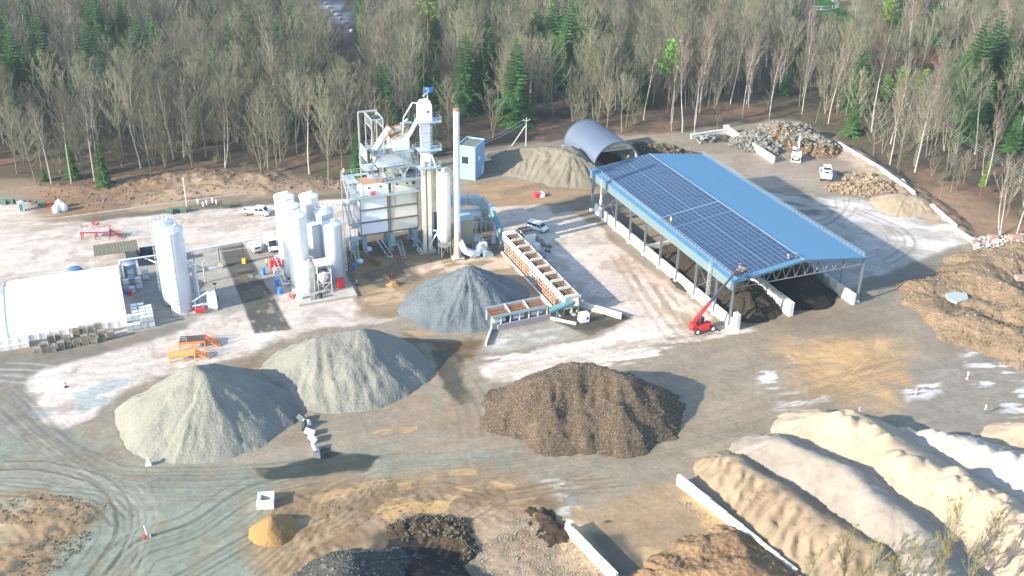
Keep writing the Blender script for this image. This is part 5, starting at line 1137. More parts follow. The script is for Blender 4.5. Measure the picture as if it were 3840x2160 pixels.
# ------------------------------------------------------------------ silver twin silo on the left
SP = Vector((-65.0, 182.0, 0))
spad = MB().box(-1.2, 7.2, -3.2, 5.5, -.2, .4).build('silo_pad', CONG, None, loc=SP, rz=YAW); tag(spad, 'low concrete plinth under the pair of silver silos', 'concrete pad')
tank('storage_silo', 'silver silo nearer the viewer, wrapped by a tall cage ladder', tuple((SP+E*.9+N_*(-.6))[:2]), 2.05, 17.2, SILV, 'cone', bands=2, ladder_dir=-1.9, rail_=True, z0=.4)
tank('storage_silo', 'silver silo hidden behind its twin, only its railed top showing', tuple((SP+E*-.2+N_*2.9)[:2]), 2.05, 17.2, SILV, 'cone', bands=2, ladder_dir=2.6, rail_=True, z0=.4)
ps = thing('silo_pipes', 'three bent silver pipes running down the right side of the silo', 'pipes', SP, YAW)
b = MB()
for k in range(3): b.tube([(3.2, .3-k*.55, 9.4), (3.55+k*.25, .3-k*.55, 9.6), (3.75+k*.25, .3-k*.55, 9.2), (3.75+k*.25, .3-k*.55, .8)], .19, 8)
part(b, 'down_pipes', SILV, ps)
b = MB().tube([(2.6, -2.2, 2.3), (6.0, -2.0, 3.9)], .2, 8).tube([(2.6, -2.2, 1.4), (5.8, -2.4, 1.5)], .25, 8).tube([(3.2, -2.2, .8), (3.2, -2.2, 2.6)], .15, 8).tube([(4.6, -2.3, .5), (4.6, -2.3, 1.8)], .15, 8)
part(b, 'pump_pipes', SILV, ps)
c2 = MB().box(-.9, .9, -.7, .7, 0, 2.6).box(-.8, .8, -.6, .6, 2.6, 3.4).build('burner_cabinet', WHITE, None, loc=SP+E*6.4+N_*(-2.0)+Vector((0, 0, .4)), rz=YAW); tag(c2, 'tall white cabinet at the foot of the silver silo', 'cabinet')
o = MB().box(-.9, .9, -.4, .4, 0, .7).build('red_box', RED, None, loc=SP+E*3.9+N_*(-3.1)+Vector((0, 0, .4)), rz=YAW); tag(o, 'red box lying at the foot of the silver silo', 'box')
b = MB().cone((0, 0, .0), (0, 0, .5), .45, .45, 10).cone((0, 0, .5), (0, 0, 3.2), .05, .05, 6).cone((0, 0, 3.2), (0, 0, 3.4), .3, .4, 10); o = b.build('lamp_stand', DARK, None, loc=s3(812, 1120)); tag(o, 'black stand lamp on a round foot right of the silver silo', 'lamp')
ld_ = thing('loading_rig', 'pipe loading rig platform between the silver silo and the truck lane', 'loading rig', s3(770, 1060), YAW)
b = MB().tube([(0, 0, 0), (0, 0, 4.6), (.8, .3, 4.9)], .16, 8).rail([(1, .5, 2.6), (4, .5, 2.6), (4, 1.6, 2.6), (1, 1.6, 2.6), (1, .5, 2.6)], 1.0).box(1, 4, .5, 1.6, 2.5, 2.58).bar((1.2, .6, 0), (1.2, .6, 2.5), .1).bar((3.8, 1.5, 0), (3.8, 1.5, 2.5), .1); part(b, 'arm', GALV, ld_)

# pipe bridge with its posts in yellow feet
pb = thing('pipe_bridge', 'long silver pipe bridge crossing the truck lanes above the vans', 'pipe bridge', (0, 0, 0))
def pz(px, py, z): return s3(px, py, z)
P1 = pz(448, 982, 5); P2 = pz(640, 955, 5); P3 = pz(980, 893, 5)
d_ = (P3-P2).normalized()
b = MB(); b.bar(P2, P3, .45, .30); part(b, 'pipe_deck', SILV, pb)
b = MB().tube([P2+Vector((0, 0, .3)), P1+Vector((0, 0, .3)), P1+Vector((.2, -.4, -4.2))], .2, 8).tube([pz(545, 970, 5), pz(552, 970, 2.6), pz(615, 1000, 2.6), pz(618, 1000, .3)], .14, 8); part(b, 'feed_pipe', SILV, pb)
for px, py in ((728, 1000), (825, 985), (915, 972)):
    q = P2.lerp(P3, 0); 
    base = s3(px+7, py+25); t_ = (base-P2).dot(d_); tp = P2+d_*t_; part(MB().bar((tp.x, tp.y, 0), tp, .13), 'post', DARK, pb)
    part(MB().box(tp.x-.35, tp.x+.35, tp.y-.35, tp.y+.35, 0, 1.1), 'post_guard', YEL, pb)
b = MB()
for k in range(10):
    for c0, m_ in ((760, 0), (850, 1)): pass
wb = MB(); rbm = MB()
for x0 in (752, 855):
    for k in range(7):
        a = pz(x0+k*6, 950-k*1.2-(x0-752)*.17, 4.6); (wb if k % 2 else rbm).bar(a, a+d_*.34, .1, .35)

# ------------------------------------------------------------------ mixing tower
TY = .389
tw = thing('mixing_tower', 'tall white asphalt mixing tower with stairs, decks and clad silo block on steel legs', 'plant tower', (-31.9, 207.9, 0), TY)
def b_(name, mb, m, label=None, smooth=False, parent=None): return part(mb, name, m, parent or tw, smooth, label)
PW = mat('tower_white_sheet', (.78, .80, .83), .5, var=.04, sc=.5, dirt=(.40, .36, .30), dirt_amt=.15); PC = mat('tower_cream_sheet', (.72, .68, .60), .5, var=.06, sc=.5, dirt=(.32, .26, .18), dirt_amt=.3)
lg = MB()
lgs = []
for x in (.2, 5.9, 11.6):
    for y in (.5, 4.6):
        o = MB().box(x-.42, x+.42, y-.35, y+.35, 0, 4.8).box(x-.6, x+.6, y-.5, y+.5, 0, .35).build('leg', BGREY, tw)
# clad panels of corrugated sheet
def cladding(x0, x1, z0, z1, y, m, name='cladding_panel', lx=.28):
    q = MB(); k = max(2, int((x1-x0)/lx)); w_ = (x1-x0)/k
    q.box(x0, x1, y, y+.06, z0, z1)
    for i in range(k): q.box(x0+i*w_+.03, x0+i*w_+w_*.5, y-.04, y, z0+.02, z1-.02)
    return b_(name, q, m)
for z0, z1 in ((4.8, 7.4), (7.75, 10.25), (10.6, 13.1)):
    cladding(-.5, 5.4, z0, z1, 0, PW); cladding(6.1, 12.1, z0, z1, 0, PC)
    b_('side_panel', MB().box(-.62, -.54, .02, 4.9, z0, z1), PW); b_('side_panel', MB().box(12.14, 12.2, .02, 4.9, z0, z1), PC); b_('rear_panel', MB().box(-.5, 12.1, 4.92, 5.0, z0, z1), PC)
q = MB().box(-.45, 12.05, .1, 4.85, 4.75, 13.1); b_('silo_core', q, CREAM)
q = MB()
for z in (4.65, 7.5, 10.35, 13.2): q.box(-.62, 12.2, -.22, -.06, z, z+.2).box(-.62, 12.2, -.4, -.36, z+.05, z+.12)
for x in (5.55, 5.95): q.box(x-.06, x+.06, -.16, -.02, 4.7, 13.1)
for x in (-.55, 12.1): q.box(x-.08, x+.08, -.2, -.04, 4.7, 13.1)
b_('girts', q, mat('brownish_beam', C(150, 138, 112, .8), .6, var=.2, sc=2))
# main deck with containers
q = MB().box(-1.6, 12.8, -1.1, 6.6, 13.42, 13.56); b_('main_deck', q, BGREY)
q = MB().rail([(-1.6, -1.05, 13.56), (12.8, -1.05, 13.56), (12.8, 1.2, 13.56)], 1.1, .06, 1.4, toe=True); b_('deck_rail', q, GALV)
q = MB().rail([(-1.6, -1.05, 13.56), (-1.6, 6.6, 13.56), (6, 6.6, 13.56)], 1.1, .06, 1.4); b_('deck_rail', q, GALV)
for x0, x1, m_ in ((.1, 5.7, WHITE), (6.5, 12.0, PC)):
    q = MB().box(x0, x1, .0, 4.4, 13.6, 16.1); k = int((x1-x0)/.3)
    for i in range(k): q.box(x0+i*.3+.05, x0+i*.3+.18, -.03, 0, 13.8, 14.8)
    q.box(x0-.05, x1+.05, -.06, 0, 14.85, 14.95).box(x0-.05, x1+.05, -.06, 0, 15.85, 16.1).box(x0-.05, x0+.12, -.06, .0, 13.6, 16.1).box(x1-.12, x1+.05, -.06, 0, 13.6, 16.1)
    b_('container', q, m_)
    v = MB()
    for xv in ((x0+1.5, x0+4) if x0 < 2 else (x0+1.2, x0+3.4)): v.box(xv-.2, xv+.2, -.09, -.03, 15.15, 15.55)
    b_('vent_hatch', v, DARK)
b_('container_roof', MB().box(.2, 5.6, .1, 4.3, 16.11, 16.2), mat('faded_orange_roof', C(238, 190, 150, .75), .6, var=.12, sc=.4))
b_('red_board', MB().box(1.9, 3.0, -.16, -.1, 13.65, 14.5), RED)
b_('side_gap', MB().box(11.0, 11.7, -.1, -.06, 15.0, 15.6), DARK)
q = MB().box(-2.8, -.3, 1.2, 6.4, 16.3, 16.36).rail([(-2.8, 6.4, 16.36), (3.2, 6.4, 16.36)], 1.1, .06, 1.3).rail([(-2.8, 1.2, 16.36), (-2.8, 6.4, 16.36)], 1.1, .06, 1.3).box(-2.8, 3.2, 5.2, 6.4, 16.3, 16.35); b_('upper_walkway', q, GALV)
# stair tower on the left
q = MB(); z = 4.6; k = 0
while z < 16:
    a, b2 = ((-1.3, 4.2, z), (-1.3, .6, z+2.9)) if k % 2 == 0 else ((-2.5, .6, z), (-2.5, 4.2, z+2.9))
    q.stairs(a, b2, .9); y_ = .2 if k % 2 == 0 else 4.6
    q.box(-3.1, -.7, y_-.7, y_+.5, z+2.82, z+2.9).rail([(-.7, y_-.7, z+2.9), (-3.1, y_-.7, z+2.9), (-3.1, y_+.5, z+2.9)], 1.0, .06, 1.2)
    z += 2.9; k += 1
q.stairs((-2.4, -3.6, .1), (-2.4, 0, 4.6), .9)
for x, y in ((-3.1, -.5), (-3.1, 5.1), (-.75, 5.1)): q.bar((x, y, 0), (x, y, 16.4), .14)
q.box(-3.6, -.8, -1.4, .2, 4.5, 4.58).rail([(-3.6, .2, 4.58), (-3.6, -1.4, 4.58)], 1.0)
b_('stair_tower', q, GALV)
# mixer section, inverted chute, hopper
q = MB()
for x in (5.9, 7.0, 11.3, 12.2):
    for y in (.6, 4.4): q.bar((x, y, 13.5), (x, y, 21.0), .26)
for z in (16.5, 18.8, 20.8): q.bar((5.9, .6, z), (12.2, .6, z), .22).bar((5.9, 4.4, z), (12.2, 4.4, z), .22).bar((5.9, .6, z), (5.9, 4.4, z), .2).bar((12.2, .6, z), (12.2, 4.4, z), .2)
b_('mixer_frame', q, CREAM)
b_('mixer_deck', MB().box(5.6, 13.0, -1.2, 5.4, 16.3, 16.42).rail([(5.6, -1.2, 16.42), (13.0, -1.2, 16.42), (13.0, 5.2, 16.42)], 1.1, .06, 1.2, toe=True), BGREY)
q = MB(); q.add([(7.2, .9, 20.4), (11.0, .9, 20.4), (11.0, 4, 20.4), (7.2, 4, 20.4), (8.9, 1.8, 17.6), (9.5, 1.8, 17.6), (9.5, 3, 17.6), (8.9, 3, 17.6)], [(0, 1, 5, 4), (1, 2, 6, 5), (2, 3, 7, 6), (3, 0, 4, 7), (4, 5, 6, 7), (3, 2, 1, 0)]); b_('mixer_hopper', q, mat('dusty_grey', C(170, 160, 142, .7), .7, var=.2, sc=1.5))
q = MB().bar((7.6, .3, 20.2), (9.3, .3, 17.0), .55, .3).bar((11.1, .3, 20.2), (9.4, .3, 17.0), .55, .3).box(9.0, 9.7, .1, .6, 14.0, 17.1); b_('chute_legs', q, WHITE)
b_('mixer_drum', MB().cone((9.9, .2, 17.3), (11.6, .2, 17.6), .7, .7, 12), DARK)
b_('mixer_body', MB().box(7.0, 11.6, 1.4, 4.2, 17.0, 19.4), PC)
# screen house: white box, deck, slanted hood
b_('screen_house', MB().box(3.9, 10.9, .0, 4.6, 19.5, 22.5).box(3.8, 11.0, -.06, .0, 20.9, 21.0), PW)
b_('middle_walkway', MB().box(5.8, 11.2, -.9, .7, 19.3, 19.4).rail([(5.8, -.9, 19.4), (11.2, -.9, 19.4)], 1.05, .06, 1.1, toe=True), BGREY)
b_('screen_deck', MB().box(2.6, 11.4, -1.2, 5.6, 22.55, 22.7).rail([(2.6, -1.2, 22.7), (11.4, -1.2, 22.7), (11.4, 5.6, 22.7), (2.6, 5.6, 22.7), (2.6, -1.2, 22.7)], 1.1, .06, 1.2), BGREY)
q = MB().prism([(7.2, 22.7), (10.9, 22.7), (10.9, 26.6), (7.2, 25.2)], .6, 4.6); b_('slanted_hood', q, PW)
b_('hood_roof', MB().prism([(7.0, 25.2), (11.0, 26.7), (11.0, 26.82), (7.0, 25.32)], .4, 4.8), mat('hood_roof', C(200, 170, 120, .7), .6, var=.2, sc=1))
b_('sliding_board', MB().box(1.0, 1.12, -1.2, 3.0, 21.9, 24.3), WHITE)
q = MB().cone((3.6, 1.2, 23.1), (7.2, 2.0, 27.4), .75, .75, 14); b_('inclined_drum', q, CREAM, smooth=True)
q = MB()
for k in range(4): c0 = Vector((3.6, 1.2, 23.1)).lerp(Vector((7.2, 2.0, 27.4)), .2+k*.2); q.cone(c0, c0+Vector((.06, .013, .072)), .85, .85, 14)
b_('drum_rings', q, GALV)
b_('orange_motor', MB().box(6.4, 7.3, 1.2, 1.9, 25.9, 26.5).cone((7.5, 2.4, 27.0), (10.2, 3.0, 27.6), .25, .25, 8), ORANGE)
b_('pink_board', MB().box(5.4, 6.9, -.5, -.4, 22.75, 23.7), mat('faded_pink', C(226, 176, 160, .7), .6))
b_('roof_machines', MB().box(8.2, 9.6, 1.6, 3.0, 26.4, 27.3).cone((9.0, 2, 27), (11.2, 2.4, 28.6), .3, .3, 8).box(9.8, 12.2, 2.2, 3.2, 27.6, 27.8).rail([(8, .6, 26.2), (10.8, .6, 26.9)], .9), GALV)
q = MB()
for x in (2.6, 5.0):
    for y in (-.9, 4.4): q.bar((x, y, 22.6 if x > 3 or y < 0 else 13.6), (x, y, 30.4), .22)
    q.bar((x, -.9, 30.4), (x, 4.4, 30.4), .2).bar((x, -.9, 28.4), (x, 4.4, 28.4), .14)
    for i in range(4): q.bar((x, -.9+i*1.32, 28.4), (x, -.9+(i+1)*1.32, 30.4), .1)
for y in (-.9, 4.4): q.bar((2.6, y, 30.4), (5.0, y, 30.4), .2)
q.bar((1.2, 4.4, 30.6), (5.2, 4.4, 30.6), .3).bar((1.2, 4.4, 13.6), (1.2, 4.4, 30.6), .3)
b_('lifting_gantry', q, mat('gantry_paint', C(222, 226, 226, .75), .5, dirt=(.3, .25, .2), dirt_amt=.1))
b_('winch', MB().box(3.0, 4.6, .2, 1.6, 30.1, 30.5), DARK)
for a_, c_ in (((4.2, 5.4, 16.4), (1.2, 5.4, 20.2)), ((2.0, -.5, 19.6), (4.2, -.5, 22.6)), ((7.4, -1.3, 22.6), (11.6, -1.3, 19.5)), ((3.6, 0, 16.4), (1.8, 0, 19.5))): b_('stair_flight', MB().stairs(a_, c_, .9), BGREY)
q = MB(); q.box(.6, 3.4, -1.0, 3, 19.5, 19.58).rail([(.6, -1, 19.6), (.6, 3, 19.6)], 1.05).rail([(.6, -1, 19.6), (3.2, -1, 19.6)], 1.05).box(1.6, 4.0, -.8, 1.6, 17.6, 17.66).rail([(1.6, -.8, 17.66), (4, -.8, 17.66)], 1.05)
b_('upper_landing', q, GALV)
q = MB().tube([(4.6, .3, 13.6), (4.6, .3, 21)], .12).tube([(12.5, 0, 5), (12.5, 0, 22)], .10).tube([(5.2, -.4, 16.5), (4.0, -.6, 18.5), (4.0, -.6, 20.4)], .12).tube([(12.9, 1.2, 13.5), (12.9, 1.2, 19), (12, 1.2, 20.4)], .14)
b_('vertical_pipes', q, SILV)
q = MB().box(5.5, 6.4, -1.6, -.9, 2.2, 4.6).box(5.2, 6.8, -2.0, -.6, 2.1, 2.2).stairs((7.2, -5.2, .1), (7.2, -2.2, 2.2), .8).rail([(5.2, -2, 2.2), (7.6, -2, 2.2)], 1.0); b_('operator_post', q, BGREY)
# truck lane guards
for x in (4.6, 12.2):
    q = MB().tube([(x-.5, 5, .7), (x-.5, -3.6, .7), (x, -4.4, .7), (x+.5, -3.6, .7), (x+.5, 5, .7)], .13)
    for y in (5, 2, -1, -3.6): q.bar((x-.5, y, 0), (x-.5, y, .7), .14).bar((x+.5, y, 0), (x+.5, y, .7), .14)
    g_ = q.build('lane_guard', GALV, None, loc=(-31.9, 207.9, 0), rz=TY); tag(g_, 'steel tube guard rail along the truck lane under the tower, %s one' % ('left' if x < 6 else 'right'), 'guard rail')
q = MB().box(0, .25, 0, 9.5, -.1, 1.1).box(.25, 4.2, 9.3, 9.5, -.1, 1.2); o = q.build('pit_edge', mat('ochre_concrete', C(190, 150, 96, .7), .8, var=.2), None, loc=s3(1425, 1000), rz=TY+.35); tag(o, 'ochre stained low concrete edge of the skip pit under the tower', 'kerb')
# flag
fl = thing('flag', 'blue flag with white lettering on a pole on top of the elevator head', 'flag', Vector((-18.5, 210.4, 34.2)), YAW)
part(MB().cone((0, 0, 0), (0, 0, 2.6), .05, .04, 6), 'pole', GALV, fl)
q = MB(); nf = 8
for i in range(nf):
    f_ = lambda k: (k*1.9/nf, .22*math.sin(k*1.1), -.02*k)
    a = f_(i); c = f_(i+1); q.add([(a[0], a[1], 1.4+a[2]), (c[0], c[1], 1.4+c[2]), (c[0], c[1], 2.5+c[2]), (a[0], a[1], 2.5+a[2]), (a[0], a[1]+.02, 1.4+a[2]), (c[0], c[1]+.02, 1.4+c[2]), (c[0], c[1]+.02, 2.5+c[2]), (a[0], a[1]+.02, 2.5+a[2])], [(0, 1, 2, 3), (7, 6, 5, 4), (3, 2, 6, 7), (0, 4, 5, 1)])
part(q, 'cloth', mat('blue_cloth', (.03, .16, .62), .7), fl)
part(MB().box(.3, .42, -.02, .0, 2.0, 2.3).box(.52, .60, -.02, .0, 2.0, 2.3).box(.8, 1.0, .1, .13, 1.9, 2.15).box(1.1, 1.25, .1, .13, 1.9, 2.15).box(1.35, 1.5, .05, .08, 1.85, 2.1), 'letters', WHITE, fl)
# bucket elevator
el = thing('bucket_elevator', 'tall narrow white bucket elevator right of the tower, carrying the flag', 'elevator', (-18.5, 210.4, 0), YAW)
part(MB().box(-.95, -.3, -.4, .4, .4, 24).box(.15, .95, -.4, .4, .4, 24), 'lower_casing', CREAM, el)
part(MB().box(-.95, .95, -.5, .5, 20.8, 29.4), 'upper_casing', PW, el)
q = MB()
for z in [3, 6, 9, 12, 15, 18]: q.box(-1.0, -.25, -.45, .45, z, z+.12).box(.1, 1.0, -.45, .45, z, z+.12)
for z in [23, 25, 27]: q.box(-1.0, 1.0, -.55, .55, z, z+.1)
part(q, 'flanges', GALV, el)
part(MB().prism([(-1.4, 29.4), (1.3, 29.4), (1.3, 33), (.9, 34), (-.7, 34.0), (-1.4, 33.0)], -1.0, 1.0), 'head', PW, el)
part(MB().box(.2, .6, -1.08, -1.0, 31.6, 32.0), 'port', DARK, el)
for z, x1 in ((29.5, 3.0), (23.4, 3.0), (19.6, 2.8)):
    q = MB().box(-1.8, x1, -1.9, 1.4, z, z+.1).rail([(-1.8, -1.9, z+.1), (x1, -1.9, z+.1), (x1, 1.4, z+.1), (-1.8, 1.4, z+.1)], 1.1, .06, 1.1, toe=True).bar((.9, -.5, z-1.6), (x1-.2, -.5, z), .1).bar((-.9, -.5, z-1.6), (-1.6, -.5, z), .1); part(q, 'platform', BGREY, el)
part(MB().ladder((1.2, .8), .5, 29.5, (1, 0), .5), 'ladder', GALV, el)
part(MB().tube([(-1.0, -.3, 31.2), (-3.4, -.8, 27.6), (-4.4, -1.2, 26.6)], .42, 10).box(-4.8, -4.0, -1.6, -.8, 25.8, 26.9), 'chute', PW, el)
part(MB().tube([(-1.2, .4, 33.4), (-2.4, .4, 33.6), (-4.4, .4, 30.6), (-4.7, .4, 27)], .14, 8).tube([(.9, .6, 34), (.9, .6, 35.4), (-.2, .2, 34.8)], .13, 8), 'bent_pipe', GALV, el)
part(MB().box(-2.2, 1.6, -1.3, 1.3, 0, .5), 'footing', CONG, el)
for pp_ in ([(1.0, -.9, 22.6), (1.9, -1.6, 19.0), (3.2, -2.6, 16.6), (3.6, -2.9, 13)], [(1, -1, 5.2), (4.6, -2.4, 5.0)], [(0, -1, 1.5), (3.4, -3.2, 9)]): part(MB().tube(pp_, .15, 8), 'cross_pipe', WHITE, el)
# filler silo
fs = thing('filler_silo', 'cream filler silo on legs with top railing, between elevator and chimney', 'silo', (-14.7, 208.5, 0), YAW)
part(MB().lathe([(.25, 1.7), (1.5, 4.6), (1.5, 18.4), (1.2, 18.9), (.4, 19.1)], 26), 'shell', PC, fs, True)
part(sum_bands(1.5, 18, 6), 'ring_seams', PC, fs)
part(MB().rail([(1.5*math.cos(2*math.pi*i/12), 1.5*math.sin(2*math.pi*i/12), 18.5) for i in range(13)], 1.1, .06, 1.0).cone((0, 0, 18.9), (0, 0, 20), .4, .4, 10), 'top_rail', GALV, fs)
q = MB()
for i in range(4):
    a = math.pi/4+i*math.pi/2; q.bar((1.45*math.cos(a), 1.45*math.sin(a), 0), (1.45*math.cos(a), 1.45*math.sin(a), 5.4), .18)
    a2 = a+math.pi/2; q.bar((1.45*math.cos(a), 1.45*math.sin(a), .4), (1.45*math.cos(a2), 1.45*math.sin(a2), 3.8), .08)
part(q, 'legs_frame', CREAM, fs)
part(MB().ladder((1.75, -.6), .5, 18.6, (.9, -.44), .5), 'cage_ladder', GALV, fs)
o = MB().box(0, .5, -.15, .15, 0, 3.3).box(-.1, .7, -.2, .2, 2.6, 4.6).build('ochre_duct', mat('ochre_paint', C(190, 150, 70, .7), .6, var=.15), None, loc=(-12.75, 206.9, 0), rz=YAW); tag(o, 'ochre yellow vertical duct at the foot of the chimney', 'duct')
# chimney
ch = thing('chimney', 'tall light grey steel chimney, rust-stained at foot and rim', 'chimney', (-11.8, 206.9, 0), YAW)
CHM = mat('chimney_steel', (.62, .66, .71), .42, .2, var=.05, sc=.3)
part(MB().lathe([(.64, 6.5), (.62, 33.0)], 24), 'shaft', CHM, ch, True)
part(MB().lathe([(.70, .5), (.66, 6.5)], 24), 'lower_shaft', mat('rust_streaked_steel', (.5, .48, .46), .5, .1, var=.1, sc=.8, dirt=(.36, .17, .06), dirt_amt=.75), ch, True)
part(MB().lathe([(.66, 33.15), (.67, 33.4), (.5, 33.45)], 24), 'rusty_rim', RUST, ch)
q = MB()
for z in (6.4, 11, 13.5, 16, 21.5, 27.5): q.lathe([(.60, z), (.72, z+.02), (.72, z+.14), (.6, z+.16)], 20)
part(q, 'flange_rings', GALV, ch); part(MB().box(-1.2, 1.2, -1.2, 1.2, 0, .5).lathe([(1.0, .5), (.7, 1.6)], 12), 'footing', CONG, ch)
# dryer, ducts, filter behind and right of the chimney
FD = Vector((-8.5, 211.5, 0))
dr = thing('filter_house', 'beige two-storey filter cabinet right of the chimney', 'machine', s3(1748, 935), YAW)
BEI = mat('beige_panel', C(196, 192, 172, .7), .5, var=.06, dirt=(.3, .26, .2), dirt_amt=.15)
part(MB().box(-1.5, 1.4, -.9, 2.2, 1.7, 5.3), 'lower_cabinet', BEI, dr); part(MB().box(-1.65, 1.55, -1.05, 2.35, 5.35, 7.5), 'upper_cabinet', BEI, dr); part(MB().box(-1.7, 1.6, -1.1, 2.4, 7.5, 7.62), 'cabinet_roof', BGREY, dr)
q = MB()
for x in (-1.4, 1.3):
    for y in (-.8, 2.1): q.bar((x, y, 0), (x, y, 1.8), .15)
q.box(1.6, 3.4, -1, 1, 1.9, 2.0).rail([(1.6, -1, 2), (3.4, -1, 2), (3.4, 1, 2)], 1.0).stairs((3, -3.0, .1), (3, -1, 2), .8).ladder((1.9, -1.1), 1, 7.2, (0, -1), .5, False); part(q, 'frame', GALV, dr)
du = thing('dryer_drum', 'shiny round dryer drum end behind the beige cabinet', 'dryer', s3(1790, 868), YAW)
part(MB().cone((-5, 1.5, 4.0), (1.1, 1.5, 3.6), 1.35, 1.35, 24).cone((-.3, 1.5, 3.7), (0, 1.5, 3.68), 1.5, 1.5, 24), 'drum', SILV, du, True)
q = MB()
for x in (-4, -1.5, 1):
    for y in (.4, 2.6): q.bar((x, y, 0), (x, y, 3), .18)
q.box(-4.5, 1.6, .2, 2.8, 2.2, 2.4); part(q, 'cradle', GALV, du)
dk = thing('exhaust_duct', 'big blue-grey rectangular duct bending down to the teal conveyor', 'duct', s3(1806, 872), YAW)
q = MB(); path = [(-8.0, 2.8, 7.2), (-2.4, 2.4, 7.4), (.4, 2.0, 7.0), (1.6, 1.6, 5.6), (1.8, 1.4, 4.0)]
for a, b2, w_ in zip(path[:-1], path[1:], (1.7, 2.0, 2.2, 2.0)): q.bar(a, b2, w_, w_*.9)
q.lathe([(.4, 2.2), (1.3, 4.2)], 8, (1.8, 1.4)); part(q, 'duct_run', BGREY, dk)
q = MB()
for x in (-2.2, 0, 1.2, 3.0):
    for y in (.4, 2.6): q.bar((x, y, 0), (x, y, 5.0), .14)
    q.bar((x, .4, 1), (x, 2.6, 3.4), .08)
q.bar((-2.2, .4, 3.4), (3, .4, 3.4), .12).bar((-2.2, .4, .8), (0, .4, 3.4), .08).bar((0, .4, 3.4), (3, .4, 1), .08).rail([(-6, .9, 8.1), (-1.5, .9, 8.3)], .9).ladder((3.3, .3), .3, 5, (1, 0), .5, False); part(q, 'duct_stand', GALV, dk)
part(MB().box(-6.6, -5.4, 1.6, 2.8, 7.6, 9.2).lathe([(.9, 8.4), (1.0, 9.4), (.3, 10.4)], 8, (-7.8, 2.4)).lathe([(.25, 5), (.9, 8.4)], 8, (-7.8, 2.4)), 'cyclone', BGREY, dk)
cv = thing('tube_conveyor', 'teal covered conveyor sloping down from the duct to the feed bins', 'conveyor', (0, 0, 0))
a = s3(1843, 786, 6.6); b2 = s3(1893, 905, 2.2); part(MB().cone(a, b2, .48, .48, 16), 'tube', TEAL, cv, True)
d2 = (b2-a).normalized(); q = MB()
for k in range(7): c0 = a.lerp(b2, (k+.5)/7); q.cone(c0, c0+d2*.06, .52, .52, 14)
part(q, 'tube_rings', TEAL, cv); u_ = Vector((.8, .25, 0)); q = MB().bar(a-u_-Vector((0, 0, .5)), b2-u_-Vector((0, 0, .5)), .1, .2).bar(a+u_-Vector((0, 0, .5)), b2+u_-Vector((0, 0, .5)), .1, .2)
for k in (.15, .5, .85): c0 = a.lerp(b2, k); q.bar((c0.x-.5, c0.y, 0), (c0.x-.5, c0.y, c0.z), .12).bar((c0.x+.5, c0.y, 0), (c0.x+.5, c0.y, c0.z), .12)
part(q, 'conveyor_frame', GALV, cv); part(MB().box(a.x-.8, a.x+.8, a.y-.7, a.y+.9, a.z-.9, a.z+.9), 'head_box', BGREY, cv)
c0 = s3(1905, 940, 1.1); part(MB().bar(b2, c0, .7, .5), 'tail_chute', TEAL, cv)
fn = thing('exhaust_fan', 'grey exhaust fan with snail housing and duct between chimney and bins', 'fan', s3(1800, 958), YAW)
q = MB(); path = [(-4.6, 0, 4.2), (-3.6, -.2, 1.9), (-1.9, -.4, 1.0), (-.4, -.3, 1.0)]
for a3, b3 in zip(path[:-1], path[1:]): q.bar(a3, b3, 1.3, 1.3)
part(q, 'inlet_duct', SILV, fn)
part(MB().cone((.2, -.5, 1.8), (.2, .6, 1.8), 1.15, 1.15, 20).box(.2, 1.5, -.5, .6, 1.8, 2.95), 'snail_housing', SILV, fn); part(MB().cone((.2, -.62, 1.8), (.2, -.5, 1.8), .5, .5, 16), 'hub', GALV, fn)
part(MB().prism([(.5, 0), (2.6, 0), (2.6, .6), (1.2, 1.4), (.5, 1.4)], -1.4, .2), 'motor_base', BGREY, fn)
o = MB().box(-.4, .4, -.3, .3, 0, 2.3).build('control_cabinet', SILV, None, loc=s3(1849, 912), rz=YAW); tag(o, 'narrow grey cabinet under the teal conveyor', 'cabinet')
# hidden-side units left of elevator
o = MB().lathe([(1.5, 0), (1.5, 5.5), (.3, 6.2)], 18).build('blue_tank', mat('blue_tank_paint', C(70, 120, 190, .7), .5), None, loc=(-17.4, 217.5, 0)); tag(o, 'blue tank glimpsed between the clad block and the elevator', 'tank')
# litter of site gear left of the tower
g_ = thing('scissor_platform', 'folded white aluminium stair unit standing left of the tower leg', 'platform', s3(1330, 945), YAW)
part(MB().stairs((0, -1.6, .1), (0, 0.2, 2.2), 1.4, False).box(-.8, .8, .2, 1.8, 0, 2.3), 'stair_unit', PLAS, g_)
for nm, px, py, lb in (('white_sack', 1383, 940, 'white sack lying in the mouth of the skip pit'), ('white_sack', 1350, 985, 'white debris bag left of the skip pit edge')):
    o = MB().lathe([(.2, 0), (.7, .1), (.75, .5), (.4, .85), (.1, .9)], 9).build(nm, PLAS, None, loc=s3(px, py)); tag(o, lb, 'bag')
def barrier(px, py, lab, rz=.4, z=0):
    t = thing('road_barrier', lab, 'barrier', s3(px, py, z), rz); part(MB().prism([(-.25, 0), (.25, 0), (.1, .8), (-.1, .8)], -.7, .7, 'y'), 'body', RED, t); part(MB().box(-.16, .16, -.5, .5, .3, .5), 'panel', WHITE, t); return t
barrier(1504, 968, 'red plastic barrier beside the operator stairs under the tower'); barrier(1471, 1036, 'red plastic barrier near the tiny orange sand heap', .2); barrier(1096, 1116, 'red plastic barrier lying left of the tank pad', .9)
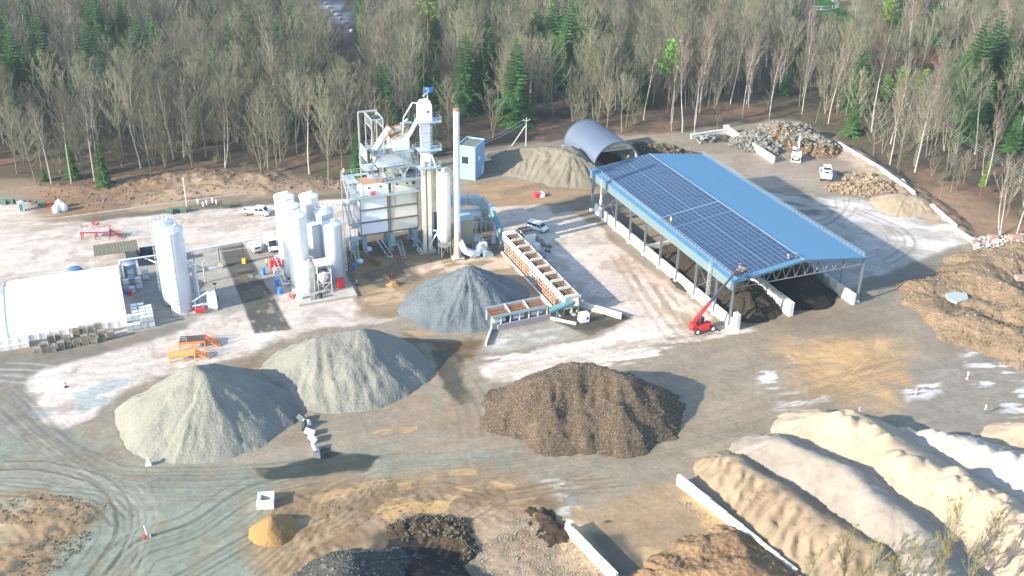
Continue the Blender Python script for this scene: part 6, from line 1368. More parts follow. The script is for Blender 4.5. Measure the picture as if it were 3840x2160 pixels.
def beacon(px, py, lab, h=1.0):
    t = thing('beacon_board', lab, 'beacon', s3(px, py), rng.uniform(0, 1)); part(MB().box(-.3, .3, -.2, .2, 0, .14), 'foot', BLACK, t)
    q = MB(); r_ = MB()
    for k in range(4): (q if k % 2 else r_).box(-.14, .14, -.02, .02, .14+k*h/4, .14+(k+1)*h/4)
    part(q, 'white_bands', WHITE, t); part(r_, 'red_bands', RED, t)
beacon(1338, 1068, 'red and white beacon board right of the tank pad'); beacon(248, 1452, 'red and white beacon board alone on the concrete at the left'); beacon(556, 1468, 'small beacon post by the left foot of the big grit cone', .7)

# ------------------------------------------------------------------ blue cabin with painted side
c0 = s3(1782, 677); cr_ = s3(1817, 644); cl_ = s3(1712, 661)
dR = (cr_-c0); dL = (cl_-c0); yawc = math.atan2(dR.y, dR.x)-math.pi/2
cbn = thing('blue_cabin', 'tall pale blue boxy building with a painted branch mural, behind the chimney', 'building', c0, yawc)
wL = 4.8; dp = dR.length; Hc = 8.6; PB = mat('pale_blue_wall', (.20, .35, .50), .6, var=.04, sc=.3)
part(MB().box(-wL, 0, 0, dp, 0, Hc), 'wall', PB, cbn)
part(MB().box(-wL-.1, .1, -.1, .12, Hc, Hc+.35).box(-wL-.1, .1, dp-.12, dp+.1, Hc, Hc+.35).box(-.12, .1, .12, dp-.12, Hc, Hc+.35).box(-wL-.1, -wL+.12, .12, dp-.12, Hc, Hc+.35), 'parapet', PB, cbn)
part(MB().box(-wL+.13, -.13, .13, dp-.13, Hc, Hc+.05), 'roof', mat('cabin_roof_felt', C(140, 148, 140, .7), .85, var=.2, sc=.5), cbn)
q = MB(); r2 = random.Random(5)
for k in range(26):
    x = -wL+.4+r2.random()*(wL-.8); z = .6+r2.random()*7; a = r2.uniform(.5, 2.6); L = r2.uniform(.6, 1.5); x1 = min(-.3, max(-wL+.2, x+math.cos(a)*L)); z1 = min(Hc-.3, z+math.sin(a)*L); q.bar((x, -.012, z), (x1, -.012, z1), .02, .13)
part(q, 'mural', mat('mural_white', C(206, 222, 232, .72), .6), cbn); part(MB().box(-wL+1.2, -wL+2.9, -.05, 0, 4.2, 6.0), 'window', GLASS, cbn)
part(MB().box(0, .06, dp*.30, dp*.30+1.4, 4.6, 5.6).box(0, .06, dp*.7, dp*.7+1.1, 0, 2.3), 'side_hatch', WHITE, cbn)
# stone wall behind the olive sand pile
def stonewall(label, a, b, h, th=.6, n_l=4):
    a = Vector(a); b = Vector(b); d = b-a; L = d.length; t = thing('stone_wall', label, 'wall', a, math.atan2(d.y, d.x)); ms = []
    for v in range(4):
        o = MB().box(-.42+rng.uniform(0, .1), .42-rng.uniform(0, .1), -th/2, th/2, -.24, .24).build('stone', mat('field_stone%d' % v if 0 else 'field_stone', C(150, 152, 146, .7), .85, var=.3, sc=1.2, rnd=.4)); ms.append(o.data); bpy.data.objects.remove(o)
    for r_ in range(int(h/.52)):
        for k in range(int(L/.9)):
            if r_*int(L/.9)+k > 290: break
            o = bpy.data.objects.new('stone', rng.choice(ms)); COL.objects.link(o); o.parent = t; o.location = (.45+k*.9+(r_ % 2)*.4, rng.uniform(-.06, .06), .26+r_*.52); o.rotation_euler = (rng.uniform(-.05, .05), 0, 0)
    o = MB().box(0, L, -.4, .4, h, h+.22).build('coping', CONW, t); return t
stonewall('grey stone wall with concrete coping behind the olive sand pile', s3(1808, 632), s3(2110, 585), 2.1)

# ------------------------------------------------------------------ aggregate feed bins
BO = Vector((-1.7, 210.3, 0)); BL = 31.0; br_ = -1.175
bins = thing('feed_bins', 'row of nine aggregate feed bins with long white guard board and orange frames', 'feed bins', BO, br_)
# local x runs from far left end toward the viewer; local +y points to the yard right of it (hopper side)
OFR = mat('faded_orange_frame', (.58, .32, .22), .6, var=.2, sc=1.5); BWH = mat('bin_board_white', (.8, .8, .78), .5, var=.03)
nb = 9; w_ = BL/nb; ztop = 4.1
for k in range(nb):
    part(MB().box(k*w_+.01, (k+1)*w_-.01, -.08, 0, 2.75, ztop+.1), 'guard_board', BWH, bins)
    q = MB(); x0, x1 = k*w_+.12, (k+1)*w_-.12; y1 = 3.0; xi0, xi1 = x0+.9, x1-.9
    top4 = [(x0, .1, ztop), (x1, .1, ztop), (x1, y1, ztop), (x0, y1, ztop)]; bot = [(xi0, .9, 2.0), (xi1, .9, 2.0), (xi1, 2.2, 2.0), (xi0, 2.2, 2.0)]
    q.add(top4+bot+[(x0+.06, .16, ztop), (x1-.06, .16, ztop), (x1-.06, y1-.06, ztop), (x0+.06, y1-.06, ztop)]+[(xi0+.05, .95, 2.05), (xi1-.05, .95, 2.05), (xi1-.05, 2.15, 2.05), (xi0+.05, 2.15, 2.05)],
          [(0, 4, 5, 1), (1, 5, 6, 2), (2, 6, 7, 3), (3, 7, 4, 0), (4, 7, 6, 5), (8, 9, 13, 12), (9, 10, 14, 13), (10, 11, 15, 14), (11, 8, 12, 15), (12, 13, 14, 15), (0, 1, 9, 8), (1, 2, 10, 9), (2, 3, 11, 10), (3, 0, 8, 11)])
    part(q, 'hopper', mat('bin_steel', C(150, 140, 118, .65), .7, var=.25, sc=1.2, dirt=(.2, .12, .07), dirt_amt=.4), bins)
    q = MB().box(x1-.0, x1+.16, .1, y1-.2, ztop, ztop+.55).box(x0, x1, y1-.02, y1+.08, ztop-.35, ztop+.12); part(q, 'divider_plate', CREAM, bins)
    q = MB()
    for i in range(5): q.bar((x0+.2+i*(x1-x0-.4)/4, .2, ztop-.3), (x0+.2+i*(x1-x0-.4)/4, y1-.1, ztop-.3), .06)
    for i in range(3): q.bar((x0+.1, .6+i*.9, ztop-.3), (x1-.1, .6+i*.9, ztop-.3), .06)
    part(q, 'grid', RUST, bins)
    q = MB()
    for i in range(4): x = x0+i*(x1-x0)/3; q.bar((x, -.05, .1), (x, -.05, 2.75), .13)
    for z in (.4, 1.2, 2.0): q.bar((x0, -.05, z), (x1, -.05, z), .11)
    q.bar((x0, -.05, .1), (x0+(x1-x0)/3, -.05, 2.7), .07)
    part(q, 'orange_frame', OFR if k not in (4,) else CREAM, bins)
    part(MB().box(xi0, xi1, .8, 2.3, 1.0, 2.0), 'feeder', mat('feeder_cream', C(214, 190, 130, .7), .6, var=.15), bins)
part(MB().box(BL, BL+.25, -.05, 3.1, 1.7, 4.2).box(BL+.1, BL+.35, 3.1, 3.3, 2.9, 4.4), 'end_plate', BGREY, bins)
part(MB().box(0, BL, -.9, -.55, 0, .35), 'kerb', CONW, bins)
q = MB()
for k in range(nb+1): q.bar((k*w_, 3.0, 0), (k*w_, 3.0, 4.0), .16)
q.box(0, BL+1.5, 1.2, 1.9, .6, .8); part(q, 'rear_posts', GALV, bins)
part(MB().box(-1.7, -.1, .1, 2.9, 3.2, 4.2), 'end_hopper', CREAM, bins)
# three-bin unit on the purple-grey wall
TO3 = s3(1866, 1238); T3e = s3(2062, 1196); yaw3 = math.atan2((T3e-TO3).y, (T3e-TO3).x); L3 = (T3e-TO3).length
tb = thing('loading_bins', 'three open loading bins with rusty grids on a low lilac-grey wall', 'feed bins', TO3, yaw3)
part(MB().box(0, L3, -.2, .1, 0, 1.15), 'base_wall', mat('lilac_wall', C(206, 196, 208, .7), .7, var=.05, dirt=(.4, .34, .28), dirt_amt=.2), tb)
w_ = (L3+.6)/3
for k in range(3):
    x0, x1 = -1.2+k*w_+.05, -1.2+(k+1)*w_-.05; q = MB(); z1 = 3.6
    q.add([(x0, .2, z1-.5), (x1, .2, z1-.5), (x1, 2.9, z1), (x0, 2.9, z1), (x0+.8, .8, 1.9), (x1-.8, .8, 1.9), (x1-.8, 2.0, 1.9), (x0+.8, 2.0, 1.9)], [(0, 4, 5, 1), (1, 5, 6, 2), (2, 6, 7, 3), (3, 7, 4, 0), (4, 7, 6, 5)])
    q.box(x0, x1, .1, .2, z1-1.0, z1-.45).box(x0, x1, 2.9, 3.05, z1-.8, z1+.1); part(q, 'bin', BGREY, tb)
    part(MB().prism([(.15, z1-1.0), (3.0, z1-1.0), (3.0, z1+.1), (1.5, z1-.0), (.15, z1-.45)], x1, x1+.12, 'x'), 'side_plate', CREAM, tb)
    q = MB()
    for i in range(9): x = x0+.15+i*(x1-x0-.3)/8; q.bar((x, .25, z1-.5), (x, 2.85, z1-.08), .06)
    for i in range(4): q.bar((x0+.1, .4+i*.75, z1-.47+i*.12), (x1-.1, .4+i*.75, z1-.47+i*.12), .07)
    part(q, 'grid', RUST, tb)
    part(MB().add([(x0+.1, .3, z1-.75), (x1-.1, .3, z1-.75), (x1-.1, 2.7, z1-.45), (x0+.1, 2.7, z1-.45)], [(0, 1, 2, 3)]), 'load', mat('bin_load', C(150, 110, 80, .7), .9, var=.4, sc=2), tb)
    part(MB().box(x0+.7, x1-.7, .6, 2.0, 1.2, 1.9), 'feeder', GALV, tb)
q = MB()
for k in range(7):
    x = -1.1+k*(L3+.6)/6
    for y in (.35, 2.7): q.bar((x, y, 0), (x, y, 2.9), .17)
part(q, 'posts', WHITE, tb)
tc_ = thing('tube_conveyor', 'teal covered conveyor from the three loading bins up to the bin row', 'conveyor', (0, 0, 0))
a = s3(2060, 1166, 1.6); b2 = s3(2152, 1128, 3.1); part(MB().cone(a, b2, .62, .62, 16), 'tube', TEAL, tc_, True); q = MB()
for k in range(6): c0 = a.lerp(b2, (k+.5)/6); q.cone(c0, c0+(b2-a).normalized()*.07, .67, .67, 14)
part(q, 'tube_rings', TEAL, tc_); q = MB()
for k in (.3, .9): c0 = a.lerp(b2, k); q.bar((c0.x, c0.y-.5, 0), (c0.x, c0.y-.5, c0.z), .14).bar((c0.x, c0.y+.5, 0), (c0.x, c0.y+.5, c0.z), .14)
part(q, 'conveyor_legs', TEAL, tc_); part(MB().box(b2.x-.3, b2.x+.9, b2.y-.5, b2.y+.5, b2.z-.8, b2.z+.8), 'head_box', OFR, tc_)
genr = thing('generator', 'white boxy generator on the dark sunken slab', 'generator', s3(2188, 1206), YAW); part(MB().box(-.9, .9, -.7, .7, .15, 1.9), 'body', WHITE, genr); part(MB().box(-.8, .8, -.6, .6, 0, .15), 'skid', DARK, genr); part(MB().box(.3, .7, -.72, -.70, .7, 1.3), 'panel', DARK, genr)
rwall('low stained concrete wall right of the bin row, behind the generator', s3(2172, 1150), s3(2330, 1196), 1.3, .35, 1.1)
rwall('dark low edge wall left of the sunken slab', s3(2062, 1196), s3(2160, 1218), .5, .3, 2); rwall('slanting thin concrete edge left of the loading ramp', s3(1842, 1240), s3(1822, 1298), .7, .3, 2)
# ------------------------------------------------------------------ tank and pallet yard on the left
cage = MB(); 
def ibc_mb():
    a = MB().box(-.55, .55, -.46, .46, .18, 1.12).lathe([(.12, 1.12), (.12, 1.17)], 8)
    c = MB()
    for x in (-.59, -.2, .2, .59):
        for y in (-.5, .5): c.bar((x, y, .15), (x, y, 1.15), .035)
    for y in (-.25, .25):
        for x in (-.59, .59): c.bar((x, y, .15), (x, y, 1.15), .035)
    for z in (.3, .6, .9, 1.14):
        for y in (-.5, .5): c.bar((-.59, y, z), (.59, y, z), .03)
        for x in (-.59, .59): c.bar((x, -.5, z), (x, .5, z), .03)
    p = MB().box(-.6, .6, -.5, .5, .10, .15)
    for x in (-.5, 0, .5): p.box(x-.08, x+.08, -.5, .5, 0, .10)
    return a, c, p
IBC0 = None
def ibc(p, rz, label, group, tint=0):
    global IBC0
    if IBC0 is None:
        IBC0 = thing('liquid_container', label, 'container', p, rz, group); a, c, q = ibc_mb()
        part(a, 'bottle', PLAS, IBC0); part(c, 'cage', GALV, IBC0); part(q, 'pallet', GALV, IBC0); IBC0['label'] = label; return IBC0
    return dup(IBC0, p, rz, label, group)
gI = 'caged liquid containers right of the white tent'; I0 = s3(483, 1237)
hts = [[1, 1, 2, 2], [2, 2, 2, 2], [1, 2, 2, 2], [0, 2, 2, 2], [0, 2, 2, 1]]
for j, row in enumerate(hts):
    for i, hgt_ in enumerate(row):
        for k in range(hgt_):
            rr = ('front', 'second', 'middle', 'fourth', 'rear')[j]; cc = ('at the tent side', 'second from the tent', 'third from the tent', 'at the open side')[i]
            ibc(I0+E*(i*1.28+.3+rng.uniform(-.06, .06))+N_*(j*1.35+rng.uniform(-.08, .08))+Vector((0, 0, k*1.18)), YAW+rng.uniform(-.08, .08), f'white caged liquid container, {rr} row {cc}, {"stacked on top" if k else "on the ground"}', gI)
gI2 = 'caged liquid containers beside the blue-white tank'
for nm, (px, py), n_ in (('leftmost', (476, 1086), 2), ('second', (497, 1094), 1), ('third, tallest', (496, 1066), 3), ('fourth', (523, 1079), 2), ('yellowish rear', (548, 1046), 2)):
    for k in range(n_): ibc(s3(px, py)+Vector((0, 0, k*1.18)), YAW+rng.uniform(-.1, .1), f'caged container by the pipe corner, {nm} stack, {("bottom", "second", "third")[k]} one', gI2)
PALM = MB()
for i in range(7): PALM.box(-.6+i*.18, -.6+i*.18+.10, -.4, .4, .115, .14)
for y in (-.36, 0, .36): PALM.box(-.6, .6, y-.05, y+.05, .095, .115).box(-.6, .6, y-.05, y+.05, 0, .02)
for x in (-.52, 0, .52):
    for y in (-.36, 0, .36): PALM.box(x-.06, x+.06, y-.05, y+.05, .02, .095)
pal_o = PALM.build('pallet', WOOD); pal_me = pal_o.data; bpy.data.objects.remove(pal_o)
stacks = [(250, 748, 6, 'small untidy'), (300, 752, 13, 'tall rusty-brown'), (355, 742, 10, 'third from the left, dark'), (412, 725, 10, 'low pale-topped'), (457, 712, 16, 'tall pale-topped'), (514, 705, 11, 'squat middle'), (573, 695, 13, 'leaning middle'), (630, 686, 13, 'second from the right front'), (686, 670, 15, 'rightmost and highest'),
          (345, 690, 12, 'rear stack behind the dark one'), (398, 678, 12, 'rear stack behind the pale-topped one'), (515, 650, 13, 'rear middle left'), (560, 642, 14, 'rear middle'), (612, 636, 14, 'rear right'), (662, 628, 16, 'rear stack farthest right'), (738, 640, 7, 'short separate stack by the tent corner')]
for px, py, n_, nm in stacks:
    p = s3(px/1.78, 900+py/1.78); a = YAW+rng.uniform(-.12, .12)
    for k in range(n_):
        o = bpy.data.objects.new('pallet', pal_me); COL.objects.link(o); o.location = p+Vector((rng.uniform(-.05, .05), rng.uniform(-.05, .05), k*.147)); o.rotation_euler = (0, 0, a+rng.uniform(-.04, .04)+(math.pi/2 if rng.random() < .0 else 0))
        tag(o, f'wooden pallet in the {nm} pallet stack before the tent', 'pallet', f'pallets in the {nm} stack')
LEG = MB().box(-.79, .79, -.39, .39, 0, .8)
for i in range(4):
    for j in range(2): LEG.cone((-.6+i*.4, -.2+j*.4, .8), (-.6+i*.4, -.2+j*.4, .88), .11, .09, 8)
leg_o = LEG.build('concrete_block', CONW); leg_me = leg_o.data; bpy.data.objects.remove(leg_o)
def block(p, rz, label, group=None):
    o = bpy.data.objects.new('concrete_block', leg_me); COL.objects.link(o); o.location = p; o.rotation_euler = (0, 0, rz); return tag(o, label, 'concrete block', group)
B0 = s3(20, 1312)
for j in range(2):
    for i in range(3):
        for k in range(2 if j else 1):
            block(B0+E*(i*1.65)+N_*(j*.84)+Vector((0, 0, k*.8)), YAW, f'studded concrete block at the tent front left, {("left", "middle", "right")[i]} of the {("front", "rear")[j]} row, {("lower", "upper")[k]}', 'studded blocks at the tent corner')
cn = s3(360, 1003); cpy = thing('corrugated_canopy', 'lean-to roof of brownish corrugated sheets behind the white tent', 'canopy', cn, YAW)
q = MB(); n_ = 26; Wc = 8.6; CM = mat('aged_corrugated', C(176, 168, 138, .62), .7, var=.2, sc=.8)
sh_ = MB()
for k in range(3): sh_.prism([(k*.33, 2.6), (k*.33+.10, 2.68), (k*.33+.2, 2.68), (k*.33+.3, 2.6), (k*.33+.33, 2.6), (k*.33+.33, 2.57), (k*.33, 2.57)], 0, 5.6)
s0 = sh_.build('roof_sheet', CM)
for k in range(9):
    o = s0 if k == 0 else s0.copy()
    if k: COL.objects.link(o)
    o.parent = cpy; o.location = (k*.99, 0, rng.uniform(-.01, .01))
q = MB()
for x in (.1, 4.4, 8.7):
    for y in (.2, 5.4): q.bar((x, y, 0), (x, y, 2.56), .12)
part(q, 'canopy_posts', GALV, cpy); part(MB().box(8.95, 9.05, 0, 5.6, 2.0, 2.7), 'fascia', CREAM, cpy)
ct = thing('open_container', 'dark blue open-topped container behind the pipe corner', 'container', s3(520, 1000), YAW); CB = mat('navy_container', C(62, 92, 120, .7), .6, var=.15)
part(MB().box(0, 5.4, 0, .1, 0, 1.6).box(0, 5.4, 4.2, 4.3, 0, 2.4).box(0, .1, 0.1, 4.2, 0, 2.4).box(5.3, 5.4, .1, 4.2, 0, 2.4), 'side_walls', CB, ct); part(MB().box(.1, 5.3, .1, 4.2, 0, .2), 'bottom', DARK, ct)
o = MB().box(-.9, .9, -.8, .8, 0, 3.0).build('pump_cabin', mat('pale_blue_cabin', C(150, 196, 224, .7), .5), None, loc=s3(618, 985), rz=YAW); tag(o, 'pale blue and white cabin left of the silver silo', 'cabin')
o = MB().box(-.4, .4, -.3, .3, 0, .9).build('red_can', RED, None, loc=s3(634, 992), rz=YAW); tag(o, 'red canister standing by the pale blue cabin', 'canister')
tank('mixing_tank', 'blue-white round tank at the pipe corner, behind the caged containers', tuple(s3(496, 1058)[:2]), 1.25, 4.6, mat('blue_white_paint', C(170, 206, 228, .7), .5), 'dome', bands=1)
drum(s3(478, 1103), BLUE, 'small blue keg in front of the caged containers'); drum(s3(490, 1106), RED, 'red keg in front of the caged containers')
o = MB().lathe([(1.6, 0), (1.7, .9), (1.2, 1.5), (.3, 1.7)], 14).build('covered_heap', mat('blue_tarp', C(110, 160, 210, .7), .6, var=.2), None, loc=s3(283, 1030)); tag(o, 'low round heap under a light blue tarpaulin behind the tent', 'tarpaulin')
def work_platform(px, py, L, W, h, label, m, rz, rails='left', steps=True, deckm=None):
    t = thing('work_platform', label, 'platform', s3(px, py), rz)
    q = MB()
    for x in (.1, L/2, L-.1):
        for y in (.1, W-.1): q.bar((x, y, 0), (x, y, h), .2)
    q.bar((0, .05, h-.1), (L, .05, h-.1), .14, .32).bar((0, W-.05, h-.1), (L, W-.05, h-.1), .14, .32).bar((0, .1, h), (0, W-.1, h), .12).bar((L, .1, h), (L, W-.1, h), .12); part(q, 'frame', m, t)
    part(MB().box(.05, L-.05, .1, W-.1, h+.04, h+.12), 'deck', deckm or DARK, t)
    q = MB().rail([(0, W, h+.12), (L, W, h+.12)], 1.0, .06, 1.3)
    if rails == 'left': q.rail([(0, 0, h+.12), (L*.3, 0, h+.12)], 1.0, .06).rail([(0, 0, h+.12), (0, W, h+.12)], 1.0)
    part(q, 'railing', m if rails == 'same' else GALV, t)
    if steps: part(MB().stairs((L+h*1.5, W/2, 0), (L, W/2, h), W*.7, True), 'steps', m, t)
    return t
work_platform(675, 1316, 4.6, 2.4, 1.6, 'orange steel work platform with dark deck, the upper of the pair', ORANGE, YAW-.2, deckm=mat('dark_deck', C(110, 96, 84, .8), .8, var=.2))
work_platform(635, 1362, 4.6, 1.6, 1.5, 'orange steel work platform with handrail, the lower of the pair', mat('bright_orange', (.78, .30, .06), .5, var=.1), YAW-.2, 'same', deckm=mat('orange_deck', (.6, .28, .1), .7, var=.2))
work_platform(305, 900, 6.2, 1.4, 1.8, 'red-framed work platform on the concrete at the upper left', mat('pinkish_red', C(214, 70, 50, .7), .5, var=.1), .10, 'same', deckm=GALV)
# along the soil bank
wc = thing('portable_toilet', 'white and green portable toilet at the far left', 'toilet', s3(83, 790), .3); part(MB().box(-.6, .6, -.6, .6, .1, 2.1), 'body', mat('toilet_white', (.7, .74, .72), .5), wc); part(MB().lathe([(.82, 2.1), (.7, 2.35), (.2, 2.5)], 4), 'roof', PLAS, wc); part(MB().box(-.42, .42, -.63, -.6, .2, 1.95), 'door', mat('toilet_green', C(110, 190, 160, .7), .5), wc)
for i, (px, py, w) in enumerate([(15, 765, 'leftmost at the photo edge'), (42, 763, 'second from the left edge'), (158, 772, 'beside the red hose'), (638, 802, 'first of the three before the bank'), (662, 796, 'second of the three before the bank'), (689, 796, 'third of the three before the bank'), (851, 778, 'alone near the pickup truck')]):
    t = thing('utility_box', f'dark green utility box, {w}', 'box', s3(px, py), rng.uniform(-.2, .5)); part(MB().box(-.8, .8, -.5, .5, 0, 1.0), 'body', GRN, t); part(MB().box(-.85, .85, -.55, .55, 1.0, 1.12), 'lid', mat('lid_green', (.10, .16, .10), .6), t)
for i, (px, py, w) in enumerate([(214, 795, 'front left'), (224, 778, 'rear'), (240, 790, 'right')]):
    t = thing('bulk_bag', f'white bulk bag at the left soil bank, {w} of three', 'bag', s3(px, py), rng.uniform(0, 1)); part(MB().lathe([(.75, 0), (.95, .4), (.95, 1.2), (.6, 1.7), (.2, 1.9)], 10), 'sack', PLAS, t, True); part(MB().bar((-.4, 0, 1.6), (0, 0, 2.2), .06).bar((.4, 0, 1.6), (0, 0, 2.2), .06), 'loops', PLAS, t)
def ring(p, r, m, label, name='hose_ring', cat='hose'):
    q = MB(); pts = [(r*math.cos(a)*1.3, r*math.sin(a), .1) for a in [2*math.pi*i/14 for i in range(15)]]; q.tube(pts, .12, 6); o = q.build(name, m, None, loc=p); tag(o, label, cat)
ring(s3(178, 768), 1.0, RED, 'red coiled hose on the ground beside the bulk bags'); ring(s3(355, 840), .5, RED, 'small red coil on the concrete before the soil bank'); ring(s3(122, 758), .7, DARK, 'black coil next to the portable toilet')
for i, (px, py) in enumerate([(742, 765), (762, 775), (775, 768), (797, 760), (812, 768)]):
    o = MB().cone((0, 0, 0), (0, 0, 1.3), .12, .1, 8).box(-.2, .2, -.1, .1, .6, 1.0).build('gas_riser', PLAS, None, loc=s3(px, py)); tag(o, f'white pipe riser before the bank, number {("one", "two", "three", "four", "five")[i]} counted from the left', 'pipe')
def pole(p, h, label, arm=True, strut=None):
    t = thing('utility_pole', label, 'pole', p, .2); part(MB().cone((0, 0, 0), (0, 0, h), .15, .10, 8), 'mast', mat('pole_grey', (.5, .49, .46), .8), t)
    if arm: part(MB().bar((-.9, 0, h-.8), (.9, 0, h-.8), .12).cone((-.8, 0, h-.8), (-.8, 0, h-.4), .08, .06, 6).cone((.8, 0, h-.8), (.8, 0, h-.4), .08, .06, 6), 'cross_arm', mat('pole_grey', (.5, .49, .46)), t)
    if strut: part(MB().cone(strut, (0, 0, h-2), .13, .10, 8), 'strut', mat('pole_grey', (.5, .49, .46)), t)
    return t
pole(s3(703, 790), 8.5, 'thin pale pole before the left soil bank', False); pole(s3(1972, 548), 8.2, 'braced concrete power pole behind the olive sand pile', True, (-3.8, .8, 0)); pole(s3(3830, 800), 9, 'power pole at the right edge in the wood')
pt = s3(1972, 548)+Vector((0, 0, 7.6)); q = MB()
def wire(a, b, sag=1.2, r=.025):
    pr = None
    for i in range(9):
        t_ = i/8; c0 = a.lerp(b, t_)-Vector((0, 0, sag*4*t_*(1-t_)))
        if pr is not None: q.bar(pr, c0, r*2)
        pr = c0
for k in (-.8, .8): wire(pt+Vector((k, 0, 0)), at(1130, 385, 7)+Vector((k, 0, 0)))
o = q.build('power_lines', GALV, None); tag(o, 'two power lines running left from the braced pole along the wood', 'wire')
q = MB()
for k in (0, 1.2, 2.4): wire(at(2200, 205, 15)+Vector((k, 0, 0)), at(2620, 470, 15)+Vector((k, 0, 0)), 1, .010)
o = q.build('power_lines', GALV, None); tag(o, 'three thin power lines crossing the wood at the upper right', 'wire')
# kerb line at the foot of the soil bank
q = MB(); a = s3(228, 818); b2 = s3(905, 728)
o = MB().bar(a, b2, .35, .35).build('kerb', CONG, None); tag(o, 'long low concrete kerb at the foot of the left soil bank', 'kerb')

# ------------------------------------------------------------------ vehicles
def wheel(t, x, y, r=.34, w=.24, m=None):
    q = MB().cone((x, y-w/2, r), (x, y+w/2, r), r, r, 18); o = part(q, 'wheel', BLACK, t); sgn = 1 if y > 0 else -1
    rim = MB().cone((x, y+sgn*w/2, r), (x, y+sgn*(w/2+.02), r), r*.6, r*.55, 14).build('rim', m or GALV, o); KIDS.setdefault(o.name, []).append(rim); return o
VP = mat('vehicle_white', (.74, .75, .76), .28, var=.03, spec=.6)
def van(label, p, rz, L=4.9, W=1.9, H=1.95, hood=.95, cargo=False):
    t = thing('van', label, 'van', p, rz); x0, x1 = -L/2, L/2
    pr = [(x0, .35), (x0+.02, H*.62), (x0+.18, H-.06), (x0+.5, H), (x1-1.75, H), (x1-1.5, H-.05), (x1-.85, 1.12), (x1-.12, .95), (x1, .75), (x1, .35)]
    q = MB().prism(pr, -W/2+.05, W/2-.05); q.prism([(a, b) for a, b in pr if b < 1.2] if False else [(x0+.03, .4), (x0+.03, 1.15), (x1-.9, 1.1), (x1-.1, .9), (x1-.05, .4)], -W/2, W/2); part(q, 'body', VP, t)
    for s_ in (-1, 1):
        y = s_*(W/2-.045)
        wins = [(x1-2.05, x1-1.25)] + ([] if cargo else [(x0+.35, x0+1.45), (x0+1.55, x1-2.15)])
        for a, b in wins: part(MB().add([(a, y, 1.2), (b+(.25 if b > x1-1.6 else 0), y, 1.2), (b-.15 if b > x1-1.6 else b, y, H-.2), (a, y, H-.2), (a, y+s_*.01, 1.2), (b+(.25 if b > x1-1.6 else 0), y+s_*.01, 1.2), (b-.15 if b > x1-1.6 else b, y+s_*.01, H-.2), (a, y+s_*.01, H-.2)], [(0, 1, 2, 3), (7, 6, 5, 4), (0, 4, 5, 1), (1, 5, 6, 2), (2, 6, 7, 3), (3, 7, 4, 0)]), 'side_window', GLASS, t)
        part(MB().box(x1-1.4, x1-1.2, s_*(W/2+.12)-.07, s_*(W/2+.12)+.07, 1.15, 1.4), 'mirror', BLACK, t)
        part(MB().box(x1-.06, x1+.02, s_*(W/2-.35)-.18, s_*(W/2-.35)+.18, .68, .86), 'headlight', mat('lamp_glass', (.7, .72, .75), .2), t)
        part(MB().box(x0-.02, x0+.04, s_*(W/2-.16)-.07, s_*(W/2-.16)+.07, .8, 1.2), 'tail_light', RED, t)
    dx, dz = .65, H-.05-1.12; q = MB(); a = (x1-1.44, H-.14); b = (x1-.90, 1.2)
    q.add([(a[0]+.03, -W/2+.2, a[1]+.03), (a[0]+.03, W/2-.2, a[1]+.03), (b[0]+.03, W/2-.12, b[1]+.03), (b[0]+.03, -W/2+.12, b[1]+.03), (a[0]-.05, -W/2+.2, a[1]-.02), (a[0]-.05, W/2-.2, a[1]-.02), (b[0]-.05, W/2-.12, b[1]-.02), (b[0]-.05, -W/2+.12, b[1]-.02)], [(3, 2, 1, 0), (4, 5, 6, 7), (0, 1, 5, 4), (1, 2, 6, 5), (2, 3, 7, 6), (3, 0, 4, 7)]); part(q, 'windscreen', GLASS, t)
    part(MB().box(x0-.015, x0+.03, -W/2+.25, W/2-.25, 1.2, H-.3), 'rear_window', GLASS, t)
    part(MB().box(x1-.02, x1+.05, -W/2+.05, W/2-.05, .3, .6), 'bumper', DARK, t); part(MB().box(x0-.05, x0+.02, -W/2+.05, W/2-.05, .3, .55), 'bumper', DARK, t)
    for x in (x0+.95, x1-.9):
        for y in (-W/2+.1, W/2-.1): wheel(t, x, y)
    return t
def hd(a, b): d = s3(*b)-s3(*a); return math.atan2(d.y, d.x)
van('white crew van parked behind the feed bins, nose toward the shed', s3(2015, 862), hd((1981, 852), (2047, 871)), 5.0, 1.95, 2.0)
van('small white van seen from behind, left of the pair near the tanks', s3(957, 938), hd((968, 955), (938, 920)), 4.2, 1.75, 1.85)
van('white delivery van facing the viewer, right of the pair near the tanks', s3(1018, 930), hd((1000, 900), (1030, 950)), 5.6, 2.0, 2.5, cargo=True)
pu = thing('pickup_truck', 'white double-cab pickup truck with open flat bed below the soil bank', 'pickup', s3(963, 806), hd((914, 800), (1015, 806)))
pr = [(-.2, .5), (-.2, 1.2), (-.1, 2.1), (.15, 2.2), (1.7, 2.2), (1.95, 2.1), (2.5, 1.3), (3.05, 1.1), (3.1, .5)]
part(MB().prism(pr, -.93, .93), 'cab', VP, pu); part(MB().box(-3.2, -.3, -1.02, 1.02, .85, .95), 'bed_floor', mat('bed_grey', (.5, .5, .48), .7), pu)
part(MB().box(-3.2, -.3, -1.05, -1.0, .85, 1.35).box(-3.2, -.3, 1.0, 1.05, .85, 1.35).box(-3.24, -3.2, -1.05, 1.05, .85, 1.35).box(-.34, -.28, -1.05, 1.05, .85, 1.5), 'bed_sides', PLAS, pu); part(MB().box(-3.1, 2.6, -.4, .4, .5, .82), 'chassis', DARK, pu)
for s_ in (-1, 1):
    for a, b in ((0, .75), (.9, 1.95)): part(MB().box(a, b, s_*.935-.008, s_*.935+.008, 1.35, 2.0), 'side_window', GLASS, pu)
    for x in (-2.3, 2.3): wheel(pu, x, s_*.85, .36)
    part(MB().box(3.08, 3.13, s_*.65-.18, s_*.65+.18, .8, 1.0), 'headlight', PLAS, pu)
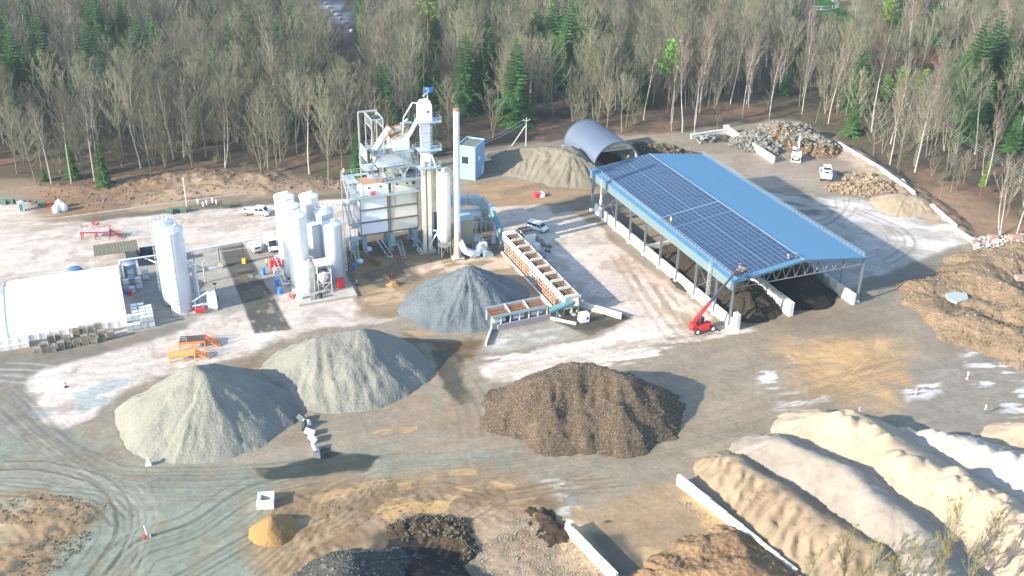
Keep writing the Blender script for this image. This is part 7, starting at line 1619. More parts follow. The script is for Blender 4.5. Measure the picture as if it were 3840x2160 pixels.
q = MB(); q.add([(2.02, -.8, 2.05), (2.02, .8, 2.05), (2.5, .85, 1.38), (2.5, -.85, 1.38), (1.9, -.8, 2.02), (1.9, .8, 2.02), (2.38, .85, 1.35), (2.38, -.85, 1.35)], [(3, 2, 1, 0), (4, 5, 6, 7), (0, 1, 5, 4), (1, 2, 6, 5), (2, 3, 7, 6), (3, 0, 4, 7)]); part(q, 'windscreen', GLASS, pu)
# telehandler
th = thing('telehandler', 'red telescopic handler with raised black boom reaching the shed roof', 'telehandler', s3(2632, 1240), hd((2590, 1245), (2680, 1225)))
part(MB().prism([(-2.6, .8), (-2.75, 1.2), (-2.6, 2.1), (-1.9, 2.1), (-1.5, 1.5), (1.9, 1.35), (2.3, 1.1), (2.3, .75)], -.75, .75).prism([(-1.2, .7), (-1.2, 1.6), (.9, 1.5), (.9, .7)], -1.15, -.4), 'body', RED, th)
part(MB().box(-.9, .5, .2, 1.15, .9, 1.3).box(-.9, .5, .25, 1.1, 2.5, 2.6).bar((-.85, .3, 1.3), (-.85, .3, 2.5), .08).bar((.45, .3, 1.3), (.45, .3, 2.5), .08).bar((-.85, 1.08, 1.3), (-.85, 1.08, 2.5), .08).bar((.45, 1.08, 1.3), (.45, 1.08, 2.5), .08), 'cab_frame', DARK, th)
part(MB().box(-.8, .4, .32, 1.06, 1.3, 2.5), 'cab_glass', GLASS, th)
for x in (-1.7, 1.7):
    for y in (-1.0, 1.0): wheel(th, x, y, .62, .42, PLAS)
part(MB().bar((2.1, -.9, .9), (3.0, -1.3, .1), .16).bar((2.1, .9, .9), (3.0, 1.3, .1), .16).box(2.8, 3.2, -1.5, -1.1, 0, .08).box(2.8, 3.2, 1.1, 1.5, 0, .08), 'stabiliser', DARK, th)
inv = (Matrix.Translation(th.location) @ Matrix.Rotation(th.rotation_euler.z, 4, 'Z')).inverted()
tip = inv @ s3(2762, 1016, 12.6); rootb = Vector((-2.3, 0, 2.2)); mid = rootb.lerp(tip, .40)
part(MB().bar(rootb, mid, .5, .6), 'boom_base', RED, th); part(MB().bar(rootb.lerp(tip, .36), rootb.lerp(tip, .72), .36, .42).bar(rootb.lerp(tip, .70), tip, .26, .32), 'boom_extension', DARK, th); part(MB().bar((-.6, 0, 1.2), rootb.lerp(tip, .18), .14), 'lift_ram', GALV, th)
part(MB().box(tip.x-.3, tip.x+1.0, tip.y-.8, tip.y+.8, tip.z-.9, tip.z-.8).rail([(tip.x-.3, tip.y-.8, tip.z-.8), (tip.x+1, tip.y-.8, tip.z-.8), (tip.x+1, tip.y+.8, tip.z-.8), (tip.x-.3, tip.y+.8, tip.z-.8), (tip.x-.3, tip.y-.8, tip.z-.8)], .8, .05, .8), 'work_basket', DARK, th)
o = MB().box(-.9, .9, -.7, .7, 0, .15).build('plywood_board', mat('plywood', C(232, 180, 130, .7), .7), None, loc=sw(3.0, -58.6, 10.9), rz=YAW+.3); tag(o, 'light plywood board lying on the panels near the roof corner', 'board')
# wheel loader
lo = thing('wheel_loader', 'white wheel loader seen from behind on the wet mud', 'wheel loader', s3(3096, 668), hd((3096, 680), (3105, 600))+.05)
part(MB().prism([(-3.2, 1.0), (-3.3, 1.6), (-3.1, 2.3), (-1.0, 2.6), (-1.0, 1.0)], -1.25, 1.25), 'engine_hood', VP, lo); part(MB().box(-1.0, .7, -.9, .9, 1.3, 2.4).box(-1.05, .8, -.95, .95, 3.35, 3.5), 'cab_body', VP, lo); part(MB().box(-.95, .65, -.85, .85, 2.4, 3.35), 'cab_glass', GLASS, lo); part(MB().box(-3.0, -1.8, -.5, .5, 2.42, 2.5), 'grille', DARK, lo)
part(MB().box(.7, 2.8, -.6, .6, 1.0, 1.8), 'front_frame', VP, lo); part(MB().bar((1.0, -.6, 2.0), (4.0, -.6, .9), .25, .4).bar((1.0, .6, 2.0), (4.0, .6, .9), .25, .4), 'lift_arms', VP, lo)
part(MB().prism([(3.9, .1), (5.3, .05), (5.35, .15), (4.4, 1.0), (4.2, 1.4), (3.9, 1.2)], -1.6, 1.6), 'bucket', GALV, lo)
part(MB().prism([(-2.6, 1.3), (-2.3, 1.7), (-1.3, 1.7), (-1.0, 1.3)], 1.2, 1.55).prism([(-2.6, 1.3), (-2.3, 1.7), (-1.3, 1.7), (-1.0, 1.3)], -1.55, -1.2), 'mudguard', VP, lo)
for x in (-1.9, 1.9):
    for y in (-1.15, 1.15): wheel(lo, x, y, .8, .6, PLAS)
# excavator
ex = thing('wheeled_excavator', 'white and grey wheeled excavator digging at the rubble heap', 'excavator', s3(2984, 598), hd((2984, 598), (2992, 520)))
part(MB().box(-1.9, 1.9, -.6, .6, .6, 1.1), 'chassis', GALV, ex); part(MB().prism([(-2.2, 1.2), (-2.4, 1.5), (-2.3, 2.4), (-.6, 2.4), (-.6, 1.2)], -1.25, 1.25).box(-.6, 1.4, -1.25, -.2, 1.2, 2.1), 'upper_body', VP, ex)
part(MB().box(-2.42, -2.36, -1.0, 1.0, 1.5, 1.8), 'red_stripe', RED, ex)
part(MB().box(-.5, 1.4, .2, 1.2, 1.2, 1.9).box(-.5, 1.3, .2, 1.2, 3.0, 3.1), 'cab_body', VP, ex); part(MB().box(-.45, 1.3, .25, 1.15, 1.9, 3.0), 'cab_glass', GLASS, ex)
part(MB().bar((.4, -.3, 1.8), (3.4, -.3, 5.2), .4, .6).bar((3.4, -.3, 5.2), (5.8, -.3, 4.6), .4, .5), 'boom', GALV, ex); part(MB().bar((5.8, -.3, 4.8), (6.8, -.3, 2.2), .3, .4), 'dipper', GALV, ex)
part(MB().prism([(6.4, 2.3), (7.2, 2.2), (7.3, 1.5), (6.6, 1.1), (6.1, 1.5)], -.9, .4), 'digging_bucket', DARK, ex); part(MB().bar((-2.2, -1.2, .9), (-2.6, -1.2, .1), .2).bar((-2.2, 1.2, .9), (-2.6, 1.2, .1), .2).bar((-2.6, -1.3, .3), (-2.6, 1.3, .3), .12, .5), 'blade', GALV, ex)
for x in (-1.3, 1.4):
    for y in (-1.0, 1.0): wheel(ex, x, y, .52, .45)
# things behind the feed bins
st = thing('site_cabin', 'battered white site cabin with three windows behind the feed bins', 'cabin', s3(1972, 905), br_); part(MB().box(-1.8, 1.8, -1.1, 1.5, .2, 2.6), 'body', PLAS, st); part(MB().box(-1.9, 1.9, -1.2, 1.6, 2.6, 2.72), 'roof', mat('cabin_roof_grey', C(130, 124, 112, .7), .8, var=.3), st)
for k in range(3): part(MB().box(-1.5+k*1.05, -.7+k*1.05, -1.13, -1.1, 1.3, 2.2), 'window', GLASS, st)
def junkbox(px, py, sx, sy, sz, m, nm, lb, rz=None): o = MB().box(-sx/2, sx/2, -sy/2, sy/2, 0, sz).box(-sx/2-.05, sx/2+.05, -sy/2-.05, sy/2+.05, sz, sz+.06).build(nm, m, None, loc=s3(px, py), rz=br_+rng.uniform(-.3, .3) if rz is None else rz); tag(o, lb, 'box'); return o
junkbox(2010, 930, 1.7, 1.3, .9, PLAS, 'storage_crate', 'pale grey crate behind the fifth feed bin'); junkbox(2036, 922, 1.0, .8, .8, WOOD, 'wooden_crate', 'wooden crate right of the pale crate behind the bins'); junkbox(2060, 928, 1.1, .8, .5, WOOD, 'wooden_crate', 'wooden tray farthest right of the junk behind the bins')
for i, (px, py, m_) in enumerate([(2000, 906, RED), (2008, 902, BLUE), (1996, 900, PLAS), (2018, 908, RUST), (1990, 912, GALV)]):
    o = MB().bar((-1.2, 0, .3), (1.1, .2, .6), .16).bar((-1, .4, .25), (1.2, .1, .35), .12).build('scrap_pipe', m_, None, loc=s3(px, py), rz=rng.uniform(0, 3)); tag(o, f'{("red", "blue", "white", "rusty", "grey")[i]} pipes in the scrap behind the site cabin', 'pipe')
bc = thing('cage_box', 'small blue wire cage standing behind the middle feed bins', 'cage', s3(2033, 967), br_); q = MB()
for x in (-.7, .7):
    for y in (-.5, .5): q.bar((x, y, 0), (x, y, 1.2), .07)
for z in (.1, .6, 1.2):
    q.bar((-.7, -.5, z), (.7, -.5, z), .06).bar((-.7, .5, z), (.7, .5, z), .06).bar((-.7, -.5, z), (-.7, .5, z), .06).bar((.7, -.5, z), (.7, .5, z), .06)
part(q, 'frame', BLUE, bc); part(MB().box(-.7, .7, -.5, .5, .05, .1), 'base', DARK, bc)
for px, py, lb in ((2048, 942, 'left one'), (2060, 945, 'right one')): o = MB().cone((0, 0, 0), (0, 0, .3), .3, .3, 8).cone((0, 0, .3), (0, 0, 1.2), .05, .05, 6).box(-.2, .2, -.06, .06, 1.1, 1.4).build('small_post', DARK, None, loc=s3(px, py)); tag(o, f'short dark post behind the feed bins, {lb}', 'post')
rt_ = thing('open_bin', 'red and white open waste bin on the mud between cabin and shed', 'waste bin', s3(2022, 737), YAW); part(MB().box(-1.2, -.1, -.8, .8, 0, 1.1), 'red_half', RED, rt_); part(MB().box(-.1, 1.1, -.9, -.8, 0, .9).box(-.1, 1.1, .7, .8, 0, .9).box(1.0, 1.1, -.8, .7, 0, .9), 'white_half', PLAS, rt_)

# ------------------------------------------------------------------ walls, blocks, stones
for i, (a, b, h, lb) in enumerate([((2730, 500), (2902, 612), 1.9, 'white divider wall between the wet bay and the rubble heaps'), ((2590, 520), (2726, 498), 1.3, 'low white wall closing the wet bay at the wood side'),
                             ((3142, 556), (3300, 652), 1.9, 'upper stretch of the long white boundary wall right of the rubble'), ((3300, 652), (3425, 745), 1.9, 'middle stretch of the long white boundary wall above the beige sand'), ((3380, 690), (3438, 762), 1.4, 'short white wall stub at the bend beside the brown stones'),
                             ((3490, 790), (3580, 868), 1.8, 'white wall stretch right of the beige sand pile'), ((3580, 868), (3655, 915), 1.0, 'lowest stretch of the white boundary wall ending at the boulders')]):
    rwall(lb, s3(*a), s3(*b), h, .6, 2.0)
block(s3(2722, 500)+Vector((0, 0, 1.6)), .3, 'single white block on the corner of the divider wall')
W1a, W1b = s3(2540, 1815), s3(2860, 2062); rwall('long white wall of big panels along the tan rippled sand bank', W1a, W1b+(W1b-W1a)*.35, 1.8, .5, 3.2, zs=lambda t: -.9*t)
W2a, W2b = s3(2122, 1995), s3(2310, 2190); rwall('white bay wall at the bottom of the photo with a small sign on its end', W2a, W2b, 1.8, .5, 3.0)
def smallsign(p, label, h=1.1, board=(.5, .35)):
    t = thing('small_sign', label, 'sign', p, rng.uniform(-.3, .5)); part(MB().cone((0, 0, 0), (.05, 0, h), .05, .05, 6).box(-.2, .2, -.15, .15, 0, .12), 'stake', WHITE, t); part(MB().box(-board[0]/2, board[0]/2, -.06, -.03, h-.1, h-.1+board[1]), 'board', PLAS, t)
smallsign(s3(2135, 1975, 1.8), 'little white sign on the end of the bottom bay wall', .9, (.9, .4)); smallsign(s3(2801, 1712), 'white stake sign between the tan and grey sand ridges', 1.4, (.25, .4)); smallsign(s3(2958, 1648), 'white stake sign between the grey and cream sand ridges', 1.6, (.4, .3))
smallsign(s3(3219, 1557), 'labelled stake sign at the head of the cream sand ridge', 1.5, (.5, .4)); smallsign(s3(3431, 1486), 'white marker beside the streaky white patch at the right', 1.2, (.3, .6)); smallsign(s3(3626, 1421), 'white marker farthest right on the mud', 1.0, (.3, .6))
t = thing('sign_block', 'small white concrete sign block at the foot of the big grit cone', 'concrete block', s3(557, 1745), .2); part(MB().prism([(-.5, 0), (.5, 0), (.25, 1.3), (-.15, 1.3)], -.25, .25), 'slab', CONW, t)
t = thing('marker_post', 'white pole on a red and grey base alone on the dusty tracks', 'marker post', s3(553, 2015), .4); part(MB().cone((0, 0, .2), (-.2, 0, 2.1), .07, .06, 8), 'pole', WHITE, t); part(MB().box(-.5, -.15, -.35, .35, 0, .45), 'red_weight', RED, t); part(MB().box(-.1, .5, -.3, .3, 0, .3), 'base', CONG, t)
CR = s3(998, 1890); a_ = YAW-.25
def ringblock(dx, dy, sx, sy, z0, z1, lb):
    q = MB().box(-sx/2, sx/2, -sy/2, sy/2, z0, z1); n_ = max(1, int(max(sx, sy)/.5))
    for k in range(n_):
        c = (k+.5)/n_-.5; q.cone((c*sx if sx > sy else 0, c*sy if sy > sx else 0, z1), (c*sx if sx > sy else 0, c*sy if sy > sx else 0, z1+.07), .11, .09, 8)
    o = q.build('concrete_block', CONW, None, loc=CR+Vector((dx*math.cos(a_)-dy*math.sin(a_), dx*math.sin(a_)+dy*math.cos(a_), 0)), rz=a_); tag(o, f'white block forming the {lb} of the square ring by the golden sand', 'concrete block')
ringblock(0, -.95, 2.4, .6, 0, 1.25, 'front'); ringblock(0, 1.05, 2.4, .6, 0, 1.25, 'back'); ringblock(-.95, .05, .5, 1.38, 0, 1.2, 'left side'); ringblock(.95, .05, .5, 1.38, 0, 1.2, 'right side')
# broken barrier blocks at the foot of the grit
for i, (px, py, rz) in enumerate([(1130, 1580, 1.1), (1150, 1600, .7), (1160, 1630, 1.4), (1140, 1605, .2), (1172, 1655, .9), (1185, 1690, .4), (1195, 1720, 1.0)]):
    o = MB().prism([(-.4, 0), (.4, 0), (.15, .9), (-.15, .9)], -.8, .8).build('barrier_block', CONW if i % 3 else DARK, None, loc=s3(px, py)+Vector((0, 0, .3)), rz=rz); o.rotation_euler = (rng.uniform(-.5, .5), rng.uniform(-.5, .5), rz); tag(o, f'toppled broken barrier block in the row by the big cone, number {("one", "two", "three", "four", "five", "six", "seven")[i]} from the top', 'barrier block')
# stones
def stone_mesh(seed, n=1):
    r = random.Random(seed); m_ = MB(); base = [(x, y, z) for x in (-1, 1) for y in (-1, 1) for z in (-1, 1)]+[(0, 0, 1.35), (0, 0, -1.2), (1.3, 0, 0), (-1.3, 0, 0), (0, 1.3, 0), (0, -1.3, 0)]
    v = [(x*r.uniform(.55, .9), y*r.uniform(.45, .85), z*r.uniform(.4, .7)) for x, y, z in base]
    f = []
    for c, ids in ((8, (1, 3, 7, 5)), (9, (0, 4, 6, 2)), (10, (4, 5, 7, 6)), (11, (0, 2, 3, 1)), (12, (2, 6, 7, 3)), (13, (0, 1, 5, 4))):
        for i in range(4): f.append((ids[i], ids[(i+1) % 4], c))
    m_.add(v, f); return m_
WST = mat('pale_boulder', C(226, 214, 204, .72), .85, var=.15, sc=1.5, rnd=.2); SM = []
for k in range(5): o = stone_mesh(k).build('boulder', WST); SM.append(o.data); bpy.data.objects.remove(o)
PK = mat('pink_boulder', C(216, 180, 160, .72), .85, var=.15); okb = []
for k in range(1500):
    px, py = rng.uniform(3650, 3860), rng.uniform(893, 990)
    lo_, hi_ = (905+max(0, (px-3650)*.03), 928+(px-3650)*.34)
    if not (lo_-8 < py < hi_+10): continue
    p = s3(px, py); 
    if any((p-q).length < .62 for q in okb): continue
    okb.append(p); o = bpy.data.objects.new('boulder', rng.choice(SM)); COL.objects.link(o); s_ = rng.uniform(.35, .75); o.location = p+Vector((0, 0, hz1(p.x, p.y)+s_*.35+rng.uniform(0, .35))); o.scale = (s_, s_, s_); o.rotation_euler = (rng.uniform(-.6, .6), rng.uniform(-.6, .6), rng.uniform(0, 6)); tag(o, 'pale boulder in the loose rock row at the right edge', 'boulder', 'pale boulders at the right edge')
for px, py, s_, lb in ((3805, 912, 1.4, 'large pinkish boulder on top of the rock row at the right edge'), (3722, 905, 1.1, 'flat pinkish boulder in the middle of the rock row'), (3655, 920, .8, 'small pink boulder at the left end of the rock row'), (3815, 1090, 1.0, 'single pale boulder on the ochre earth bank')):
    o = SM[0].copy(); o.materials[0] = PK; ob = bpy.data.objects.new('boulder', o); COL.objects.link(ob); ob.location = s3(px, py)+Vector((0, 0, 3.0 if py > 1000 else .8+hz1(*s3(px, py)[:2]))); ob.scale = (s_*1.3, s_, s_*.7); tag(ob, lb, 'boulder')
def scatter(name, label, pts, m, smin, smax, n, kind='stuff', cat='rubble', flat=1.0):
    q = MB(); meshes = [stone_mesh(100+k) for k in range(6)]
    for k in range(n):
        x, y, z = pts(); s_ = rng.uniform(smin, smax)*(1 if rng.random() < .85 else 1.6); mm = rng.choice(meshes); a = rng.uniform(0, 6.28); c, s2 = math.cos(a), math.sin(a); tl = rng.uniform(-.7, .7); ct_, st_ = math.cos(tl), math.sin(tl)
        V = []
        for vx, vy, vz in mm.v:
            vx *= 1.3; vz *= flat; vy, vz = vy*ct_-vz*st_, vy*st_+vz*ct_
            V.append((x+(vx*c-vy*s2)*s_, y+(vx*s2+vy*c)*s_, z+vz*s_))
        q.add(V, mm.f)
    o = q.build(name, m, None); tag(o, label, cat, kind=kind); return o
def surf(name_label):
    """samples points on the surface of the heap with this label"""
    ob = next(o for o in COL.objects if o.get('label') == name_label); v = np.empty(len(ob.data.vertices)*3, np.float32); ob.data.vertices.foreach_get('co', v); v = v.reshape(-1, 3); v = v[v[:, 2] > .1]
    return v
def on(v, cond=None):
    if cond is not None: v = v[cond(v)]
    def f_():
        k = rng.randrange(len(v)); return v[k][0]+rng.uniform(-.2, .2), v[k][1]+rng.uniform(-.2, .2), v[k][2]
    return f_
SG = mat('grey_rubble_stone', C(166, 164, 152, .7), .9, var=.3, sc=.5); SB = mat('brown_rubble_stone', C(196, 172, 138, .7), .9, var=.3, sc=.5); SD = mat('dark_clod', C(112, 106, 88, .9), .95, var=.3, sc=.8); SP_ = mat('pebble_pale', C(206, 194, 176, .66), .9, var=.3, sc=.6)
v = surf('round pile of grey broken concrete inside the white divider wall'); scatter('rubble', 'grey broken concrete lumps over the round pile', on(v), SG, .12, .38, 900)
v = surf('tall rubble ridge with slabs behind the excavator'); scatter('rubble', 'big broken slabs along the tall rubble ridge', on(v, lambda q: (q[:, 2] > 2.2)), SG, .25, .65, 420, flat=.5); scatter('rubble', 'brown lumps on the rubble face behind the excavator', on(v), SB, .12, .35, 500)
v = surf('low spread of brown stones and rubble right of the wheel loader'); scatter('rubble', 'brown and pale stones spread right of the wheel loader', on(v), SB, .12, .36, 900)
v = surf('dark earth heap behind the arched shelter, next to the blue roof'); scatter('clods', 'dark clods on the earth heap behind the shelter', on(v), SD, .15, .4, 350, cat='clods')
v = surf('brown coarse gravel hill with steep face in the middle of the yard'); scatter('gravel', 'coarse pale pebbles lying on the brown gravel hill', on(v), mat('dull_pebble', C(176, 160, 138, .6), .9, var=.3, sc=.6), .03, .075, 6000, cat='gravel')
v = surf('large ochre clay earth bank at the right edge with a puddle in it'); scatter('clods', 'clods and stones over the ochre earth bank', on(v), SB, .06, .18, 500, cat='clods'); scatter('clods', 'dark clods over the ochre earth bank', on(v, lambda q: fbm(q[:, 0], q[:, 1], 8, 2, 5) > .55), SD, .08, .25, 500, cat='clods')
v = surf('ring of dark clods around the edge of the black hollow at the bottom'); scatter('clods', 'dark clods round the hollow at the bottom', on(v), SD, .05, .18, 400, cat='clods')
v = surf('dark grey crushed stone mound cut by the bottom edge of the photo'); scatter('gravel', 'grey crushed stones on the dark mound at the bottom', on(v), mat('dark_pebble', C(120, 120, 112, .7), .9, var=.4), .05, .13, 2500, cat='gravel')
def inpoly(poly):
    P = xy(poly); xs = [p[0] for p in P]; ys = [p[1] for p in P]
    def f_():
        while True:
            x, y = rng.uniform(min(xs), max(xs)), rng.uniform(min(ys), max(ys))
            if sdist(np.array([x]), np.array([y]), P)[0] > 0: return x, y, .03
    return f_
_sb = inpoly([(90, 470), (330, 445), (660, 435), (860, 450), (860, 478), (640, 485), (330, 520), (120, 530)])
scatter('clods', 'dark torn-up clods in the churned mud at the left edge', inpoly([(-20, 1265), (120, 1240), (270, 1265), (260, 1300), (200, 1330), (150, 1300), (60, 1330), (0, 1320)]), SD, .04, .14, 420, cat='clods', flat=.5)
scatter('clods', 'dark torn-up clods in the lower left churned mud', inpoly([(30, 1449), (60, 1380), (170, 1330), (240, 1340), (190, 1400), (120, 1449)]), SD, .04, .14, 380, cat='clods', flat=.5)
scatter('clods', 'clods and roots on the left soil bank', lambda: (lambda p: (p[0], p[1], hz1(p[0], p[1])))(_sb()), mat('bank_clod', C(140, 118, 92, .9), .95, var=.3), .08, .3, 700, cat='clods', flat=.6)
scatter('clods', 'brown clods in the churned mud between the puddles', inpoly([(760, 1300), (960, 1200), (1150, 1215), (1050, 1300), (960, 1320), (860, 1330)]), mat('brown_clod', C(150, 126, 94, .8), .95, var=.3), .03, .10, 420, cat='clods', flat=.5)
scatter('gravel', 'pale pebbles strewn left of the bottom bay wall', inpoly([(1200, 1380), (1300, 1300), (1400, 1310), (1520, 1449), (1200, 1449)]), SP_, .03, .09, 1800, cat='gravel')
scatter('gravel', 'litter of small stones along the foot of the long white wall', inpoly([(1700, 1265), (1740, 1262), (1930, 1410), (1880, 1410)]), SP_, .03, .1, 250, cat='gravel')
# sunlit water in the ochre earth bank
q = MB(); P = [at(2378, 738, 1.55), at(2402, 733, 1.55), at(2432, 738, 1.55), at(2436, 752, 1.55), at(2408, 760, 1.55), at(2385, 750, 1.55)]
q.add([tuple(p) for p in P]+[(p.x, p.y, 1.0) for p in P], [tuple(range(6)), tuple(range(11, 5, -1))]+[(i, i+6, (i+1) % 6+6, (i+1) % 6) for i in range(6)])
pm_, n, l, b = nodes('puddle_water'); b.inputs['Base Color'].default_value = (.30, .33, .30, 1); b.inputs['Roughness'].default_value = .12
o = q.build('puddle', pm_, None); tag(o, kind='structure')
# beams
for i in range(15):
    p = s3(rng.uniform(2605, 2680), rng.uniform(505, 535)); L = rng.uniform(2.2, 4.5); o = MB().box(-L/2, L/2, -.15, .15, -.15, .15).build('concrete_beam', mat('old_beam', C(200, 200, 190, .7), .85, var=.15), None, loc=p+Vector((0, 0, rng.uniform(.3, 1.3)))); o.rotation_euler = (0, rng.uniform(-.35, .35), rng.uniform(.5, 2.2)); tag(o, 'old concrete post in the tangled pile before the low white wall', 'concrete post', 'old concrete posts in the tangled pile')
heap('rubble_pile', 'small stony heap under the tangled concrete posts', [[pk(1790, 342, .9), pk(1815, 340, 1.0)]], RUB, cat='rubble pile', seed=233, slope=.5, gully=.4, lump=.8, lsc=1)
# ------------------------------------------------------------------ people
def person(label, p, rz, top, bottom, hat=None, pose='stand', scale=1.0):
    if pose == 'stand': J = {'pelvis': (0, 0, .95, .15), 'belly': (.02, 0, 1.12, .15), 'chest': (.02, 0, 1.36, .17), 'neck': (.02, 0, 1.52, .06), 'head': (.05, 0, 1.66, .10), 'crown': (.05, 0, 1.75, .08)}; K = [((.02, .09, .92, .10), (.10, .10, .50, .065), (.02, .10, .08, .05), (.16, .10, .03, .04)), ((.0, -.09, .92, .10), (-.02, -.10, .50, .065), (-.12, -.10, .08, .05), (.02, -.10, .03, .04))]; A = [((.02, .20, 1.42, .06), (-.04, .27, 1.15, .045), (.10, .26, .92, .035)), ((.02, -.20, 1.42, .06), (.02, -.28, 1.15, .045), (.20, -.22, 1.0, .035))]
    else: J = {'pelvis': (0, 0, .42, .15), 'belly': (.10, 0, .58, .15), 'chest': (.26, 0, .78, .16), 'neck': (.36, 0, .90, .06), 'head': (.46, 0, .98, .10), 'crown': (.50, 0, 1.05, .08)}; K = [((.02, .11, .40, .10), (.42, .15, .46, .065), (.20, .14, .08, .05), (.36, .14, .03, .04)), ((.02, -.11, .40, .10), (.40, -.15, .18, .065), (.02, -.14, .08, .05), (-.06, -.14, .04, .04))]; A = [((.26, .20, .82, .06), (.46, .24, .62, .045), (.66, .14, .45, .035)), ((.26, -.20, .82, .06), (.48, -.22, .60, .045), (.68, -.10, .42, .035))]
    vs_ = []; es = []; rs = []
    def ad(q, par):
        vs_.append(q[:3]); rs.append(q[3]); i = len(vs_)-1
        if par is not None: es.append((par, i))
        return i
    pl_ = ad(J['pelvis'], None); be = ad(J['belly'], pl_); chh = ad(J['chest'], be); nk = ad(J['neck'], chh); he = ad(J['head'], nk); ad(J['crown'], he)
    for ch_, rt__ in ((K, pl_), (A, chh)):
        for c_ in ch_:
            pr = rt__
            for q in c_: pr = ad(q, pr)
    me = bpy.data.meshes.new('body'); me.from_pydata(vs_, es, []); o = bpy.data.objects.new('body', me); COL.objects.link(o)
    md = o.modifiers.new('s', 'SKIN'); 
    for i, r_ in enumerate(rs): me.skin_vertices[0].data[i].radius = (r_, r_)
    me.skin_vertices[0].data[0].use_root = True
    sb = o.modifiers.new('d', 'SUBSURF'); sb.levels = 1; sb.render_levels = 1
    dg = bpy.context.evaluated_depsgraph_get(); em = bpy.data.meshes.new_from_object(o.evaluated_get(dg)); bpy.data.objects.remove(o)
    em.materials.clear(); em.materials.append(top); em.materials.append(bottom); em.materials.append(SKIN); em.materials.append(BLACK)
    hz_ = J['neck'][2]; pz_ = J['pelvis'][2]-.02
    for pg in em.polygons:
        c = pg.center; pg.use_smooth = True
        inleg = c.z < pz_ and (pose == 'stand' or c.x < .40 and c.z < .5 and abs(c.y) > .03)
        pg.material_index = 3 if c.z < .08 else 1 if (inleg and not (abs(c.y) > .17 and pose == 'stand')) else 2 if c.z > hz_ or (abs(c.y) > .05 and (c.z < .97 and abs(c.y) > .17 if pose == 'stand' else c.x > .6)) else 0
    t = thing('person', label, 'person', p, rz); t.scale = (scale,)*3; bo = bpy.data.objects.new('body', em); COL.objects.link(bo); bo.parent = t
    h = J['head']; part(MB().lathe([(.125, h[2]+.03), (.12, h[2]+.1), (.06, h[2]+.15)], 10, (h[0], h[1])).box(h[0], h[0]+.18, -.08, .08, h[2]+.03, h[2]+.05), 'helmet', hat or WHITE, t)
    return t
ORH = mat('orange_helmet', (.75, .25, .03), .4); GRYC = mat('grey_cloth', (.15, .15, .15), .9); JEANS = mat('blue_jeans', C(110, 150, 200, .7), .8); WCL = mat('white_cloth', (.7, .7, .68), .8)
def rp(x, y): return sw(x, y, SH+SRISE*(1-abs(x-SW/2)/(SW/2))+.12)
person('roof worker in a yellow vest walking among the panels near the guard rail', rp(1.1, -34.5), YAW, HIVIS, GRYC, ORH)
person('crouching roof worker in dark clothes at the front edge near the ridge, left one', rp(12.3, -60.2), 2.0, GRYC, NAVY, None, 'crouch'); person('crouching roof worker with a blue helmet at the front edge near the ridge, right one', rp(13.8, -60.2), 1.2, NAVY, GRYC, BLUE, 'crouch')
person('roof worker in dark clothes standing by the boom basket', rp(2.0, -59.2), 1.0, GRYC, NAVY, DARK); person('roof worker crouching beside the plywood board', rp(2.9, -57.4), .3, NAVY, GRYC, DARK, 'crouch')
person('worker in a pale jacket at the far gable of the blue roof', rp(8.6, .2), -.5, mat('pale_yellow_cloth', C(240, 230, 170, .7), .8), GRYC, None, 'crouch', 1.15)
person('worker in yellow on the high left corner of the tower walkway', Vector((-31.9, 207.9, 0))+Vector((math.cos(TY)*-2.3-math.sin(TY)*5.6, math.sin(TY)*-2.3+math.cos(TY)*5.6, 16.4)), -1.2, HIVIS, NAVY, WHITE)
person('worker in yellow trousers among the pipes at the white tanks', s3(1084, 1064), -1.0, NAVY, HIVIS, WHITE); person('worker in blue overalls with yellow jacket left of the red fuel box', s3(1001, 1000), -1.4, HIVIS, BLUE, WHITE)
person('worker in yellow vest under the teal conveyor, left one', s3(2142, 1188), -.8, HIVIS, NAVY, WHITE); person('worker bending in yellow vest under the teal conveyor, right one', s3(2160, 1180), .6, HIVIS, NAVY, WHITE, 'crouch')
person('person in white jacket and blue jeans walking across the mud at the far right', s3(3692, 1553), 2.4, WCL, JEANS, WCL)
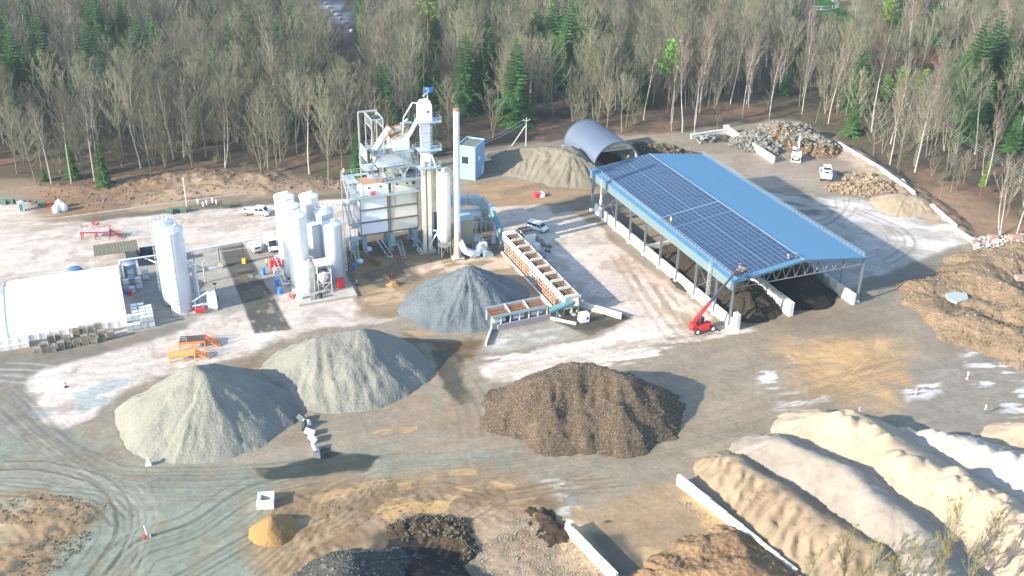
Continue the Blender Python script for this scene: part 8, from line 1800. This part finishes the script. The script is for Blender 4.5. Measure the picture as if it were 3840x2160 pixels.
# ------------------------------------------------------------------ upper edge: forest road stones, garden fence, bushes in front
for i in range(11):
    p = at(784+i*9.2, 12+i*9.6); o = bpy.data.objects.new('roadside_stone', rng.choice(SM)); COL.objects.link(o); o.location = (p.x+1.4, p.y, hz1(p.x, p.y)+.4); o.scale = (.9, .9, .8); tag(o, 'pale stone lining the right side of the forest road', 'stone', 'pale stones along the forest road')
fp = [at(2030, 14), at(2075, 22), at(2106, 52)]; f2 = [at(2040, 58), at(2080, 60), at(2106, 52)]
for pl_, lb in ((fp, 'pale garden fence at the far side of the green lawn, upper right'), (f2, 'pale garden fence at the near side of the green lawn, upper right')):
    t = thing('garden_fence', lb, 'fence', (0, 0, 0)); q = MB()
    for a, b in zip(pl_[:-1], pl_[1:]):
        a = Vector((a.x, a.y, hz1(a.x, a.y))); b = Vector((b.x, b.y, hz1(b.x, b.y))); q.bar(a+Vector((0, 0, 1.5)), b+Vector((0, 0, 1.5)), .12).bar(a+Vector((0, 0, .4)), b+Vector((0, 0, .4)), .12); n_ = int((b-a).length/2.5)
        for k in range(n_+1): c0 = a.lerp(b, k/max(n_, 1)); part(MB().bar(c0, c0+Vector((0, 0, 1.8)), .2), 'fence_post', WHITE, t)
    part(q, 'fence_rails', WHITE, t)
gb = at(1960, 20); hs_ = thing('garden_house', 'corner of a white house beyond the trees at the top edge', 'house', (gb.x, gb.y, hz1(gb.x, gb.y)), .2); part(MB().box(-6, 6, 0, 8, 0, 4), 'wall', WHITE, hs_); part(MB().prism([(-6.5, 4), (6.5, 4), (0, 7)], -.4, 8.4), 'roof', mat('slate_roof', C(130, 150, 160, .7), .7), hs_)
for x, y, h, lb in ((2150, 1325, 8, 'leafless budding tree at the lower right edge over the grey sand'), (2225, 1340, 8, 'thin budding tree second from the left at the lower right'), (2330, 1325, 8, 'budding tree at the bottom right before the shadowed sand'), (2430, 1235, 11, 'bright yellow-green budding tree, tallest in the bottom right corner'),
                    (2530, 1270, 10, 'yellow-green budding tree in the very bottom right corner'), (2060, 1385, 7, 'small bare tree top at the bottom edge, leftmost of the corner group'), (2280, 1370, 8, 'twiggy budding tree between the second and third at the lower right'), (2385, 1330, 9, 'budding tree just left of the tallest corner one'), (2480, 1345, 9, 'low budding tree between the two yellow-green corner ones'), (2190, 1400, 7, 'tips of a budding tree at the bottom edge under the second one')):
    p = at(x, y, h+4.5); o = tree('willow_tree', p.x, p.y, h/1.22, lb); o.location.z = 4.3

# thin spring haze over the whole site
hb = MB().box(-1700, 1700, -300, 2950, -8, 104).build('haze', None); hb.data.materials.clear()
hm = bpy.data.materials.new('haze_air'); hm.use_nodes = True; hn = hm.node_tree.nodes; hn.remove(hn['Principled BSDF']); pv = hn.new('ShaderNodeVolumePrincipled')
pv.inputs['Color'].default_value = (.78, .89, 1, 1); pv.inputs['Density'].default_value = .00014; pv.inputs['Anisotropy'].default_value = .3; hm.node_tree.links.new(pv.outputs[0], hn['Material Output'].inputs['Volume'])
hb.data.materials.append(hm); tag(hb, kind='stuff', label='thin pale spring haze hanging over the whole site and wood', cat='haze')
